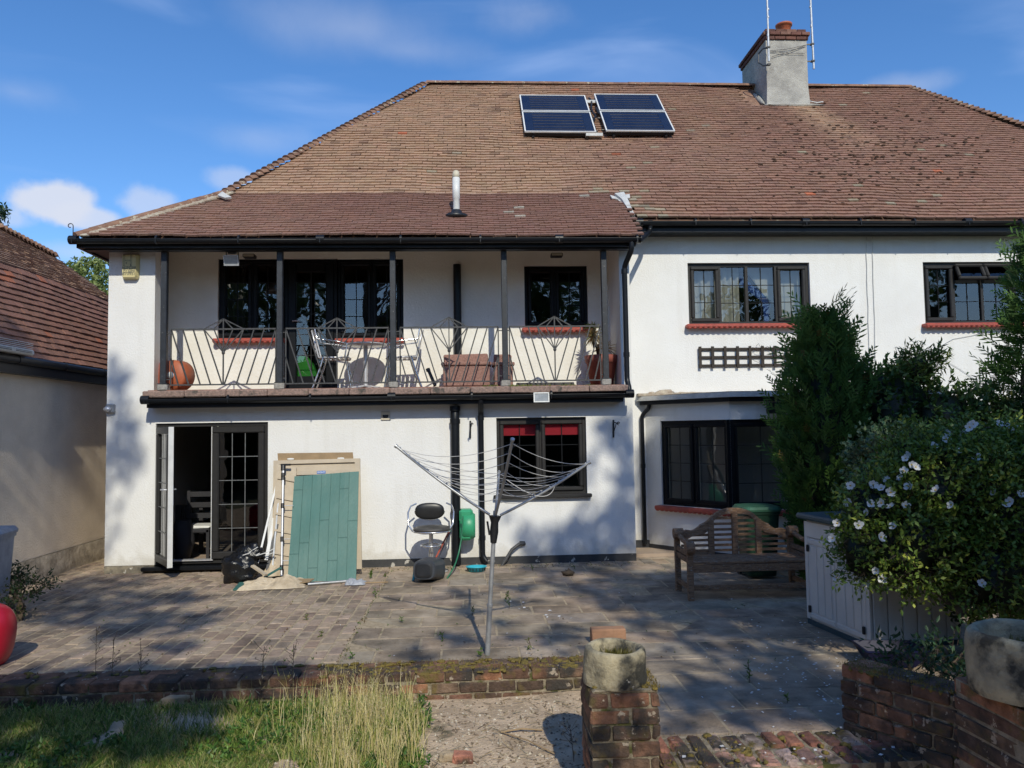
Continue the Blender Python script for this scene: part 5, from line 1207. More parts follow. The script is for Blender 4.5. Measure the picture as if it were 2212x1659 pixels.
b.tube(q+[P[-1]], .009, 8); single(b, 'garden_hose', M_hoseD, 'green hose curving down from the wall mounted reel to the paving', 'hose', atz(966, 1249))
# fallen pedal bin
t = thing('pedal_bin', 'dark grey bin lying on its side in front of the bar stool', 'bin', atz(925, 1262)); c = at(925, 1240, 9.15); M = T(c.x, c.y+.05, .148) @ Matrix.Rotation(rad(24), 4, 'Z') @ Matrix.Rotation(rad(-90), 4, 'X')
M = T(c.x+.0, 9.12, .135) @ Matrix.Rotation(rad(-12), 4, 'Z') @ Matrix.Rotation(rad(82), 4, 'X')
def taper(b, M, r, h, n=24, pw=.6):
    vs = []; fs = []
    for i, (k, z) in enumerate(r):
        for a in range(n):
            g = 2*math.pi*a/n; x = math.copysign(abs(math.cos(g))**pw, math.cos(g)); y = math.copysign(abs(math.sin(g))**pw, math.sin(g)); vs.append(M @ Vector((x*k*h[0], y*k*h[1], z)))
    for i in range(len(r)-1):
        for a in range(n): fs.append((i*n+a, i*n+(a+1) % n, (i+1)*n+(a+1) % n, (i+1)*n+a))
    fs += [tuple(range(n))[::-1], tuple(range((len(r)-1)*n, len(r)*n))]; b.add(vs, fs, (1, 1, 1), False)
b = B(); taper(b, M, [(1.02, -.2), (1.05, -.17), (1.0, -.12), (.84, .17), (.8, .18)], (.155, .13)); b.build('body', M_bin, t)
b = B(); taper(b, M, [(.62, .181), (.66, .196), (.5, .2)], (.155, .13)); b.build('base_plate', M_blackp, t)
P = [at(u, v, 9.2) for (u, v) in ((931, 1214), (915, 1215), (902, 1226), (894, 1240), (893, 1252))]; b = B(); b.tube(P, .008, 7); b.build('rim_tube', M_alu, t)
b = B(); b.cyl(at(895, 1233, 9.16), at(893, 1254, 9.12), .014, 8); b.build('handle', M_cyan, t)
# peg basket
t = thing('plastic_basket', 'flat cyan plastic basket on the paving at the foot of the thin drainpipe', 'basket', atz(1028, 1238)); c = atz(1029, 1234); b = B()
b.lathe([(.001, 0), (.095, 0), (.115, .05), (.13, .055), (.13, .065), (.11, .06), (.09, .012), (.001, .012)], c, 22, sq=.75); b.build('body', M_cyan, t); b = B()
for k in range(16): g = k*math.pi/8; b.bar(c+Vector((math.cos(g)*.108, math.sin(g)*.08, .012)), c+Vector((math.cos(g)*.112, math.sin(g)*.084, .05)), .008)
b.build('slots', M_blackp, t)
# broom pole, waste pipe
t = thing('broom', 'red broom handle leaning on the soil pipe beside the bar stool', 'broom', at(935, 1216, 9.6)); b = B(); b.cyl(at(977, 1134, 10.02), at(936, 1216, 9.55), .012, 8); b.build('handle', M_redpole, t)
b = B(); b.cyl(at(972, 1150, 10.05), at(944, 1212, 9.72), .007, 6); b.build('brace', M_iron, t)
b = B(); P = [at(u, v, y) for (u, v, y) in ((1134, 1175, YW-.03), (1122, 1175, YW-.06), (1106, 1187, YW-.08), (1080, 1229, YW-.12))]; b.tube(P, .022, 10); b.cyl(P[0]+Vector((0, 0, .01)), P[0]+Vector((-.07, 0, .01)), .028, 10); single(b, 'waste_pipe', M_iron, 'bent grey waste pipe running down the wall to the paving', 'pipe', P[-1])
b = B(); c = atz(1228, 1243); b.blob(c+Vector((0, 0, .03)), .07, .05, .04, 12, 8, .9, 3); single(b, 'leaf_lump', M_twig, 'small brown lump of dead leaves on the shaded paving', 'debris', c)
b = B(); c = atz(1316, 1392); b.bbox(c.x, c.y+.05, .06, at(1353, 1390, c.y).x-at(1279, 1390, c.y).x, .11, .12, .008, jit=.003); single(b, 'clay_block', M_clay, 'orange hollow clay block on the paving behind the pale stone ring', 'clay block', c)
# stack leaning by the garden door
def lean_panel(u, name, m, label, cat, thick=.02, group=None, Yb=9.35, Yt=9.95):
    """u: four picture corners TL TR BR BL; bottom on the paving at Yb, top against the wall at Yt"""
    TL, TR = at(*u[0], Yt), at(*u[1], Yt); BR_, BL_ = at(*u[2], Yb), at(*u[3], Yb); z = (BR_.z+BL_.z)/2
    b = B(); n = (TR-TL).cross(BL_-TL).normalized(); n = n if n.y > 0 else -n
    b.prism([BL_, BR_, TR, TL], n*thick); return b, (TL, TR, BR_, BL_, n)
t = thing('cardboard_sheet', 'brown sheet with two hand slots at the back of the leaning stack', 'cardboard', atz(690, 1225))
b, (TL, TR, BR_, BL_, n) = lean_panel([(601, 979), (762, 977), (781, 1214), (612, 1218)], 's', M_card, '', '', .012, Yb=9.80, Yt=10.03)
W_ = TR-TL; D_ = BL_-TL
b2 = B(); K = 12; rows = []
for j in range(2):
    for i in range(K+1): q = TL+W_*(i/K)+D_*(.0 if j == 0 else .16)-Vector((0, 0, .022*math.sin(math.pi*i/K) if j == 0 else 0))+Vector((0, -.04 if j == 0 else -.012, 0)); rows.append(q)
b.add(rows, [(i, i+1, K+2+i, K+1+i) for i in range(K)]); b.build('sheet', M_card, t)
b = B()
for f in (.17, .84): c = TL+W_*f+D_*.055-Vector((0, .036, 0)); b.blob(c, .045, .006, .012, 14, 6, pw=.6)
b.build('hand_slot', M_white, t)
t = thing('shed_panel', 'beige moulded plastic panel with a blue sticker in the leaning stack', 'plastic panel', atz(690, 1232), 'beige panels in the leaning stack')
b, (TL, TR, BR_, BL_, n) = lean_panel([(592, 996), (778, 991), (779, 1225), (588, 1236)], 's', M_beige, '', '', .02, Yb=9.62, Yt=9.97); b.build('sheet', M_beige, t)
W_ = TR-TL; D_ = BL_-TL; nn = -n; b = B()
for (f0, f1, g0, g1, h) in ((.0, 1, 0, .035, .03), (.0, .05, .035, 1, .03), (.94, 1, .035, 1, .03), (.06, .94, .10, .14, .02), (.06, .12, .16, 1, .018), (.06, .9, .52, .535, .02), (.06, .9, .75, .765, .02), (.16, .18, .16, .52, .012)):
    q = [TL+W_*f+D_*g for f, g in ((f0, g0), (f1, g0), (f1, g1), (f0, g1))]; b.prism(q, nn*h)
b.build('rib', M_beige, t); b = B(); q = [TL+W_*f+D_*g+nn*.021 for f, g in ((.50, .108), (.60, .106), (.60, .133), (.50, .135))]; b.prism(q, nn*.003); st_ = b.build('sticker', M_inkb, t)
xd_ = W_.normalized(); text_mesh('RIGHT', .034, 'lettering', M_white, t, (q[0]+q[1]+q[2]+q[3])/4+nn*.004-D_.normalized()*-.012, 0, .95, xd_, -(D_.normalized()))
t = thing('shed_panel', 'narrow beige plastic panel edge on at the left of the leaning stack', 'plastic panel', atz(600, 1240), 'beige panels in the leaning stack')
b, (TL, TR, BR_, BL_, n) = lean_panel([(597, 1002), (640, 1010), (632, 1246), (584, 1240)], 's', M_beige, '', '', .03, Yb=9.52, Yt=9.90); b.build('sheet', M_beige, t)
W_ = TR-TL; D_ = BL_-TL; b = B()
for g in (.12, .3, .45, .6, .8): b.prism([TL+W_*f+D_*gg for f, gg in ((.1, g), (.95, g), (.95, g+.02), (.1, g+.02))], -n*.02)
b.build('rib', M_beige, t)
t = thing('leaning_sheet', 'teal green plank patterned sheet leaning at the front of the stack', 'panel', atz(695, 1256), None)
b, (TL, TR, BR_, BL_, n) = lean_panel([(636, 1029), (775, 1018), (769, 1253), (621, 1258)], 's', M_teal, '', '', .012, Yb=9.28, Yt=9.86)
b = B(); K = 14; J = 16; vs = []
for j in range(J+1):
    for i in range(K+1):
        f, g = i/K, j/J; q = TL*(1-f)*(1-g)+TR*f*(1-g)+BR_*f*g+BL_*(1-f)*g; q = q-n*(.012*mnoise.noise(Vector((f*2.5, g*3, 1)))); vs.append(q)
N_ = len(vs); vs2 = vs+[v+n*.012 for v in vs]; fs = []
for j in range(J):
    for i in range(K): a = j*(K+1)+i; fs.append((a, a+K+1, a+K+2, a+1)); fs.append((N_+a, N_+a+1, N_+a+K+2, N_+a+K+1))
for i in range(K): fs.append((i, i+1, N_+i+1, N_+i)); a = J*(K+1)+i; fs.append((a+1, a, N_+a, N_+a+1))
for j in range(J): a = j*(K+1); fs.append((a+K+1, a, N_+a, N_+a+K+1)); a += K; fs.append((a, a+K+1, N_+a+K+1, N_+a))
b.add(vs2, fs, (1, 1, 1), True); b.build('sheet', M_teal, t, smooth=False)
def bil(f, g): return TL*(1-f)*(1-g)+TR*f*(1-g)+BR_*f*g+BL_*(1-f)*g-n*(.014+.012*mnoise.noise(Vector((f*2.5, g*3, 1))))
b = B()
for k in range(1, 7): f = k/7; b.tube([bil(f, g/16) for g in range(17)], .0013, 4)
for (f0, g) in ((0, .14), (1, .65), (2, .88), (3, .45), (4, .82), (5, .16), (5, .62), (6, .47), (0, .75)): b.tube([bil((f0+s/4)/7, g) for s in range(5)], .0013, 4)
M_groove = mat('dark_teal_groove', (.022, .09, .077), (.02, .08, .07), 3, .8); b.build('groove', M_groove, t)
t = thing('metal_pole', 'jointed aluminium pole with black clamps leaning left of the teal sheet', 'pole', atz(608, 1246)); p0_, p1_ = at(612, 1004, 9.80), at(608, 1244, 9.42); b = B(); b.cyl(p0_, p1_, .014, 10); b.build('tube', M_alu, t)
b = B(); d = p1_-p0_; b.bbox(p0_.x+.03, p0_.y, p0_.z, .12, .03, .025, .004)
for f, w in ((.03, .03), (.1, .025), (.12, .025), (.38, .022), (.68, .022), (.93, .022)): q = p0_+d*f; b.cyl(q-d*.022, q+d*.022, w, 10)
b.build('clamp', M_blackp, t)
for f in (.38, .68, .87):
    b = B(); q = p0_+d*f; b.cyl(q, q+Vector((.13, 0, 0)), .005, 6); b.build('cross_rod', M_alu, t)
for i, (a, c, Ya, Yc, w, m, lab) in enumerate((((602, 1027), (555, 1224), 9.9, 9.42, .022, M_white, 'long white strip leaning furthest out to the left of the stack'), ((598, 1090), (575, 1210), 9.85, 9.5, .04, M_white, 'short wide white strip leaning in the middle of the stack'), ((606, 1028), (588, 1235), 9.88, 9.5, .018, M_galv, 'thin grey metal strip leaning beside the jointed pole'), ((600, 1130), (577, 1232), 9.7, 9.5, .035, M_blackp, 'black strip leaning low behind the bin bag'))):
    t = thing('leaning_strip', lab, 'strip', at(*c, Yc), 'strips leaning in the stack'); b = B(); b.bar(at(*a, Ya), at(*c, Yc), w, .012, up=(0, 1, 0)); b.build('strip', m, t); 
# bin bag
t = thing('bin_bag', 'shiny black bin bag on the paving by the garden door', 'bin bag', atz(520, 1262)); c = atz(517, 1256); b = B(); b.blob(c+Vector((0, .0, .15)), .20, .17, .175, 30, 20, .35, 2.2, pw=.85); b.build('bag', M_bag, t)
b = B(); b.blob(c+Vector((.10, .08, .30)), .15, .09, .11, 22, 14, .7, 3.0); b.blob(c+Vector((-.0, .05, .26)), .08, .07, .09, 16, 10, .8, 4); b.build('bag_neck', M_bag, t)
b = B(); rn = random.Random(3)
for i in range(7): q = c+Vector((rn.uniform(.05, .3), rn.uniform(-.1, .1), rn.uniform(.22, .34))); b.bar(q, q+Vector((rn.uniform(.07, .16), 0, rn.uniform(.01, .09))), .014, .008)
b.build('offcuts', M_white, t)
# crumpled sheet and bits on the ground
def crumple(c, rx, ry, h, seed, name, m, label, cat, th=.012, rot=0):
    b = B(); n = 26; vs = []; rr = random.Random(seed)
    for j in range(n+1):
        for i in range(n+1):
            a, e = i/n*2-1, j/n*2-1; k = 1+.25*mnoise.noise(Vector((a*1.3, e*1.3, seed))); x, y = a*rx*k, e*ry*k; ed = max(0, 1-max(abs(a), abs(e))**4); z = .006+ed*(h*.9*max(0, .35+mnoise.noise(Vector((a*1.6, e*1.5, seed+2))))+h*.22*abs(mnoise.noise(Vector((a*5, e*5, seed))))); vs.append(Vector(c)+Vector((x*math.cos(rot)-y*math.sin(rot), x*math.sin(rot)+y*math.cos(rot), z)))
    b.add(vs, [(j*(n+1)+i, j*(n+1)+i+1, (j+1)*(n+1)+i+1, (j+1)*(n+1)+i) for j in range(n) for i in range(n)]); return single(b, name, m, label, cat, c)
c = atz(592, 1266); crumple(c, .36, .20, .16, 3, 'crumpled_sheet', M_papers, 'crumpled dirty cream sheet spread on the paving before the teal panel', 'sheet', rot=.15)
c = atz(585, 1252); crumple(c+Vector((.05, .15, .03)), .2, .12, .24, 8, 'crumpled_sheet', M_papers, 'bunched cream sheet behind, against the foot of the leaning stack', 'sheet', rot=.3)
b = B(); a, c = atz(590, 1268), atz(672, 1262); b.prism([a+Vector((0, -.1, .02)), c+Vector((0, -.06, .035)), c+Vector((.02, .09, .04)), a+Vector((.02, .12, .06))], Vector((0, 0, .008))); single(b, 'flat_board', M_card, 'flat brown board lying across the crumpled sheet', 'board', a)
b = B(); a, c = at(566, 1250, 9.1), at(607, 1226, 9.25); b.bar(a, c, .05, .01); b.bar(atz(510, 1276)+Vector((0, 0, .01)), atz(524, 1262)+Vector((0, 0, .02)), .07, .012); single(b, 'teal_offcut', M_teal, 'teal offcut strip poking out of the crumpled sheet', 'offcut', a)
b = B(); b.bar(at(545, 1222, 9.15), at(575, 1242, 9.05), .05, .02); single(b, 'cream_offcut', M_beige, 'short cream offcut resting on the bin bag', 'offcut', at(560, 1232, 9.1))
b = B(); b.tube([atz(665, 1266)+Vector((0, 0, .02)), atz(750, 1259)+Vector((0, 0, .02))], .016, 8); single(b, 'grey_tube', M_galv, 'grey tube lying along the foot of the teal panel', 'tube', atz(700, 1262))
c = atz(768, 1262); crumple(c, .11, .08, .11, 12, 'grey_rag', M_binL, 'crumpled grey rag at the right foot of the teal panel', 'rag')
b = B(); b.bar(atz(786, 1261)+Vector((0, 0, .01)), atz(838, 1259)+Vector((0, 0, .01)), .012, .012); single(b, 'wood_stick', M_card, 'pale wooden stick on the paving right of the grey rag', 'stick', atz(810, 1260))
# inside the open door
t = thing('dining_chair', 'dark chair with white cushion just inside the open garden door', 'chair', (at(425, 1190, 10.9).x, 10.9, .045)); cx_ = at(428, 1190, 11.0).x; b = B()
for (x, y) in ((-.2, -.2), (.2, -.2), (-.2, .2), (.2, .2)): l_ = B(); l_.bar((cx_+x, 11+y, .045), (cx_+x, 11+y, .45 if y < 0 else .95), .04); l_.build('leg', M_interior, t)
b.bbox(cx_, 11, .43, .44, .44, .05, .01); b.build('seat', M_interior, t); b = B()
for z in (.6, .75, .9): b.bar((cx_-.2, 11.2, z), (cx_+.2, 11.2, z), .03, .07)
b.build('backrest', M_interior, t); b = B(); b.bbox(cx_+.05, 10.98, .475, .34, .36, .05, .02, jit=.005); b.build('cushion', M_white, t)
b = B(); q = at(395, 1140, 10.8); b.tube([q+Vector((0, 0, .1)), q, q+Vector((.03, 0, -.2)), q+Vector((-.01, 0, -.45)), (q.x, q.y, .05)], [.1, .14, .13, .09, .07], 12); single(b, 'hanging_coat', M_interior, 'black coat hanging over a chair back inside the open door', 'coat', (q.x, q.y, .045))
b = B()
for k in range(8): b.box(at(378, 1150, 11.2).x+k*.03, at(378, 1150, 11.2).x+k*.03+.02, 11.2, 11.25, .2, .75)
single(b, 'radiator', M_room, 'dim radiator inside the open garden door', 'radiator', (at(378, 1150, 11.2).x, 11.2, .2))
t = thing('dining_table', 'dark table seen through the closed leaf of the garden door', 'table', (at(520, 1150, 11.6).x, 11.6, .045)); tx = at(520, 1150, 11.6).x
b = B(); b.bbox(tx, 11.7, .72, 1.2, .7, .04, .01); b.build('table_top', M_interior, t)
for (x, y) in ((-.5, -.3), (.5, -.3), (-.5, .3), (.5, .3)): b = B(); b.bar((tx+x, 11.7+y, .045), (tx+x, 11.7+y, .7), .05); b.build('leg', M_interior, t)

# ================================================================== BENCH, BINS, SHED
BY, BF = 8.22, 7.76; bc = at(1584, 1100, BY).x; HW = bc-at(1466, 1270, BY).x
bench = thing('garden_bench', 'weathered wooden bench with curved high back and scrolled arms', 'bench', (bc, BY, 0))
top = [(0, .868), (.06, .865), (.13, .85), (.19, .82), (.24, .775), (.28, .735), (.31, .715), (.352, .70), (.378, .67), (.44, .635), (.51, .645), (.55, .625), (.535, .59), (.56, .575)]
bot = [(.56, .535), (.50, .545), (.45, .577), (.40, .585), (.32, .60), (.27, .64), (.22, .735), (.155, .79), (.08, .806), (0, .81)]
pts = [(x, z) for x, z in top]+[(x, z) for x, z in bot]; k_ = HW/.60
for s in (-1, 1):
    b = B(); P = [(bc+s*x*k_, BY, z) for x, z in pts]
    # strip of quads between the two outlines
    n = 24
    def samp(L, f):
        tot = [0]
        for i in range(1, len(L)): tot.append(tot[-1]+math.dist(L[i], L[i-1]))
        d = f*tot[-1]
        for i in range(1, len(L)):
            if tot[i] >= d-1e-9: g = (d-tot[i-1])/(tot[i]-tot[i-1]+1e-9); return (L[i-1][0]*(1-g)+L[i][0]*g, L[i-1][1]*(1-g)+L[i][1]*g)
        return L[-1]
    vs = []
    for i in range(n+1):
        a = samp(top, i/n); c = samp(bot[::-1], i/n)
        for (x, z) in (a, c):
            for y in (BY-.025, BY+.025): vs.append((bc+s*x*k_, y, z))
    fs = []
    for i in range(n):
        q = i*4; r = q+4; fs += [(q, q+2, r+2, r), (q+1, r+1, r+3, q+3), (q, r, r+1, q+1), (q+2, q+3, r+3, r+2)]
    fs += [(0, 1, 3, 2), (n*4, n*4+2, n*4+3, n*4+1)]
    b.add(vs, fs if s > 0 else [f[::-1] for f in fs]); b.build('top_rail', M_wood, bench)
b = B(); b.cyl((bc-.21*k_, BY, .62), (bc-.21*k_, BY, .62), .001) if False else None
for x in (-.25, 0, .25): b = B(); b.bar((bc+x*k_, BY-.02, .36), (bc+x*k_, BY-.02, .82 if x == 0 else .745), .045*k_+.012, .04, up=(0, 1, 0)); b.build('back_upright', M_wood, bench)
for i, z in enumerate((.42, .475, .53, .585, .64, .70, .76)):
    w = .56 if z < .55 else (.45 if z < .6 else .235 if z < .72 else .2); b = B(); b.bar((bc-w*k_, BY+.005, z), (bc+w*k_, BY+.005, z), .018, .026); b.build('back_slat', M_wood, bench)
for s in (-1, 1):
    x = bc+s*HW; b = B(); b.bar((x, BY, 0), (x, BY+.02, .60), .055, .05); b.build('leg', M_wood, bench)
    b = B(); b.bar((x, BF, 0), (x, BF, .50), .055, .055); b.build('leg', M_wood, bench)
    b = B(); b.cyl((x-.035*s, BF-.03, .53), (x+.05*s, BF-.03, .53), .062, 18); b.tube([(x, BF-.02, .585), (x, BF+.15, .56), (x, BY-.05, .60), (x, BY, .625)], [.03, .026, .026, .03], 8); b.build('armrest', M_wood, bench)
    b = B(); b.cyl((x-.05, BY-.04, .615), (x+.05, BY-.04, .615), .055, 16); b.build('scroll', M_wood, bench)
    for z in (.12, .40, .46): b = B(); b.bar((x, BF, z), (x, BY, z), .03, .045); b.build('side_rail', M_wood, bench)
for k in range(5): b = B(); y = BF-.02+k*.092; b.bbox(bc, y+.04, .372+.0*k, 2*HW+.02, .078, .026, .005); b.build('seat_slat', M_wood, bench)
b = B(); b.bbox(bc, BF+.0, .315, 2*HW-.05, .035, .075, .005); b.build('front_rail', M_wood, bench)
b = B(); b.bbox(bc, BF+.02, .12, 2*HW-.05, .035, .05, .005); b.build('stretcher', M_wood, bench)
def wheelie(x, y, h, w, d, m, label, lidm, face=0):
    t = thing('wheelie_bin', label, 'wheelie bin', (x, y, 0)); M = T(x, y, 0) @ Matrix.Rotation(face, 4, 'Z'); b = B()
    taper(b, M, [(.78, .03), (.80, .06), (.98, h*.88), (1.04, h*.885), (1.04, h*.92)], (w/2, d/2), 28, .35); b.build('body', m, t)
    b = B(); taper(b, M, [(1.1, h*.922), (1.12, h*.95), (1.02, h*.985), (.6, h), (.3, h*1.005)], (w/2, d/2), 28, .4); b.bbox(0, d*.55, h*.95, w*.8, .06, .05, .02, mx=M); b.build('lid', lidm, t)
    for s in (-1, 1): b = B(); b.cyl(M @ Vector((s*w*.42, d*.42, .09)), M @ Vector((s*w*.36, d*.42, .09)), .09, 16); b.build('wheel', M_blackp, t)
gx = at(1638, 1110, 8.85).x; wheelie(gx, 8.9, at(1638, 1091, 8.8).z, .42, .45, M_binG, 'bottle green wheelie bin behind the garden bench', M_binLid)
q = at(14, 1140, 7.5); wheelie(q.x-.25, 7.55, q.z-.0, .44, .5, M_binL, 'light grey wheelie bin at the left edge by the neighbouring wall', M_binL, rad(10))
c = atz(-6, 1450); b = B(); R = Matrix.Rotation(rad(8), 3, 'Y'); xr = at(26, 1380, c.y+.1).x-.03; b.blob((xr-.22, c.y+.15, at(5, 1378, c.y+.1).z), .22, .16, (at(5, 1303, c.y+.1).z-at(5, 1452, c.y+.1).z)/2, 28, 20, 0, pw=.72, mx=R)
single(b, 'red_float', M_red, 'large rounded red plastic object standing at the left edge of the patio', 'plastic object', (xr-.22, c.y+.1, 0))
# storage shed
a = atz(1746, 1346); c = atz(1884, 1406); dvec = Vector((a.x-c.x, a.y-c.y, 0)); LS = dvec.length; ys = math.atan2(dvec.y, dvec.x); HS = at(1735, 1120, a.y).z
shed = thing('storage_shed', 'beige plank sided storage box with slate blue lid behind the white flowers', 'storage box', c)
MS = Matrix(((dvec.x/LS, dvec.y/LS, 0, c.x), (dvec.y/LS, -dvec.x/LS, 0, c.y), (0, 0, 1, 0), (0, 0, 0, 1)))      # x from the near corner to the far one, y to the right
MS = MS @ Matrix.Diagonal((1, 1, 1, 1)); WS = .80
b = B(); b.box(.012, LS-.012, .012, WS, .03, HS, mx=MS); b.build('carcass', M_shed, shed)
b = B(); b.box(0, LS, -.004, WS, 0, .04, mx=MS); b.build('base', M_shedlid, shed)
for i, (x0_, x1_) in enumerate(((.05, LS/2-.004), (LS/2+.004, LS-.05))):
    b = B(); b.box(x0_, x1_, -.006, .008, .06, HS-.16, mx=MS); n = 3
    for k in range(n): w = (x1_-x0_-.08)/n; b.bbox(x0_+.04+w*(k+.5), -.008, (HS-.1)/2, w-.014, .014, HS-.34, .004, mx=MS)
    for q in ((x0_+.01, x1_-.01, .07, .11), (x0_+.01, x1_-.01, HS-.21, HS-.17)): b.bbox((q[0]+q[1])/2, -.009, (q[2]+q[3])/2, q[1]-q[0], .016, q[3]-q[2], .004, mx=MS)
    d_ = b.build('door', M_shed, shed)
    b = B()
    for z in (.14, HS-.25): xx_ = x0_+.015 if i == 0 else x1_-.015; b.bbox(xx_, -.02, z, .022, .02, .06, .004, mx=MS)
    b.build('hinge', M_blackp, d_)
b = B(); b.box(0, .045, -.007, .01, .05, HS-.02, mx=MS); b.box(LS-.045, LS, -.007, .01, .05, HS-.02, mx=MS); b.box(.045, LS-.045, -.007, .01, HS-.15, HS-.02, mx=MS)
for k in range(6): b.bbox(-.003, .08+k*.128, HS/2, .012, .118, HS-.08, .004, mx=MS)
b.build('frame', M_shed, shed)
b = B(); b.bbox(LS/2, WS/2, HS+.025, LS+.10, WS+.12, .05, .015, mx=MS); b.build('lid', M_shedlid, shed)
t = thing('navy_tray', 'glossy navy blue trug tray on the paving at the corner of the storage box', 'tray', atz(1910, 1408)); c = at(1908, 1400, 5.55); b = B(); 
vs = [(-.13, -.1, 0), (.15, -.1, 0), (.15, .1, 0), (-.13, .1, 0), (-.20, -.15, .12), (.24, -.15, .12), (.24, .15, .12), (-.20, .15, .12)]; vs2 = [(x*.95, y*.93, z+.006) for x, y, z in vs]
M = T(c.x+.03, c.y, .012) @ Matrix.Rotation(rad(-6), 4, 'Z'); b.add([M @ Vector(v) for v in vs]+[M @ Vector(v) for v in vs2], [(0, 1, 5, 4), (1, 2, 6, 5), (2, 3, 7, 6), (3, 0, 4, 7), (3, 2, 1, 0), (8, 12, 13, 9), (9, 13, 14, 10), (10, 14, 15, 11), (11, 15, 12, 8), (8, 9, 10, 11), (4, 5, 13, 12), (5, 6, 14, 13), (6, 7, 15, 14), (7, 4, 12, 15)]); b.build('body', M_navy, t)
b = B(); b.tube([M @ Vector(p) for p in vs[4:]], .007, 6, closed=True); b.build('rim', M_navy, t)
# ================================================================== PLANTS
def leafq(b, c, d, n, L, W, col, fold=0.0):
    """pointed leaf: from c along d, width along d x n"""
    s = d.cross(n).normalized()*W*.5; m = c+d*L*.45; up = n*fold*W
    b.add([c, m+s-up, c+d*L, m-s-up], [(0, 1, 2, 3)], col)
def rvec(rn, up=0.0):
    v = Vector((rn.gauss(0, 1), rn.gauss(0, 1), rn.gauss(0, 1)+up)); return v.normalized()
G1, G2, G3 = (.035, .085, .018), (.09, .19, .03), (.13, .20, .045)
def conifer(cx, cy, prof, n, label, seed, lean=0, spike=.0, spr=1.0, name='conifer', z0=0.0, dens_c=(G1, G2)):
    """prof: list of (z, radius); sprays of scale leaves on upswept twigs"""
    rn = random.Random(seed); t = thing(name, label, 'conifer', (cx, cy, 0)); zt = prof[-1][0]
    b = B(); b.tube([(cx, cy, -.05), (cx+.02, cy, zt*.5), (cx, cy, zt*.92)], [.055, .04, .01], 8)
    def rad_(z):
        for (a, ra), (c, rc) in zip(prof, prof[1:]):
            if a <= z <= c: return ra+(rc-ra)*(z-a)/(c-a+1e-9)
        return 0
    for i in range(40):
        z = rn.uniform(.15, zt*.9); g = rn.uniform(0, 6.28); r = rad_(min(zt, z+.25))*.8; b.tube([(cx, cy, z), (cx+math.cos(g)*r*.5, cy+math.sin(g)*r*.5, z+.12), (cx+math.cos(g)*r, cy+math.sin(g)*r, z+.35)], [.012, .008, .003], 4)
    b.build('trunk', M_bark, t)
    b = B()
    for i in range(n):
        z = rn.uniform(0, zt)*.98; r = rad_(z); g = rn.uniform(0, 6.28); k = math.sqrt(rn.uniform(.25, 1)); lump = 1+.42*mnoise.noise(Vector((math.cos(g)*1.6, math.sin(g)*1.6, z*2.0+seed)))+.15*mnoise.noise(Vector((math.cos(g)*4, math.sin(g)*4, z*6+seed)))
        p = Vector((cx+math.cos(g)*r*k*lump, cy+math.sin(g)*r*k*lump, z0+z)); o = Vector((math.cos(g), math.sin(g), 0)); d = (o*rn.uniform(.35, .9)*spr+Vector((0, 0, rn.uniform(.5, 1.2)))+rvec(rn)*.25).normalized()
        L = rn.uniform(.10, .20)
        if rn.random() < .09: p = p+o*rn.uniform(.02, .12)+Vector((0, 0, rn.uniform(.02, .12))); L *= 1.7
        nn = d.cross(rvec(rn)).normalized(); sd = d.cross(nn)
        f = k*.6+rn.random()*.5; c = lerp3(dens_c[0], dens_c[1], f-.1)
        if rn.random() < .03: c = (.16, .13, .03)
        b.add([p-sd*.006, p+sd*.006, p+d*L], [(0, 1, 2)], c)
        for j in range(7):
            q = p+d*L*(.1+.12*j); e = (d*.75+sd*(1 if j % 2 else -1)*.65+nn*rn.uniform(-.2, .2)).normalized(); l = L*(.48-.04*j); w = nn.cross(e)*.011
            b.add([q-w*.4, q+e*l*.5-w, q+e*l, q+e*l*.5+w, q+w*.4], [(0, 1, 2, 3, 4)], jc(c, .2))
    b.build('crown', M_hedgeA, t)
    b = B(); b.lathe([(max(.01, rad_(zt*f*.94)*.50), zt*f*.94) for f in [k/10 for k in range(11)]], (cx, cy, 0), 14, (.010, .022, .008), jit=.12); b.build('shade_core', M_hedgeA, t); return t  # near-black filler; the shade inside the crown is put into its colour
M_hedgeA = mat('conifer_spray', (1, 1, 1), (.8, .8, .8), 3, .7, attr=True, trans=.2)
cy_ = 8.45; cc = at(1762, 900, cy_)
zz_ = lambda v, Y=cy_: at(1765, v, Y).z
W_ = lambda du, Y=cy_: du/1665*Y
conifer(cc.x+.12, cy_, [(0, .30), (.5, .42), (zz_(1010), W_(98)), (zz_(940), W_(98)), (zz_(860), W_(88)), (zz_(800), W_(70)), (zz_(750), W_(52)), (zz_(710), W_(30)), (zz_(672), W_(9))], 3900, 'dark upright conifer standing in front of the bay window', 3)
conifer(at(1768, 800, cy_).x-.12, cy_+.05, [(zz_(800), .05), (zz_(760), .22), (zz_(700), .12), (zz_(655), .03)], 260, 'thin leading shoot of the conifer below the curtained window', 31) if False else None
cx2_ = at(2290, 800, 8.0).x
conifer(cx2_, 8.0, [(0, .35), (.8, .75), (1.6, .72), (zz_(800, 8.0), .60), (zz_(720, 8.0), .50), (zz_(620, 8.0), .40), (zz_(560, 8.0), .32), (zz_(500, 8.0), .14)], 3600, 'tall feathery conifer cut off by the right edge', 5, spr=1.6)
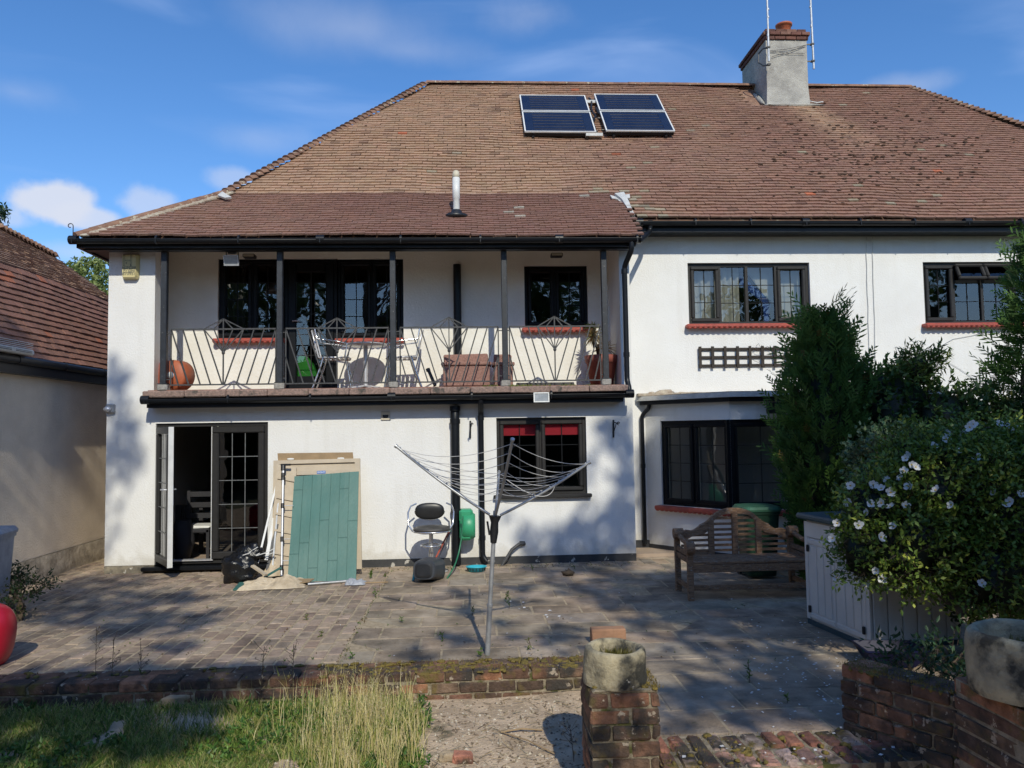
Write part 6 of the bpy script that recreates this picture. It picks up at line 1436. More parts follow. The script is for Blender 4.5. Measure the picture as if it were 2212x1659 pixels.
def shrub(blobs, n, LW, cols, label, seed, name='shrub', leaf='crown', m=None, shell=.55, cat='shrub', trunk=None, up=.25, variegated=False, foldk=.15, core=.0):
    """blobs: list of (centre, rx, ry, rz); leaves on short twigs through the outer volume"""
    rn = random.Random(seed); c0 = blobs[0][0]; t = thing(name, label, cat, (c0.x, c0.y, 0))
    vol = [bl[1]*bl[2]*bl[3] for bl in blobs]; tot = sum(vol); b = B(); tw = B(); e2 = B()
    for (c, rx, ry, rz), v in zip(blobs, vol):
        for i in range(int(n*v/tot/4)):
            q = rvec(rn); k = rn.uniform(shell, 1)**.6; lump = 1+.30*mnoise.noise(q*2.2+c)+.12*mnoise.noise(q*6+c); p = c+Vector((q.x*rx, q.y*ry, q.z*rz))*k*lump
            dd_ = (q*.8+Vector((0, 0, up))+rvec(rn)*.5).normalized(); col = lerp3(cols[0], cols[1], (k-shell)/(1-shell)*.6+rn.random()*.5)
            if rn.random() < .12: col = cols[2]
            tw.bar(p-dd_*.04, p+dd_*.06, .0022)
            for j in range(4+rn.randint(0, 2)):
                l = LW[0]*rn.uniform(.6, 1.15); e = (dd_*.6+rvec(rn)*.9).normalized(); nn = (rvec(rn)+Vector((0, 0, 1.0))).normalized(); q0 = p+dd_*.03*j
                if variegated: leafq(b, q0, e, nn, l, LW[1]*1.0, (.22, .30, .16)); leafq(b, q0+nn*.002+e*l*.1, e, nn, l*.85, LW[1]*.75, jc(col, .15))
                else: leafq(b, q0, e, nn, l, LW[1], jc(col, .18), foldk)
    for k in range(5):
        c, rx, ry, rz = blobs[k % len(blobs)]; base = trunk or Vector((blobs[0][0].x, blobs[0][0].y, -.02)); tw.tube([base, base*.5+c*.5+Vector((rn.uniform(-.1, .1), 0, 0)), c+Vector((rn.uniform(-.5, .5)*rx, 0, rz*.5))], [.022, .014, .005], 6)
    b.build(leaf, m or M_leaf, t); tw.build('stem', M_twig, t)
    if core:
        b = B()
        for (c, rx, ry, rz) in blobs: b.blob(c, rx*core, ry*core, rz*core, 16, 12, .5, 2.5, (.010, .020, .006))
        b.build('shade_core', M_leaf, t)  # dark blobs added inside; their colour stands in for shade among the leaves
    return t
def bl(u, v, Y, du, dv, ry=None): return (at(u, v, Y), du/1665*Y, ry or du/1665*Y*.8, dv/1665*Y)
# climbing shrub along the wall
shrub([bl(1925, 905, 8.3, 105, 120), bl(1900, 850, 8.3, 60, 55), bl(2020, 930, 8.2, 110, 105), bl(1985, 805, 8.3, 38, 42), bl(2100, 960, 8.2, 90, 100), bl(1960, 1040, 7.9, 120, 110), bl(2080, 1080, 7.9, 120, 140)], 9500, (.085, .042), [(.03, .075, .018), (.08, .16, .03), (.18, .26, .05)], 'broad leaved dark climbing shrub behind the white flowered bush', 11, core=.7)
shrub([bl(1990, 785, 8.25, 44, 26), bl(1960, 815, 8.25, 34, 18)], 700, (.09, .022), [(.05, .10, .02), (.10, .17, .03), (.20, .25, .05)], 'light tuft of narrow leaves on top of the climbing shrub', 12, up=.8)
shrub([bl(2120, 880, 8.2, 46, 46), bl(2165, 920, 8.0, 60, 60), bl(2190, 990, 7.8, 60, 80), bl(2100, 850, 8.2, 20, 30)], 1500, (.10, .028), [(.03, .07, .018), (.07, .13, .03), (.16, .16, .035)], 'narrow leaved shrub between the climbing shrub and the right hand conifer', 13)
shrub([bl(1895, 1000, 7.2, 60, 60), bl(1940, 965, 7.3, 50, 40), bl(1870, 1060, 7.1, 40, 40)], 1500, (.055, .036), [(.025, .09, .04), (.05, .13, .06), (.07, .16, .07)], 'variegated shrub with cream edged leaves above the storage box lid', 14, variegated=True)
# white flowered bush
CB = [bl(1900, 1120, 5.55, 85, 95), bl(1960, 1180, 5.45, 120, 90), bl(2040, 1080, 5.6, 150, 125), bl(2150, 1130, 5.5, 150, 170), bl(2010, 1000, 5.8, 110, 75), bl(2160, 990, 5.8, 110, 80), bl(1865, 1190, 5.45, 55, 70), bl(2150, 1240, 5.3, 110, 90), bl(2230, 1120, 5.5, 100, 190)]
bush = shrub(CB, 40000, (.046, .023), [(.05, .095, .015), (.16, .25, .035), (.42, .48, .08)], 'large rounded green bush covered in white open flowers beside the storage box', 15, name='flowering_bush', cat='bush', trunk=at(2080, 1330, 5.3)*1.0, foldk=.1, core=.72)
FL = [(712, 740, 0), (908, 735, 1), (980, 765, 2), (1060, 800, 2), (895, 900, 2), (980, 890, 1), (1060, 925, 2), (1190, 915, 2), (600, 1065, 1), (785, 1085, 1), (1090, 1095, 2), (560, 1195, 1), (935, 1475, 1), (990, 1545, 0), (595, 1535, 1), (622, 1420, 1), (845, 1590, 2), (1850, 1580, 0), (1240, 560, 1), (1175, 615, 1), (1145, 675, 2), (1215, 750, 1), (1450, 780, 2), (1585, 905, 2), (1190, 505, 2), (1215, 480, 2), (1430, 400, 2), (1560, 290, 1), (1540, 340, 2), (1745, 235, 1), (1770, 210, 2), (1805, 500, 3), (1995, 210, 2), (2150, 250, 3), (1955, 800, 1), (2090, 880, 2), (2060, 910, 2), (2185, 815, 1), (1695, 295, 2), (2080, 230, 2), (1030, 690, 2), (975, 1185, 2), (860, 975, 2), (1640, 435, 2), (1275, 580, 2), (690, 890, 2)]
rn = random.Random(17)
for (a, c, kind) in FL:
    u, v = 2880/1.7361+a/4, 1500/1.7361+c/4; Y = 5.6
    best = None                                  # sit on the front of the bush
    for (cc_, rx, ry, rz) in CB:
        for s in range(24):
            y = cc_.y-ry*1.02+ry*s/14; p = at(u, v, y); q = p-cc_
            if (q.x/rx)**2+(q.y/ry)**2+(q.z/rz)**2 < 1.0: best = y if best is None else min(best, y); break
    p = at(u, v, (best or 5.5)-.05); R = .0255*(1.25 if kind == 3 else 1)*rn.uniform(.85, 1.1)
    nrm = (Vector((0, 0, CH))-p).normalized()+(rvec(rn)*(.25 if kind == 0 else .9)); nrm.normalize(); nrm.z = abs(nrm.z)*.6+.1; nrm.normalize(); ax = nrm.orthogonal().normalized(); ay = nrm.cross(ax)
    b = B(); np_ = 5 if kind != 3 else 3; cup = .25 if kind == 0 else .55
    for k in range(np_):
        g = 2*math.pi*k/np_+rn.uniform(-.15, .15); d = ax*math.cos(g)+ay*math.sin(g); s = nrm.cross(d); rr = R*rn.uniform(.9, 1.15)
        pts = [p+d*rr*.1, p+d*rr*.55-s*rr*.5+nrm*rr*cup*.4, p+d*rr*1.0-s*rr*.52+nrm*rr*cup, p+d*rr*1.25+nrm*rr*cup*1.1, p+d*rr*1.0+s*rr*.52+nrm*rr*cup*.9, p+d*rr*.55+s*rr*.5+nrm*rr*cup*.4]
        b.add(pts, [(0, 1, 2, 3, 4, 5)])
    f = b.build('flower', M_petal, bush)
    b = B(); b.blob(p+nrm*R*.12, R*.26, R*.26, R*.2, 7, 5); b.build('stamens', M_yellow, f)
# foliage in the planter and behind it
shrub([bl(1990, 1440, 4.5, 70, 40), bl(2070, 1420, 4.6, 60, 40), bl(1920, 1440, 4.75, 40, 22)], 700, (.06, .02), [(.02, .05, .015), (.04, .09, .03), (.06, .13, .05)], 'ferny shaded leaves growing inside the planter wall', 18, cat='plant', name='planter_fern')
shrub([bl(2170, 1290, 5.6, 90, 100), bl(2260, 1300, 5.4, 90, 120)], 2600, (.06, .026), [(.012, .03, .010), (.025, .055, .015), (.04, .08, .02)], 'added near black hedge filling in the shade behind the larger stone ring', 19, name='hedge', cat='hedge')  # added foliage mass; the black shade here is put into its leaf colours
shrub([bl(45, 1278, 7.7, 50, 15, .35), bl(-10, 1262, 8.0, 50, 22, .3)], 1100, (.05, .02), [(.015, .035, .01), (.035, .07, .018), (.09, .11, .025)], 'low dark weeds at the foot of the neighbouring wall', 20, name='weed_patch', cat='weeds')
# distant trees on the left
def far_tree(u, v0, Y, crown, n, lw, cols, label, seed, name='tree'):
    rn = random.Random(seed); base = atz(u, 1000, 0) if False else Vector((at(u, 700, Y).x, Y, -.5)); t = thing(name, label, 'tree', base, 'trees beyond the houses')
    b = B(); tip = at(u, v0, Y); b.tube([base, base*.4+tip*.6, tip], [.22, .14, .03], 8)
    for (c, rx, ry, rz) in crown: b.tube([base*.45+tip*.55, (base*.3+tip*.7)*.5+c*.5, c], [.08, .05, .02], 6)
    b.build('trunk', M_bark, t); b = B()
    tot = sum(c[1]*c[3] for c in crown)
    for (c, rx, ry, rz) in crown:
        for i in range(int(n*rx*rz/tot)):
            q = rvec(rn); k = rn.uniform(.2, 1)**.5*(1+.35*mnoise.noise(q*2+c)); p = c+Vector((q.x*rx, q.y*ry, q.z*rz))*k
            if mnoise.noise(p*1.1+Vector((seed, 0, 0))) < -.12: continue
            col = lerp3(cols[0], cols[1], rn.random()); 
            for j in range(3): leafq(b, p+rvec(rn)*lw[0]*.7, rvec(rn), rvec(rn, .6), lw[0]*rn.uniform(.6, 1.1), lw[1], jc(col, .15))
    b.build('crown', M_leaf, t); return t
far_tree(205, 620, 19, [bl(190, 600, 19, 46, 40), bl(225, 650, 19, 40, 60), bl(165, 582, 19, 28, 16), bl(210, 566, 19, 26, 16)], 1100, (.14, .055), [(.20, .28, .08), (.34, .40, .14)], 'light airy green tree behind the neighbouring tiled roof', 21)
far_tree(-45, 500, 22, [bl(-20, 458, 22, 36, 18), bl(-55, 490, 22, 50, 60)], 1500, (.15, .05), [(.02, .05, .02), (.04, .08, .03)], 'dark pine branch showing at the far left edge above the roof', 22, name='pine_tree')

# -- grass, weeds and straw in the foreground
rn = random.Random(31)
def blade(b, p, h, w, lean, col, tip=None):
    g = rn.uniform(0, 6.28); d = Vector((math.cos(g), math.sin(g), 0)); a_ = rn.uniform(-.7, .7); s = Vector((math.cos(a_), math.sin(a_), 0))*w; m = p+Vector((0, 0, h*.55))+d*lean*h*.35; t_ = p+Vector((0, 0, h*(1-.25*lean)))+d*lean*h
    b.add([p-s, p+s, m+s*.8, t_, m-s*.8], [(0, 1, 2, 3, 4)], col)
def fg(u, v): # foreground soil point under a picture position
    p = atz(u, v, -.25); p.z = zsoil(p.x, p.y); return p
g = B(); n_ = 0
while n_ < 54000:
    u = rn.uniform(-60, 960) if n_ < 46000 else rn.uniform(-650, -60); v = rn.uniform(1478, 1760); p = fg(u, v)
    if p.y > 5.56 or p.y < 2.5: continue
    edge = 905+40*mnoise.noise(Vector((0, p.y*3, 0)))
    if u > edge: continue
    k = mnoise.noise(Vector((p.x*1.5, p.y*1.5, 0)))*.9+mnoise.noise(Vector((p.x*4, p.y*4, 0)))*.5
    hole = max(0, 1-((u-420)/130)**2-((v-1592)/26)**2)
    if k < -.48 or rn.random() < hole*.95: continue
    n_ += 1; kk = max(0, mnoise.noise(Vector((p.x*6, p.y*6, 4)))); h = rn.uniform(.02, .08)*(1+.8*max(0, k)+2.2*kk*kk); c = rn.choice([(.13, .22, .04), (.21, .31, .06), (.32, .40, .09), (.10, .17, .035), (.50, .47, .16)])
    if rn.random() < .10: c = (.38, .32, .15)
    blade(g, p, h, rn.uniform(.0014, .0030), rn.uniform(.2, 1.0), jc(c, .2))
meta(g.build('grass', M_leaf), 'rough green grass growing on the soil before the low wall', 'grass', kind='stuff')
g = B()
for i in range(4200):                        # broad leaved weeds through the grass
    u = rn.uniform(-60, 930); v = rn.uniform(1485, 1740); p = fg(u, v)
    if p.y > 5.55 or mnoise.noise(Vector((p.x*1.8, p.y*1.8, 7))) < .0: continue
    if ((u-420)/120)**2+((v-1592)/24)**2 < 1: continue
    hh_ = rn.uniform(.01, .09)*(1.2 if u < 250 else .9); c = rn.choice([(.07, .17, .03), (.11, .24, .04), (.05, .12, .025), (.17, .29, .05)])
    for j in range(rn.randint(3, 6)): leafq(g, p+Vector((0, 0, hh_*rn.uniform(.5, 1))), (rvec(rn, .3)), (rvec(rn, 1.5)), rn.uniform(.022, .05), rn.uniform(.012, .026), jc(c, .15), .2)
meta(g.build('broadleaf_weeds', M_leaf), 'low broad leaved weeds spread through the foreground grass', 'weeds', kind='stuff')
g = B()
for i in range(2100):
    u = rn.gauss(785, 75); v = rn.uniform(1540, 1700)
    if u > 920: continue
    p = fg(u, v); h = rn.uniform(.05, .30)
    if mnoise.noise(Vector((p.x*9, p.y*5, 2))) < -.12: continue
    c = rn.choice([(.80, .66, .34), (.85, .74, .42), (.66, .58, .24), (.42, .44, .13)])
    blade(g, p, h, .0019, rn.uniform(.0, .45), jc(c, .15))
    if rn.random() < .2:
        q = p+Vector((0, 0, h*.85))
        for j in range(6): leafq(g, q+Vector((rn.uniform(-.01, .01), rn.uniform(-.01, .01), j*.009)), rvec(rn, 1.5), rvec(rn), .016, .005, (.55, .46, .26))
for i in range(260):
    u = rn.uniform(350, 930); v = rn.uniform(1480, 1660); p = fg(u, v)
    if p.y < 5.57: blade(g, p, rn.uniform(.08, .24), .0018, rn.uniform(.05, .5), jc((.35, .33, .14), .2))
meta(g.build('dry_grass', M_straw), 'tall straw coloured dry grass standing at the edge of the bare soil', 'dry grass', kind='stuff')
# bare soil: gravel, dead stalks
g = B(); rn2 = random.Random(41)
for i in range(3200):
    u = rn2.uniform(560, 1300); v = rn2.uniform(1505, 1700); p = fg(u, v)
    if p.y > 5.57: continue
    r_ = rn2.uniform(.003, .011); c = rn2.choice([(.50, .42, .30), (.36, .28, .20), (.22, .16, .11), (.60, .54, .44), (.16, .12, .085)]); a = rvec(rn2)*r_; e = rvec(rn2)*r_; 
    vs = [p+Vector((0, 0, r_*.9)), p+Vector((r_*1.2, 0, 0)), p+Vector((0, r_, 0)), p-Vector((r_*1.1, 0, 0)), p-Vector((0, r_, 0))]; vs = [q+rvec(rn2)*r_*.3 for q in vs]; g.add(vs, [(0, 1, 2), (0, 2, 3), (0, 3, 4), (0, 4, 1)], c)
meta(g.build('gravel', M_pebble), 'small pale stones and grit scattered over the bare soil', 'gravel', kind='stuff')
g = B()
for i in range(420):
    u = rn2.uniform(880, 1260); v = rn2.uniform(1510, 1690); p = fg(u, v)+Vector((0, 0, .006)); 
    if p.y > 5.55: continue
    d = Vector((rn2.gauss(0, 1), rn2.gauss(0, 1), rn2.uniform(-.05, .4))).normalized()*rn2.uniform(.02, .09); g.bar(p, p+d, rn2.uniform(.001, .003), None, jc(rn2.choice([(.46, .36, .20), (.30, .22, .13), (.5, .44, .32)]), .2))
meta(g.build('dead_stalks', M_straw), 'dead stalks and straw bits lying on the bare soil', 'stalks', kind='stuff')
for (a, c, w) in (((1225, 1537), (1330, 1545), .008), ((1620, 1157), (1910, 1140), .012), ((1640, 1160), (1990, 1280), .009)):
    A_, C_ = [fg((1000+q[0]/1.843)/1.7361, (2160+q[1]/1.843)/1.7361)+Vector((0, 0, .015)) for q in (a, c)]
    if A_.y < 5.55: b = B(); b.tube([A_, (A_+C_)/2+Vector((0, .01, .012)), C_], w*.5, 6); single(b, 'dead_branch', M_card, {(1225, 1537): 'short', (1620, 1157): 'thick pale dead stick lying across the bare soil', (1640, 1160): 'long thin dead stick slanting down across the bare soil'}[a] if a != (1225, 1537) else 'short dead stick lying on the bare soil', 'stick', A_, 'dead sticks on the soil')
def rock(u, v, rx, ry, rz, m, label, seed, name='stone', rot=0, jit=.5):
    p = fg(u, v); b = B(); b.blob(p+Vector((0, 0, rz*.4)), rx, ry, rz, 20, 14, jit, 1.6, pw=.8, mx=Matrix.Rotation(rot, 3, 'Z')); single(b, name, m, label, 'stone', p)
M_rockA = mat('pale_chalk_stone', (.44, .34, .22), (.30, .23, .155), 6, .9, .7, 20)
rock(405, 1556, .16, .055, .055, M_rockA, 'long flat brown stone lying in the shaded grass', 1, rot=rad(14)); rock(307, 1560, .05, .04, .035, M_rockA, 'small brown stone left of the long flat stone', 2)
rock(560, 1545, .07, .03, .03, M_rockA, 'pale stone half hidden in the sunlit grass', 3); rock(970, 1652, .06, .04, .03, M_rockA, 'broken pinkish stone at the bottom edge of the bare soil', 4)
b = B(); p = fg(1000, 1655); b.bbox(p.x, p.y, p.z+.02, .12, .07, .06, .012, (.45, .2, .14), jit=.008); single(b, 'broken_brick', M_brick, 'broken pink brick at the bottom edge of the bare soil', 'brick', p)
# single weeds: each copied from one plant
def weed(label, seed, h, n, col, u, v, ground=None, nm='weed', flower=None):
    rn = random.Random(seed); p = ground or atz(u, v); t = thing(nm, label, 'weed', p, 'weeds in the paving joints'); b = B(); s = B(); tip = p+Vector((rn.uniform(-.02, .02), 0, h)); s.tube([p, p*.5+tip*.5+Vector((.008, 0, 0)), tip], .0022, 4)
    for i in range(n):
        f = rn.uniform(.15, 1); q = p+(tip-p)*f; leafq(b, q, (rvec(rn)+Vector((0, 0, .5))).normalized(), rvec(rn, 1.5), rn.uniform(.02, .045), rn.uniform(.008, .014), jc(col, .2), .2)
    s.build('stem', M_twig, t); b.build('leaves', M_leaf, t); return t
wd_ = [(832, 1247, .07, 'green weed tuft on the paving right of the leaning stack'), (1100, 1315, .13, 'upright weed beside the sunlit airer pole'), (1092, 1300, .10, 'smaller weed behind the upright weed near the airer'), (1020, 1330, .08, 'weed in the slab joint left of the airer pole'), (1035, 1420, .06, 'small weed at the foot of the airer pole'), (812, 1290, .09, 'yellowish weed on the joint between pavers and slabs'), (660, 1340, .06, 'weed growing in the middle of the small pavers'), (957, 1385, .08, 'weed in a shaded slab joint left of the airer'), (866, 1345, .05, 'tiny weed at a slab corner'), (1145, 1405, .09, 'dry weed just behind the low wall'), (1619, 1475, .14, 'bright green weed alone on the shaded slabs'), (760, 1425, .05, 'low weed close behind the low wall'), (690, 1375, .04, 'tiny weed at the edge of the pavers'), (1700, 1520, .05, 'small weed by the brick step'), (1150, 1232, .05, 'weed on the setts under the red blind window'), (1240, 1230, .05, 'second weed on the setts under the red blind window')]
for i, (u, v, h, lab) in enumerate(wd_): weed(lab, 50+i, h, int(9+h*130), (.10, .19, .03) if i % 3 else (.16, .20, .04), u, v)
t = weed('bushy green weed by the base of the leaning stack', 77, .09, 60, (.12, .20, .035), 800, 1250); rn = random.Random(5)
for i, (u, v, h, lab) in enumerate(((205, 1455, .38, 'tall dark dry weed standing before the low wall at the left'), (238, 1462, .30, 'shorter dry weed beside the tall one at the left'), (305, 1450, .25, 'thin dry stalk standing by the low wall'), (630, 1500, .30, 'dry grass stalk rising above the middle of the low wall'), (560, 1500, .28, 'leaning dry stalk before the low wall'), (1240, 1640, .18, 'pale dead weed in the shadow beside the square pillar'))):
    p = fg(u, 1545 if i < 3 else 1560 if i < 5 else 1655); rn = random.Random(80+i); t = thing('dry_weed', lab, 'weed', p, 'tall dry weeds by the low wall'); b = B(); cc_ = B(); H_ = h+.12 if i < 5 else h; col = (.12, .09, .05) if i < 3 else (.45, .36, .22)
    tip = p+Vector((rn.uniform(-.03, .05), .02, H_)); b.tube([p, p*.5+tip*.5, tip], .002, 4)
    for k in range(9):
        q = p+(tip-p)*rn.uniform(.45, .95); e = q+Vector((rn.uniform(-.06, .06), rn.uniform(-.02, .02), rn.uniform(.02, .07))); b.tube([q, e], .0013, 4)
        for j in range(3): leafq(cc_, e+rvec(rn)*.005, rvec(rn, 1), rvec(rn), .014, .008, jc(col, .2))
    for k in range(7): q = p+(tip-p)*rn.uniform(.05, .6); leafq(cc_, q, (rvec(rn, .2)), rvec(rn, 1), .05, .012, jc(col if i > 2 else (.08, .11, .03), .2))
    b.build('stem', M_twig, t); cc_.build('seed_heads', M_leaf, t)
# fallen petals
g = B(); rn = random.Random(61)
for i in range(330):
    if i < 230: u = rn.gauss(1780, 110); v = rn.gauss(1440, 75)
    elif i < 280: u = rn.uniform(1500, 2100); v = rn.uniform(1270, 1600)
    else: u = rn.uniform(100, 1500); v = rn.uniform(1260, 1420)
    if v < 1240 or v > 1585: continue
    p = atz(u, v, .004); 
    if p.y < 4.45 or (p.x > 3 and p.y > 5.9) or (p.x > 2.0 and p.y < 4.5): continue
    r_ = rn.uniform(.006, .014)*(1 if i < 280 else .6); a = rn.uniform(0, 6.28); d = Vector((math.cos(a), math.sin(a), 0)); s = Vector((-d.y, d.x, 0)); g.add([p-d*r_, p+s*r_*.7+Vector((0, 0, .004)), p+d*r_+Vector((0, 0, .003)), p-s*r_*.7], [(0, 1, 2, 3)])
for i in range(46):
    if i < 16: q = p0+dv*rn.uniform(0, Lw)+nv*rn.uniform(.02, .2)+Vector((0, 0, .42)); 
    else: q = Vector((rn.uniform(1.0, 2.6), rn.uniform(4.0, 4.4), .022))
    if q.y < 3.6: continue
    r_ = rn.uniform(.008, .016); a = rn.uniform(0, 6.28); d = Vector((math.cos(a), math.sin(a), 0)); s = Vector((-d.y, d.x, 0)); g.add([q-d*r_, q+s*r_*.7+Vector((0, 0, .005)), q+d*r_+Vector((0, 0, .003)), q-s*r_*.7], [(0, 1, 2, 3)])
meta(g.build('fallen_petals', M_petal), 'white petals scattered over the shaded slabs and brick step', 'petals', kind='stuff')
# dry leaf litter and little sprouts in the paving joints
g = B()
for i in range(900):
    u = rn.uniform(200, 1700); v = rn.uniform(1225, 1430); p = atz(u, v, .003)
    if i < 260: p = Vector((rn.uniform(-1.4, 2.1), 10.02-rn.random()**2*.25, .004))
    elif i < 420: p = Vector((XP+rn.gauss(0, .02), rn.uniform(5.95, 9.8), .003))
    elif i < 520: p = Vector((rn.uniform(-7, .8), 5.96, .003))
    elif p.x < XP: p.x = XP-.004-.205*round((XP-p.x)/.205)
    r_ = rn.uniform(.004, .013); c = rn.choice([(.10, .17, .03), (.14, .15, .04), (.16, .10, .05), (.24, .16, .08)])
    for j in range(3): leafq(g, p, rvec(rn, .4), rvec(rn, 1), r_*1.6, r_*.8, c)
meta(g.build('joint_litter', M_leaf), 'tiny sprouts and leaf litter caught in the paving joints', 'litter', kind='stuff')
# ================================================================== TREES BEHIND THE CAMERA (their shade falls on the house and garden)
SA_ = Vector((math.cos(rad(SUN_A)), math.sin(rad(SUN_A)), 0)); SB_ = SD.cross(SA_); SB_ = SB_ if SB_.z > 0 else -SB_
def wall_pt(u, v, Y=YW): return at(u, v, Y)
# each entry: centre, half extents across and up in the light's own plane, density (0..1), breakup size
SH = []
def sh(P, PU_e, PV_e, dens, brk=.35): SH.append((P, abs((PU_e-P).dot(SA_))+abs((PU_e-P).dot(SB_))*.0, max(abs((PV_e-P).dot(SB_)), abs((PU_e-P).dot(SB_))), dens, brk))
def shw(u, v, du, dv, dens, Y=YW, brk=.35): sh(at(u, v, Y), at(u+du, v, Y), at(u, v+dv, Y), dens, brk)
def shg(u, v, du, dv, dens, z=0, brk=.35): sh(atz(u, v, z), atz(u+du, v, z), atz(u, v+dv, z), dens, brk)
LEFT = len(SH)
shw(250, 815, 22, 50, .8); shw(262, 935, 48, 60, .75); shw(240, 1010, 25, 60, .6); shw(300, 1010, 22, 30, .5); shw(255, 1130, 45, 60, .35); shw(290, 1190, 50, 30, .45)
shg(210, 1262, 110, 20, .8); shg(260, 1300, 170, 22, .85); shg(340, 1345, 130, 28, .95); shg(180, 1330, 130, 16, .7); shg(100, 1290, 80, 20, .6); shg(400, 1395, 60, 18, .5); shg(890, 1418, 60, 14, .45)
shg(120, 1450, 260, 18, .55, .05); shg(330, 1468, 330, 12, .9, .05); shg(100, 1560, 260, 70, .96, -.3); shg(330, 1590, 170, 60, .95, -.3); shg(150, 1650, 260, 40, .75, -.3); shg(330, 1500, 320, 22, .85, -.2); shg(620, 1485, 60, 16, .5, -.2)
for (Y, z, a, c) in ((8.4, 2.0, .8, .5), (10.2, 1.9, .4, .5), (9.0, 2.7, .8, .8), (6.5, 2.6, 1.0, .8), (7.2, 1.2, .4, .3)):
    P = Vector((XN, Y, z)); SH.append((P, .30*a, .55*c+.2, .6, .3))
NL = len(SH)
for (u, v, du, dv, dn) in ((1470, 1480, 90, 26, .55), (1600, 1470, 120, 40, .9), (1720, 1500, 110, 50, 1.0), (1580, 1540, 110, 20, .8), (1500, 1385, 80, 22, .7), (1640, 1360, 110, 40, 1.0), (1620, 1290, 180, 40, 1.0), (1380, 1300, 120, 26, .9), (1400, 1250, 110, 16, .95), (1800, 1470, 60, 50, 1.0), (1480, 1330, 70, 20, .9), (1210, 1330, 60, 10, .5), (1230, 1360, 50, 10, .6)): shg(u, v, du, dv, dn)
for (u, v, du, dv, dn, Y) in ((2080, 1540, 110, 50, .95, 3.5), (1900, 1500, 90, 60, 1.0, 4.25), (2000, 1530, 80, 60, 1.0, 3.95), (2150, 1600, 90, 50, .7, 3.4), (1350, 1530, 60, 26, .45, 4.02), (1380, 1620, 50, 24, .5, 4.02)): shw(u, v, du, dv, dn, Y)
shw(1335, 930, 46, 44, .8); shw(1318, 1010, 66, 60, .85); shw(1340, 1110, 55, 70, 1.0); shw(1265, 1150, 75, 50, .9); shw(1180, 1175, 60, 40, .55); shw(1300, 1195, 90, 20, .9); shw(1120, 1130, 40, 30, .3)
shg(1240, 1225, 140, 16, .85); shg(1180, 1262, 110, 14, .55); shg(1330, 1270, 140, 20, .85); shg(1000, 1285, 50, 9, .5); shg(1010, 1322, 50, 10, .6); shg(1090, 1350, 45, 9, .5); shg(1180, 1375, 80, 14, .75); shg(960, 1382, 70, 13, .7); shg(1120, 1300, 60, 10, .5)
shg(1440, 1290, 120, 24, .95); shg(1420, 1340, 90, 18, .75); shg(1560, 1340, 120, 30, 1.0); shg(1500, 1420, 90, 20, .6); shg(1650, 1430, 110, 46, 1.0); shg(1680, 1300, 200, 40, 1.0); shg(1520, 1500, 110, 22, .75); shg(1640, 1500, 90, 22, .85); shg(1760, 1500, 90, 45, .95); shg(1250, 1400, 60, 10, .5); shg(1450, 1545, 60, 16, .5); shg(1880, 1540, 90, 50, .9); shg(1850, 1380, 60, 40, .9)
shw(1500, 1010, 115, 165, 1.0, 10.6); shw(1420, 1080, 40, 110, .85, YR); shw(1560, 905, 60, 14, .5, 9.9); shw(1700, 1000, 130, 190, 1.0, 9.8); shw(1800, 950, 120, 110, .95, 8.4); shw(1770, 850, 70, 70, .6, 8.4); shw(1950, 970, 150, 130, .7, 8.2); shw(2150, 970, 120, 150, .8, 8.0); shw(2170, 780, 60, 100, .5, 8.0)
shw(1580, 1180, 140, 100, 1.0, 8.0); shw(1860, 1220, 90, 100, .3, 5.2, .16); shw(2090, 1200, 110, 150, .7, 5.4, .22); shw(2150, 1330, 130, 120, 1.0, 5.4); shw(2030, 1020, 150, 80, .6, 5.6, .2)
shw(2100, 1560, 90, 70, .9, 3.6); shw(1960, 1500, 110, 60, .9, 4.1); shw(2160, 1470, 60, 30, .55, 3.4); shw(1370, 1600, 45, 30, .6, 4.02); shw(1350, 1460, 36, 24, .4, 4.0)
LIT = []                                     # gaps that stay open to the sun
def lit(P, a, b_): LIT.append((P.dot(SA_), P.dot(SB_), a, b_))
lit(at(1296, 1060, YW), .17, .30); lit(at(1200, 1120, YW), .16, .14); lit(at(1310, 975, YW), .16, .10); lit(at(1240, 1105, YW), .12, .10); lit(at(1390, 930, YR), .07, .45)
a, c = atz(1790, 1375), atz(1860, 1425); lit(atz(1780, 1390), .15, .13); lit(atz(1880, 1395), .10, .13)
for (u, v, Y, r_) in ((1860, 1120, 5.3, .16), (1960, 1050, 5.5, .15), (1890, 1270, 5.2, .17), (1960, 1230, 5.2, .12), (2090, 985, 5.6, .12), (1985, 1100, 5.4, .10)): lit(at(u, v, Y), r_, r_)
lit(at(2130, 1380, 3.4), .22, .10); lit(atz(1400, 1450), .16, .12); lit(atz(1540, 1450), .30, .05); lit(atz(1780, 1590), .25, .06)
def in_lit(A, Bq):
    for (x, y, a, b_) in LIT:
        if ((A-x)/a)**2+((Bq-y)/b_)**2 < 1: return True
    return False
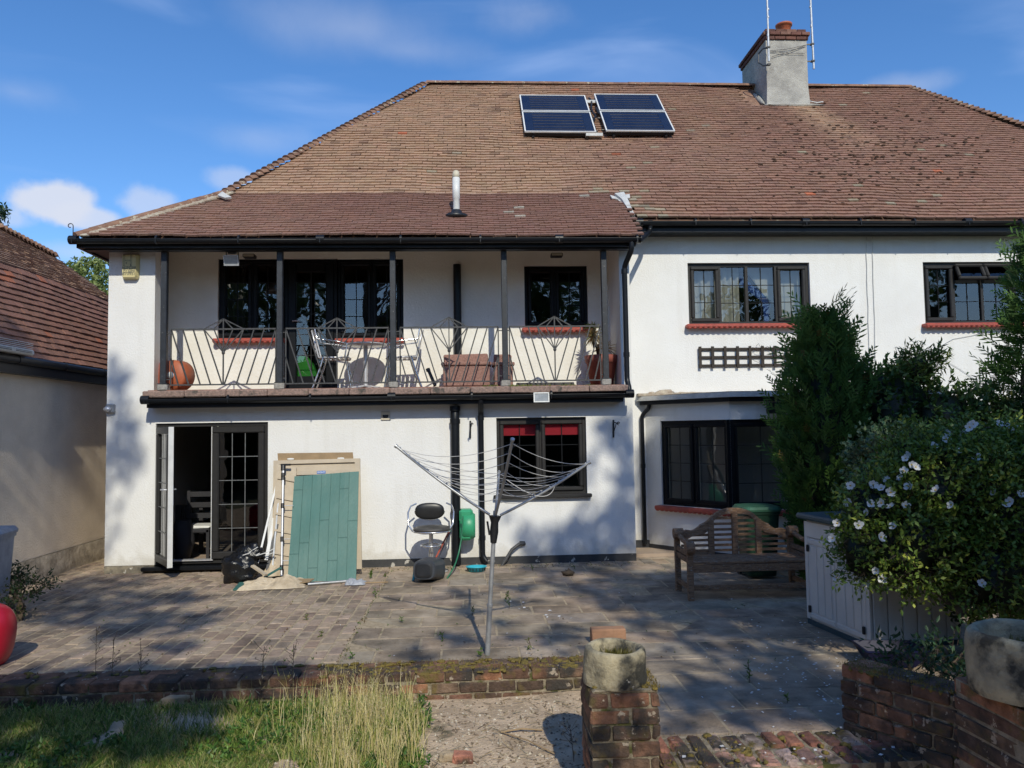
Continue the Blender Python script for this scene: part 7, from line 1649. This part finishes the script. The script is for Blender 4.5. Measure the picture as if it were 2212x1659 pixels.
def shade_tree(entries, label, seed, tx, YT=-5.0):
    rn = random.Random(seed); t = thing('shade_tree', label, 'tree', (tx, YT, -.4)); b = B(); w = B(); used = []
    for (P, ra, rb, dens, brk) in entries:
        A0, B0 = P.dot(SA_), P.dot(SB_); D0 = P.dot(SD); n = int(ra*rb*3.14*dens*270)
        for i in range(n):
            r_ = math.sqrt(rn.random()); g = rn.uniform(0, 6.283); A = A0+math.cos(g)*ra*r_; Bq = B0+math.sin(g)*rb*r_
            if mnoise.noise(Vector((A/brk*.6, Bq/brk*.6, seed))) > (-.25+dens*.95): continue
            if in_lit(A, Bq): continue
            base = SA_*A+SB_*Bq; q = base; t_ = (YT+rn.uniform(-1.3, 1.3)-q.y)/SD.y; p = q+SD*t_
            c = lerp3((.03, .07, .015), (.09, .15, .03), rn.random()); leafq(b, p, rvec(rn), (SD+rvec(rn)*.7).normalized(), .21*rn.uniform(.7, 1.2), .13, c)
            if i % 60 == 0: used.append(p)
    b.build('crown', M_leaf, t)
    zc = sorted(p.z for p in used); top = Vector((tx, YT, zc[-1]-.5)); w.tube([(tx, YT, -.6), (tx+.1, YT, 2), tuple(top*.5+Vector((tx, YT, 0))*.5), tuple(top)], [.28, .22, .15, .04], 10)
    for p in used[::3]:
        s = Vector((tx, YT, max(1.5, p.z*.6))); w.tube([s, s*.45+p*.55+Vector((0, 0, .25)), p], [.05, .03, .008], 5)
    w.build('trunk', M_bark, t); return t
shade_tree(SH[:NL], 'tall leafy tree out of view behind the camera on the left', 101, -3.6, -5.4)
shade_tree(SH[NL:], 'tall leafy tree out of view behind the camera on the right', 102, 5.6, -5.0)
# trees further back, seen only as reflections in the window glass
def back_tree(x, y, h, r_, seed, label):
    rn = random.Random(seed); t = thing('garden_tree', label, 'tree', (x, y, -.5), 'trees at the end of the garden'); b = B(); w = B(); w.tube([(x, y, -.6), (x+.2, y, h*.5), (x, y, h*.9)], [.25, .18, .04], 8)
    for i in range(9):
        c = Vector((x+rn.uniform(-r_, r_)*.7, y+rn.uniform(-r_, r_)*.6, h*rn.uniform(.35, .92))); R_ = r_*rn.uniform(.35, .55); w.tube([(x, y, c.z*.6), tuple(c)], [.07, .02], 5)
        for k in range(420):
            q = rvec(rn); p = c+q*R_*rn.uniform(.35, 1)**.5; leafq(b, p, rvec(rn), rvec(rn, .5), .34, .22, jc(lerp3((.035, .08, .015), (.11, .17, .035), rn.random()), .2))
    b.build('crown', M_leaf, t); w.build('trunk', M_bark, t)
back_tree(-9, -13, 9.0, 3.2, 1, 'broad tree at the left end of the garden behind the camera'); back_tree(-3.2, -14, 8.2, 2.6, 2, 'rounded tree in the middle of the garden end behind the camera'); back_tree(3.2, -14.5, 9.6, 3.0, 3, 'tall tree right of the middle at the garden end behind the camera'); back_tree(10.5, -12, 8.6, 3.4, 4, 'wide tree at the right end of the garden behind the camera'); back_tree(17, -9, 9, 3.4, 5, 'tree by the right boundary behind the camera'); back_tree(-16, -8, 9, 3.4, 6, 'tree by the left boundary behind the camera')
# hedges added out of view to block the low sky and its fill light
def sky_block_row(x0, y0, x1, y1, h, w, seed, label):
    rn = random.Random(seed); a = Vector((x0, y0, 0)); c = Vector((x1, y1, 0)); d = (c-a); L = d.length; d.normalize(); n = Vector((-d.y, d.x, 0)); t = thing('sky_block_hedge', label, 'hedge', (a+c)/2, 'added sky blocking hedges'); b = B(); q = B()
    q.prism([a+n*w*.3+Vector((0, 0, -.6)), a-n*w*.3+Vector((0, 0, -.6)), c-n*w*.3+Vector((0, 0, -.6)), c+n*w*.3+Vector((0, 0, -.6))], Vector((0, 0, h+.3)), (.02, .04, .012)); q.build('block_core', M_leaf, t)
    for i in range(int(L*h*26)):
        p = a+d*rn.uniform(0, L)+n*rn.choice((-1, 1))*w*rn.uniform(.3, .6)+Vector((0, 0, rn.uniform(-.5, h))); p.z += .3*mnoise.noise(p*.5); leafq(b, p, rvec(rn), (rvec(rn)+n*rn.choice((-1, 1))).normalized(), .30, .18, jc(lerp3((.03, .07, .015), (.08, .14, .03), rn.random()), .2))
    b.build('foliage', M_leaf, t)
sky_block_row(-10.5, -14, -10.5, 2, 4.2, 1.2, 1, 'added unseen hedge that blocks the low sky on the left behind the camera'); sky_block_row(9.8, -14, 9.8, 6, 4.6, 1.2, 2, 'added unseen hedge that blocks the low sky on the right of the garden'); sky_block_row(-12, -16, 12, -16, 5.5, 1.4, 3, 'added unseen hedge that blocks the low sky across the garden end behind the camera')
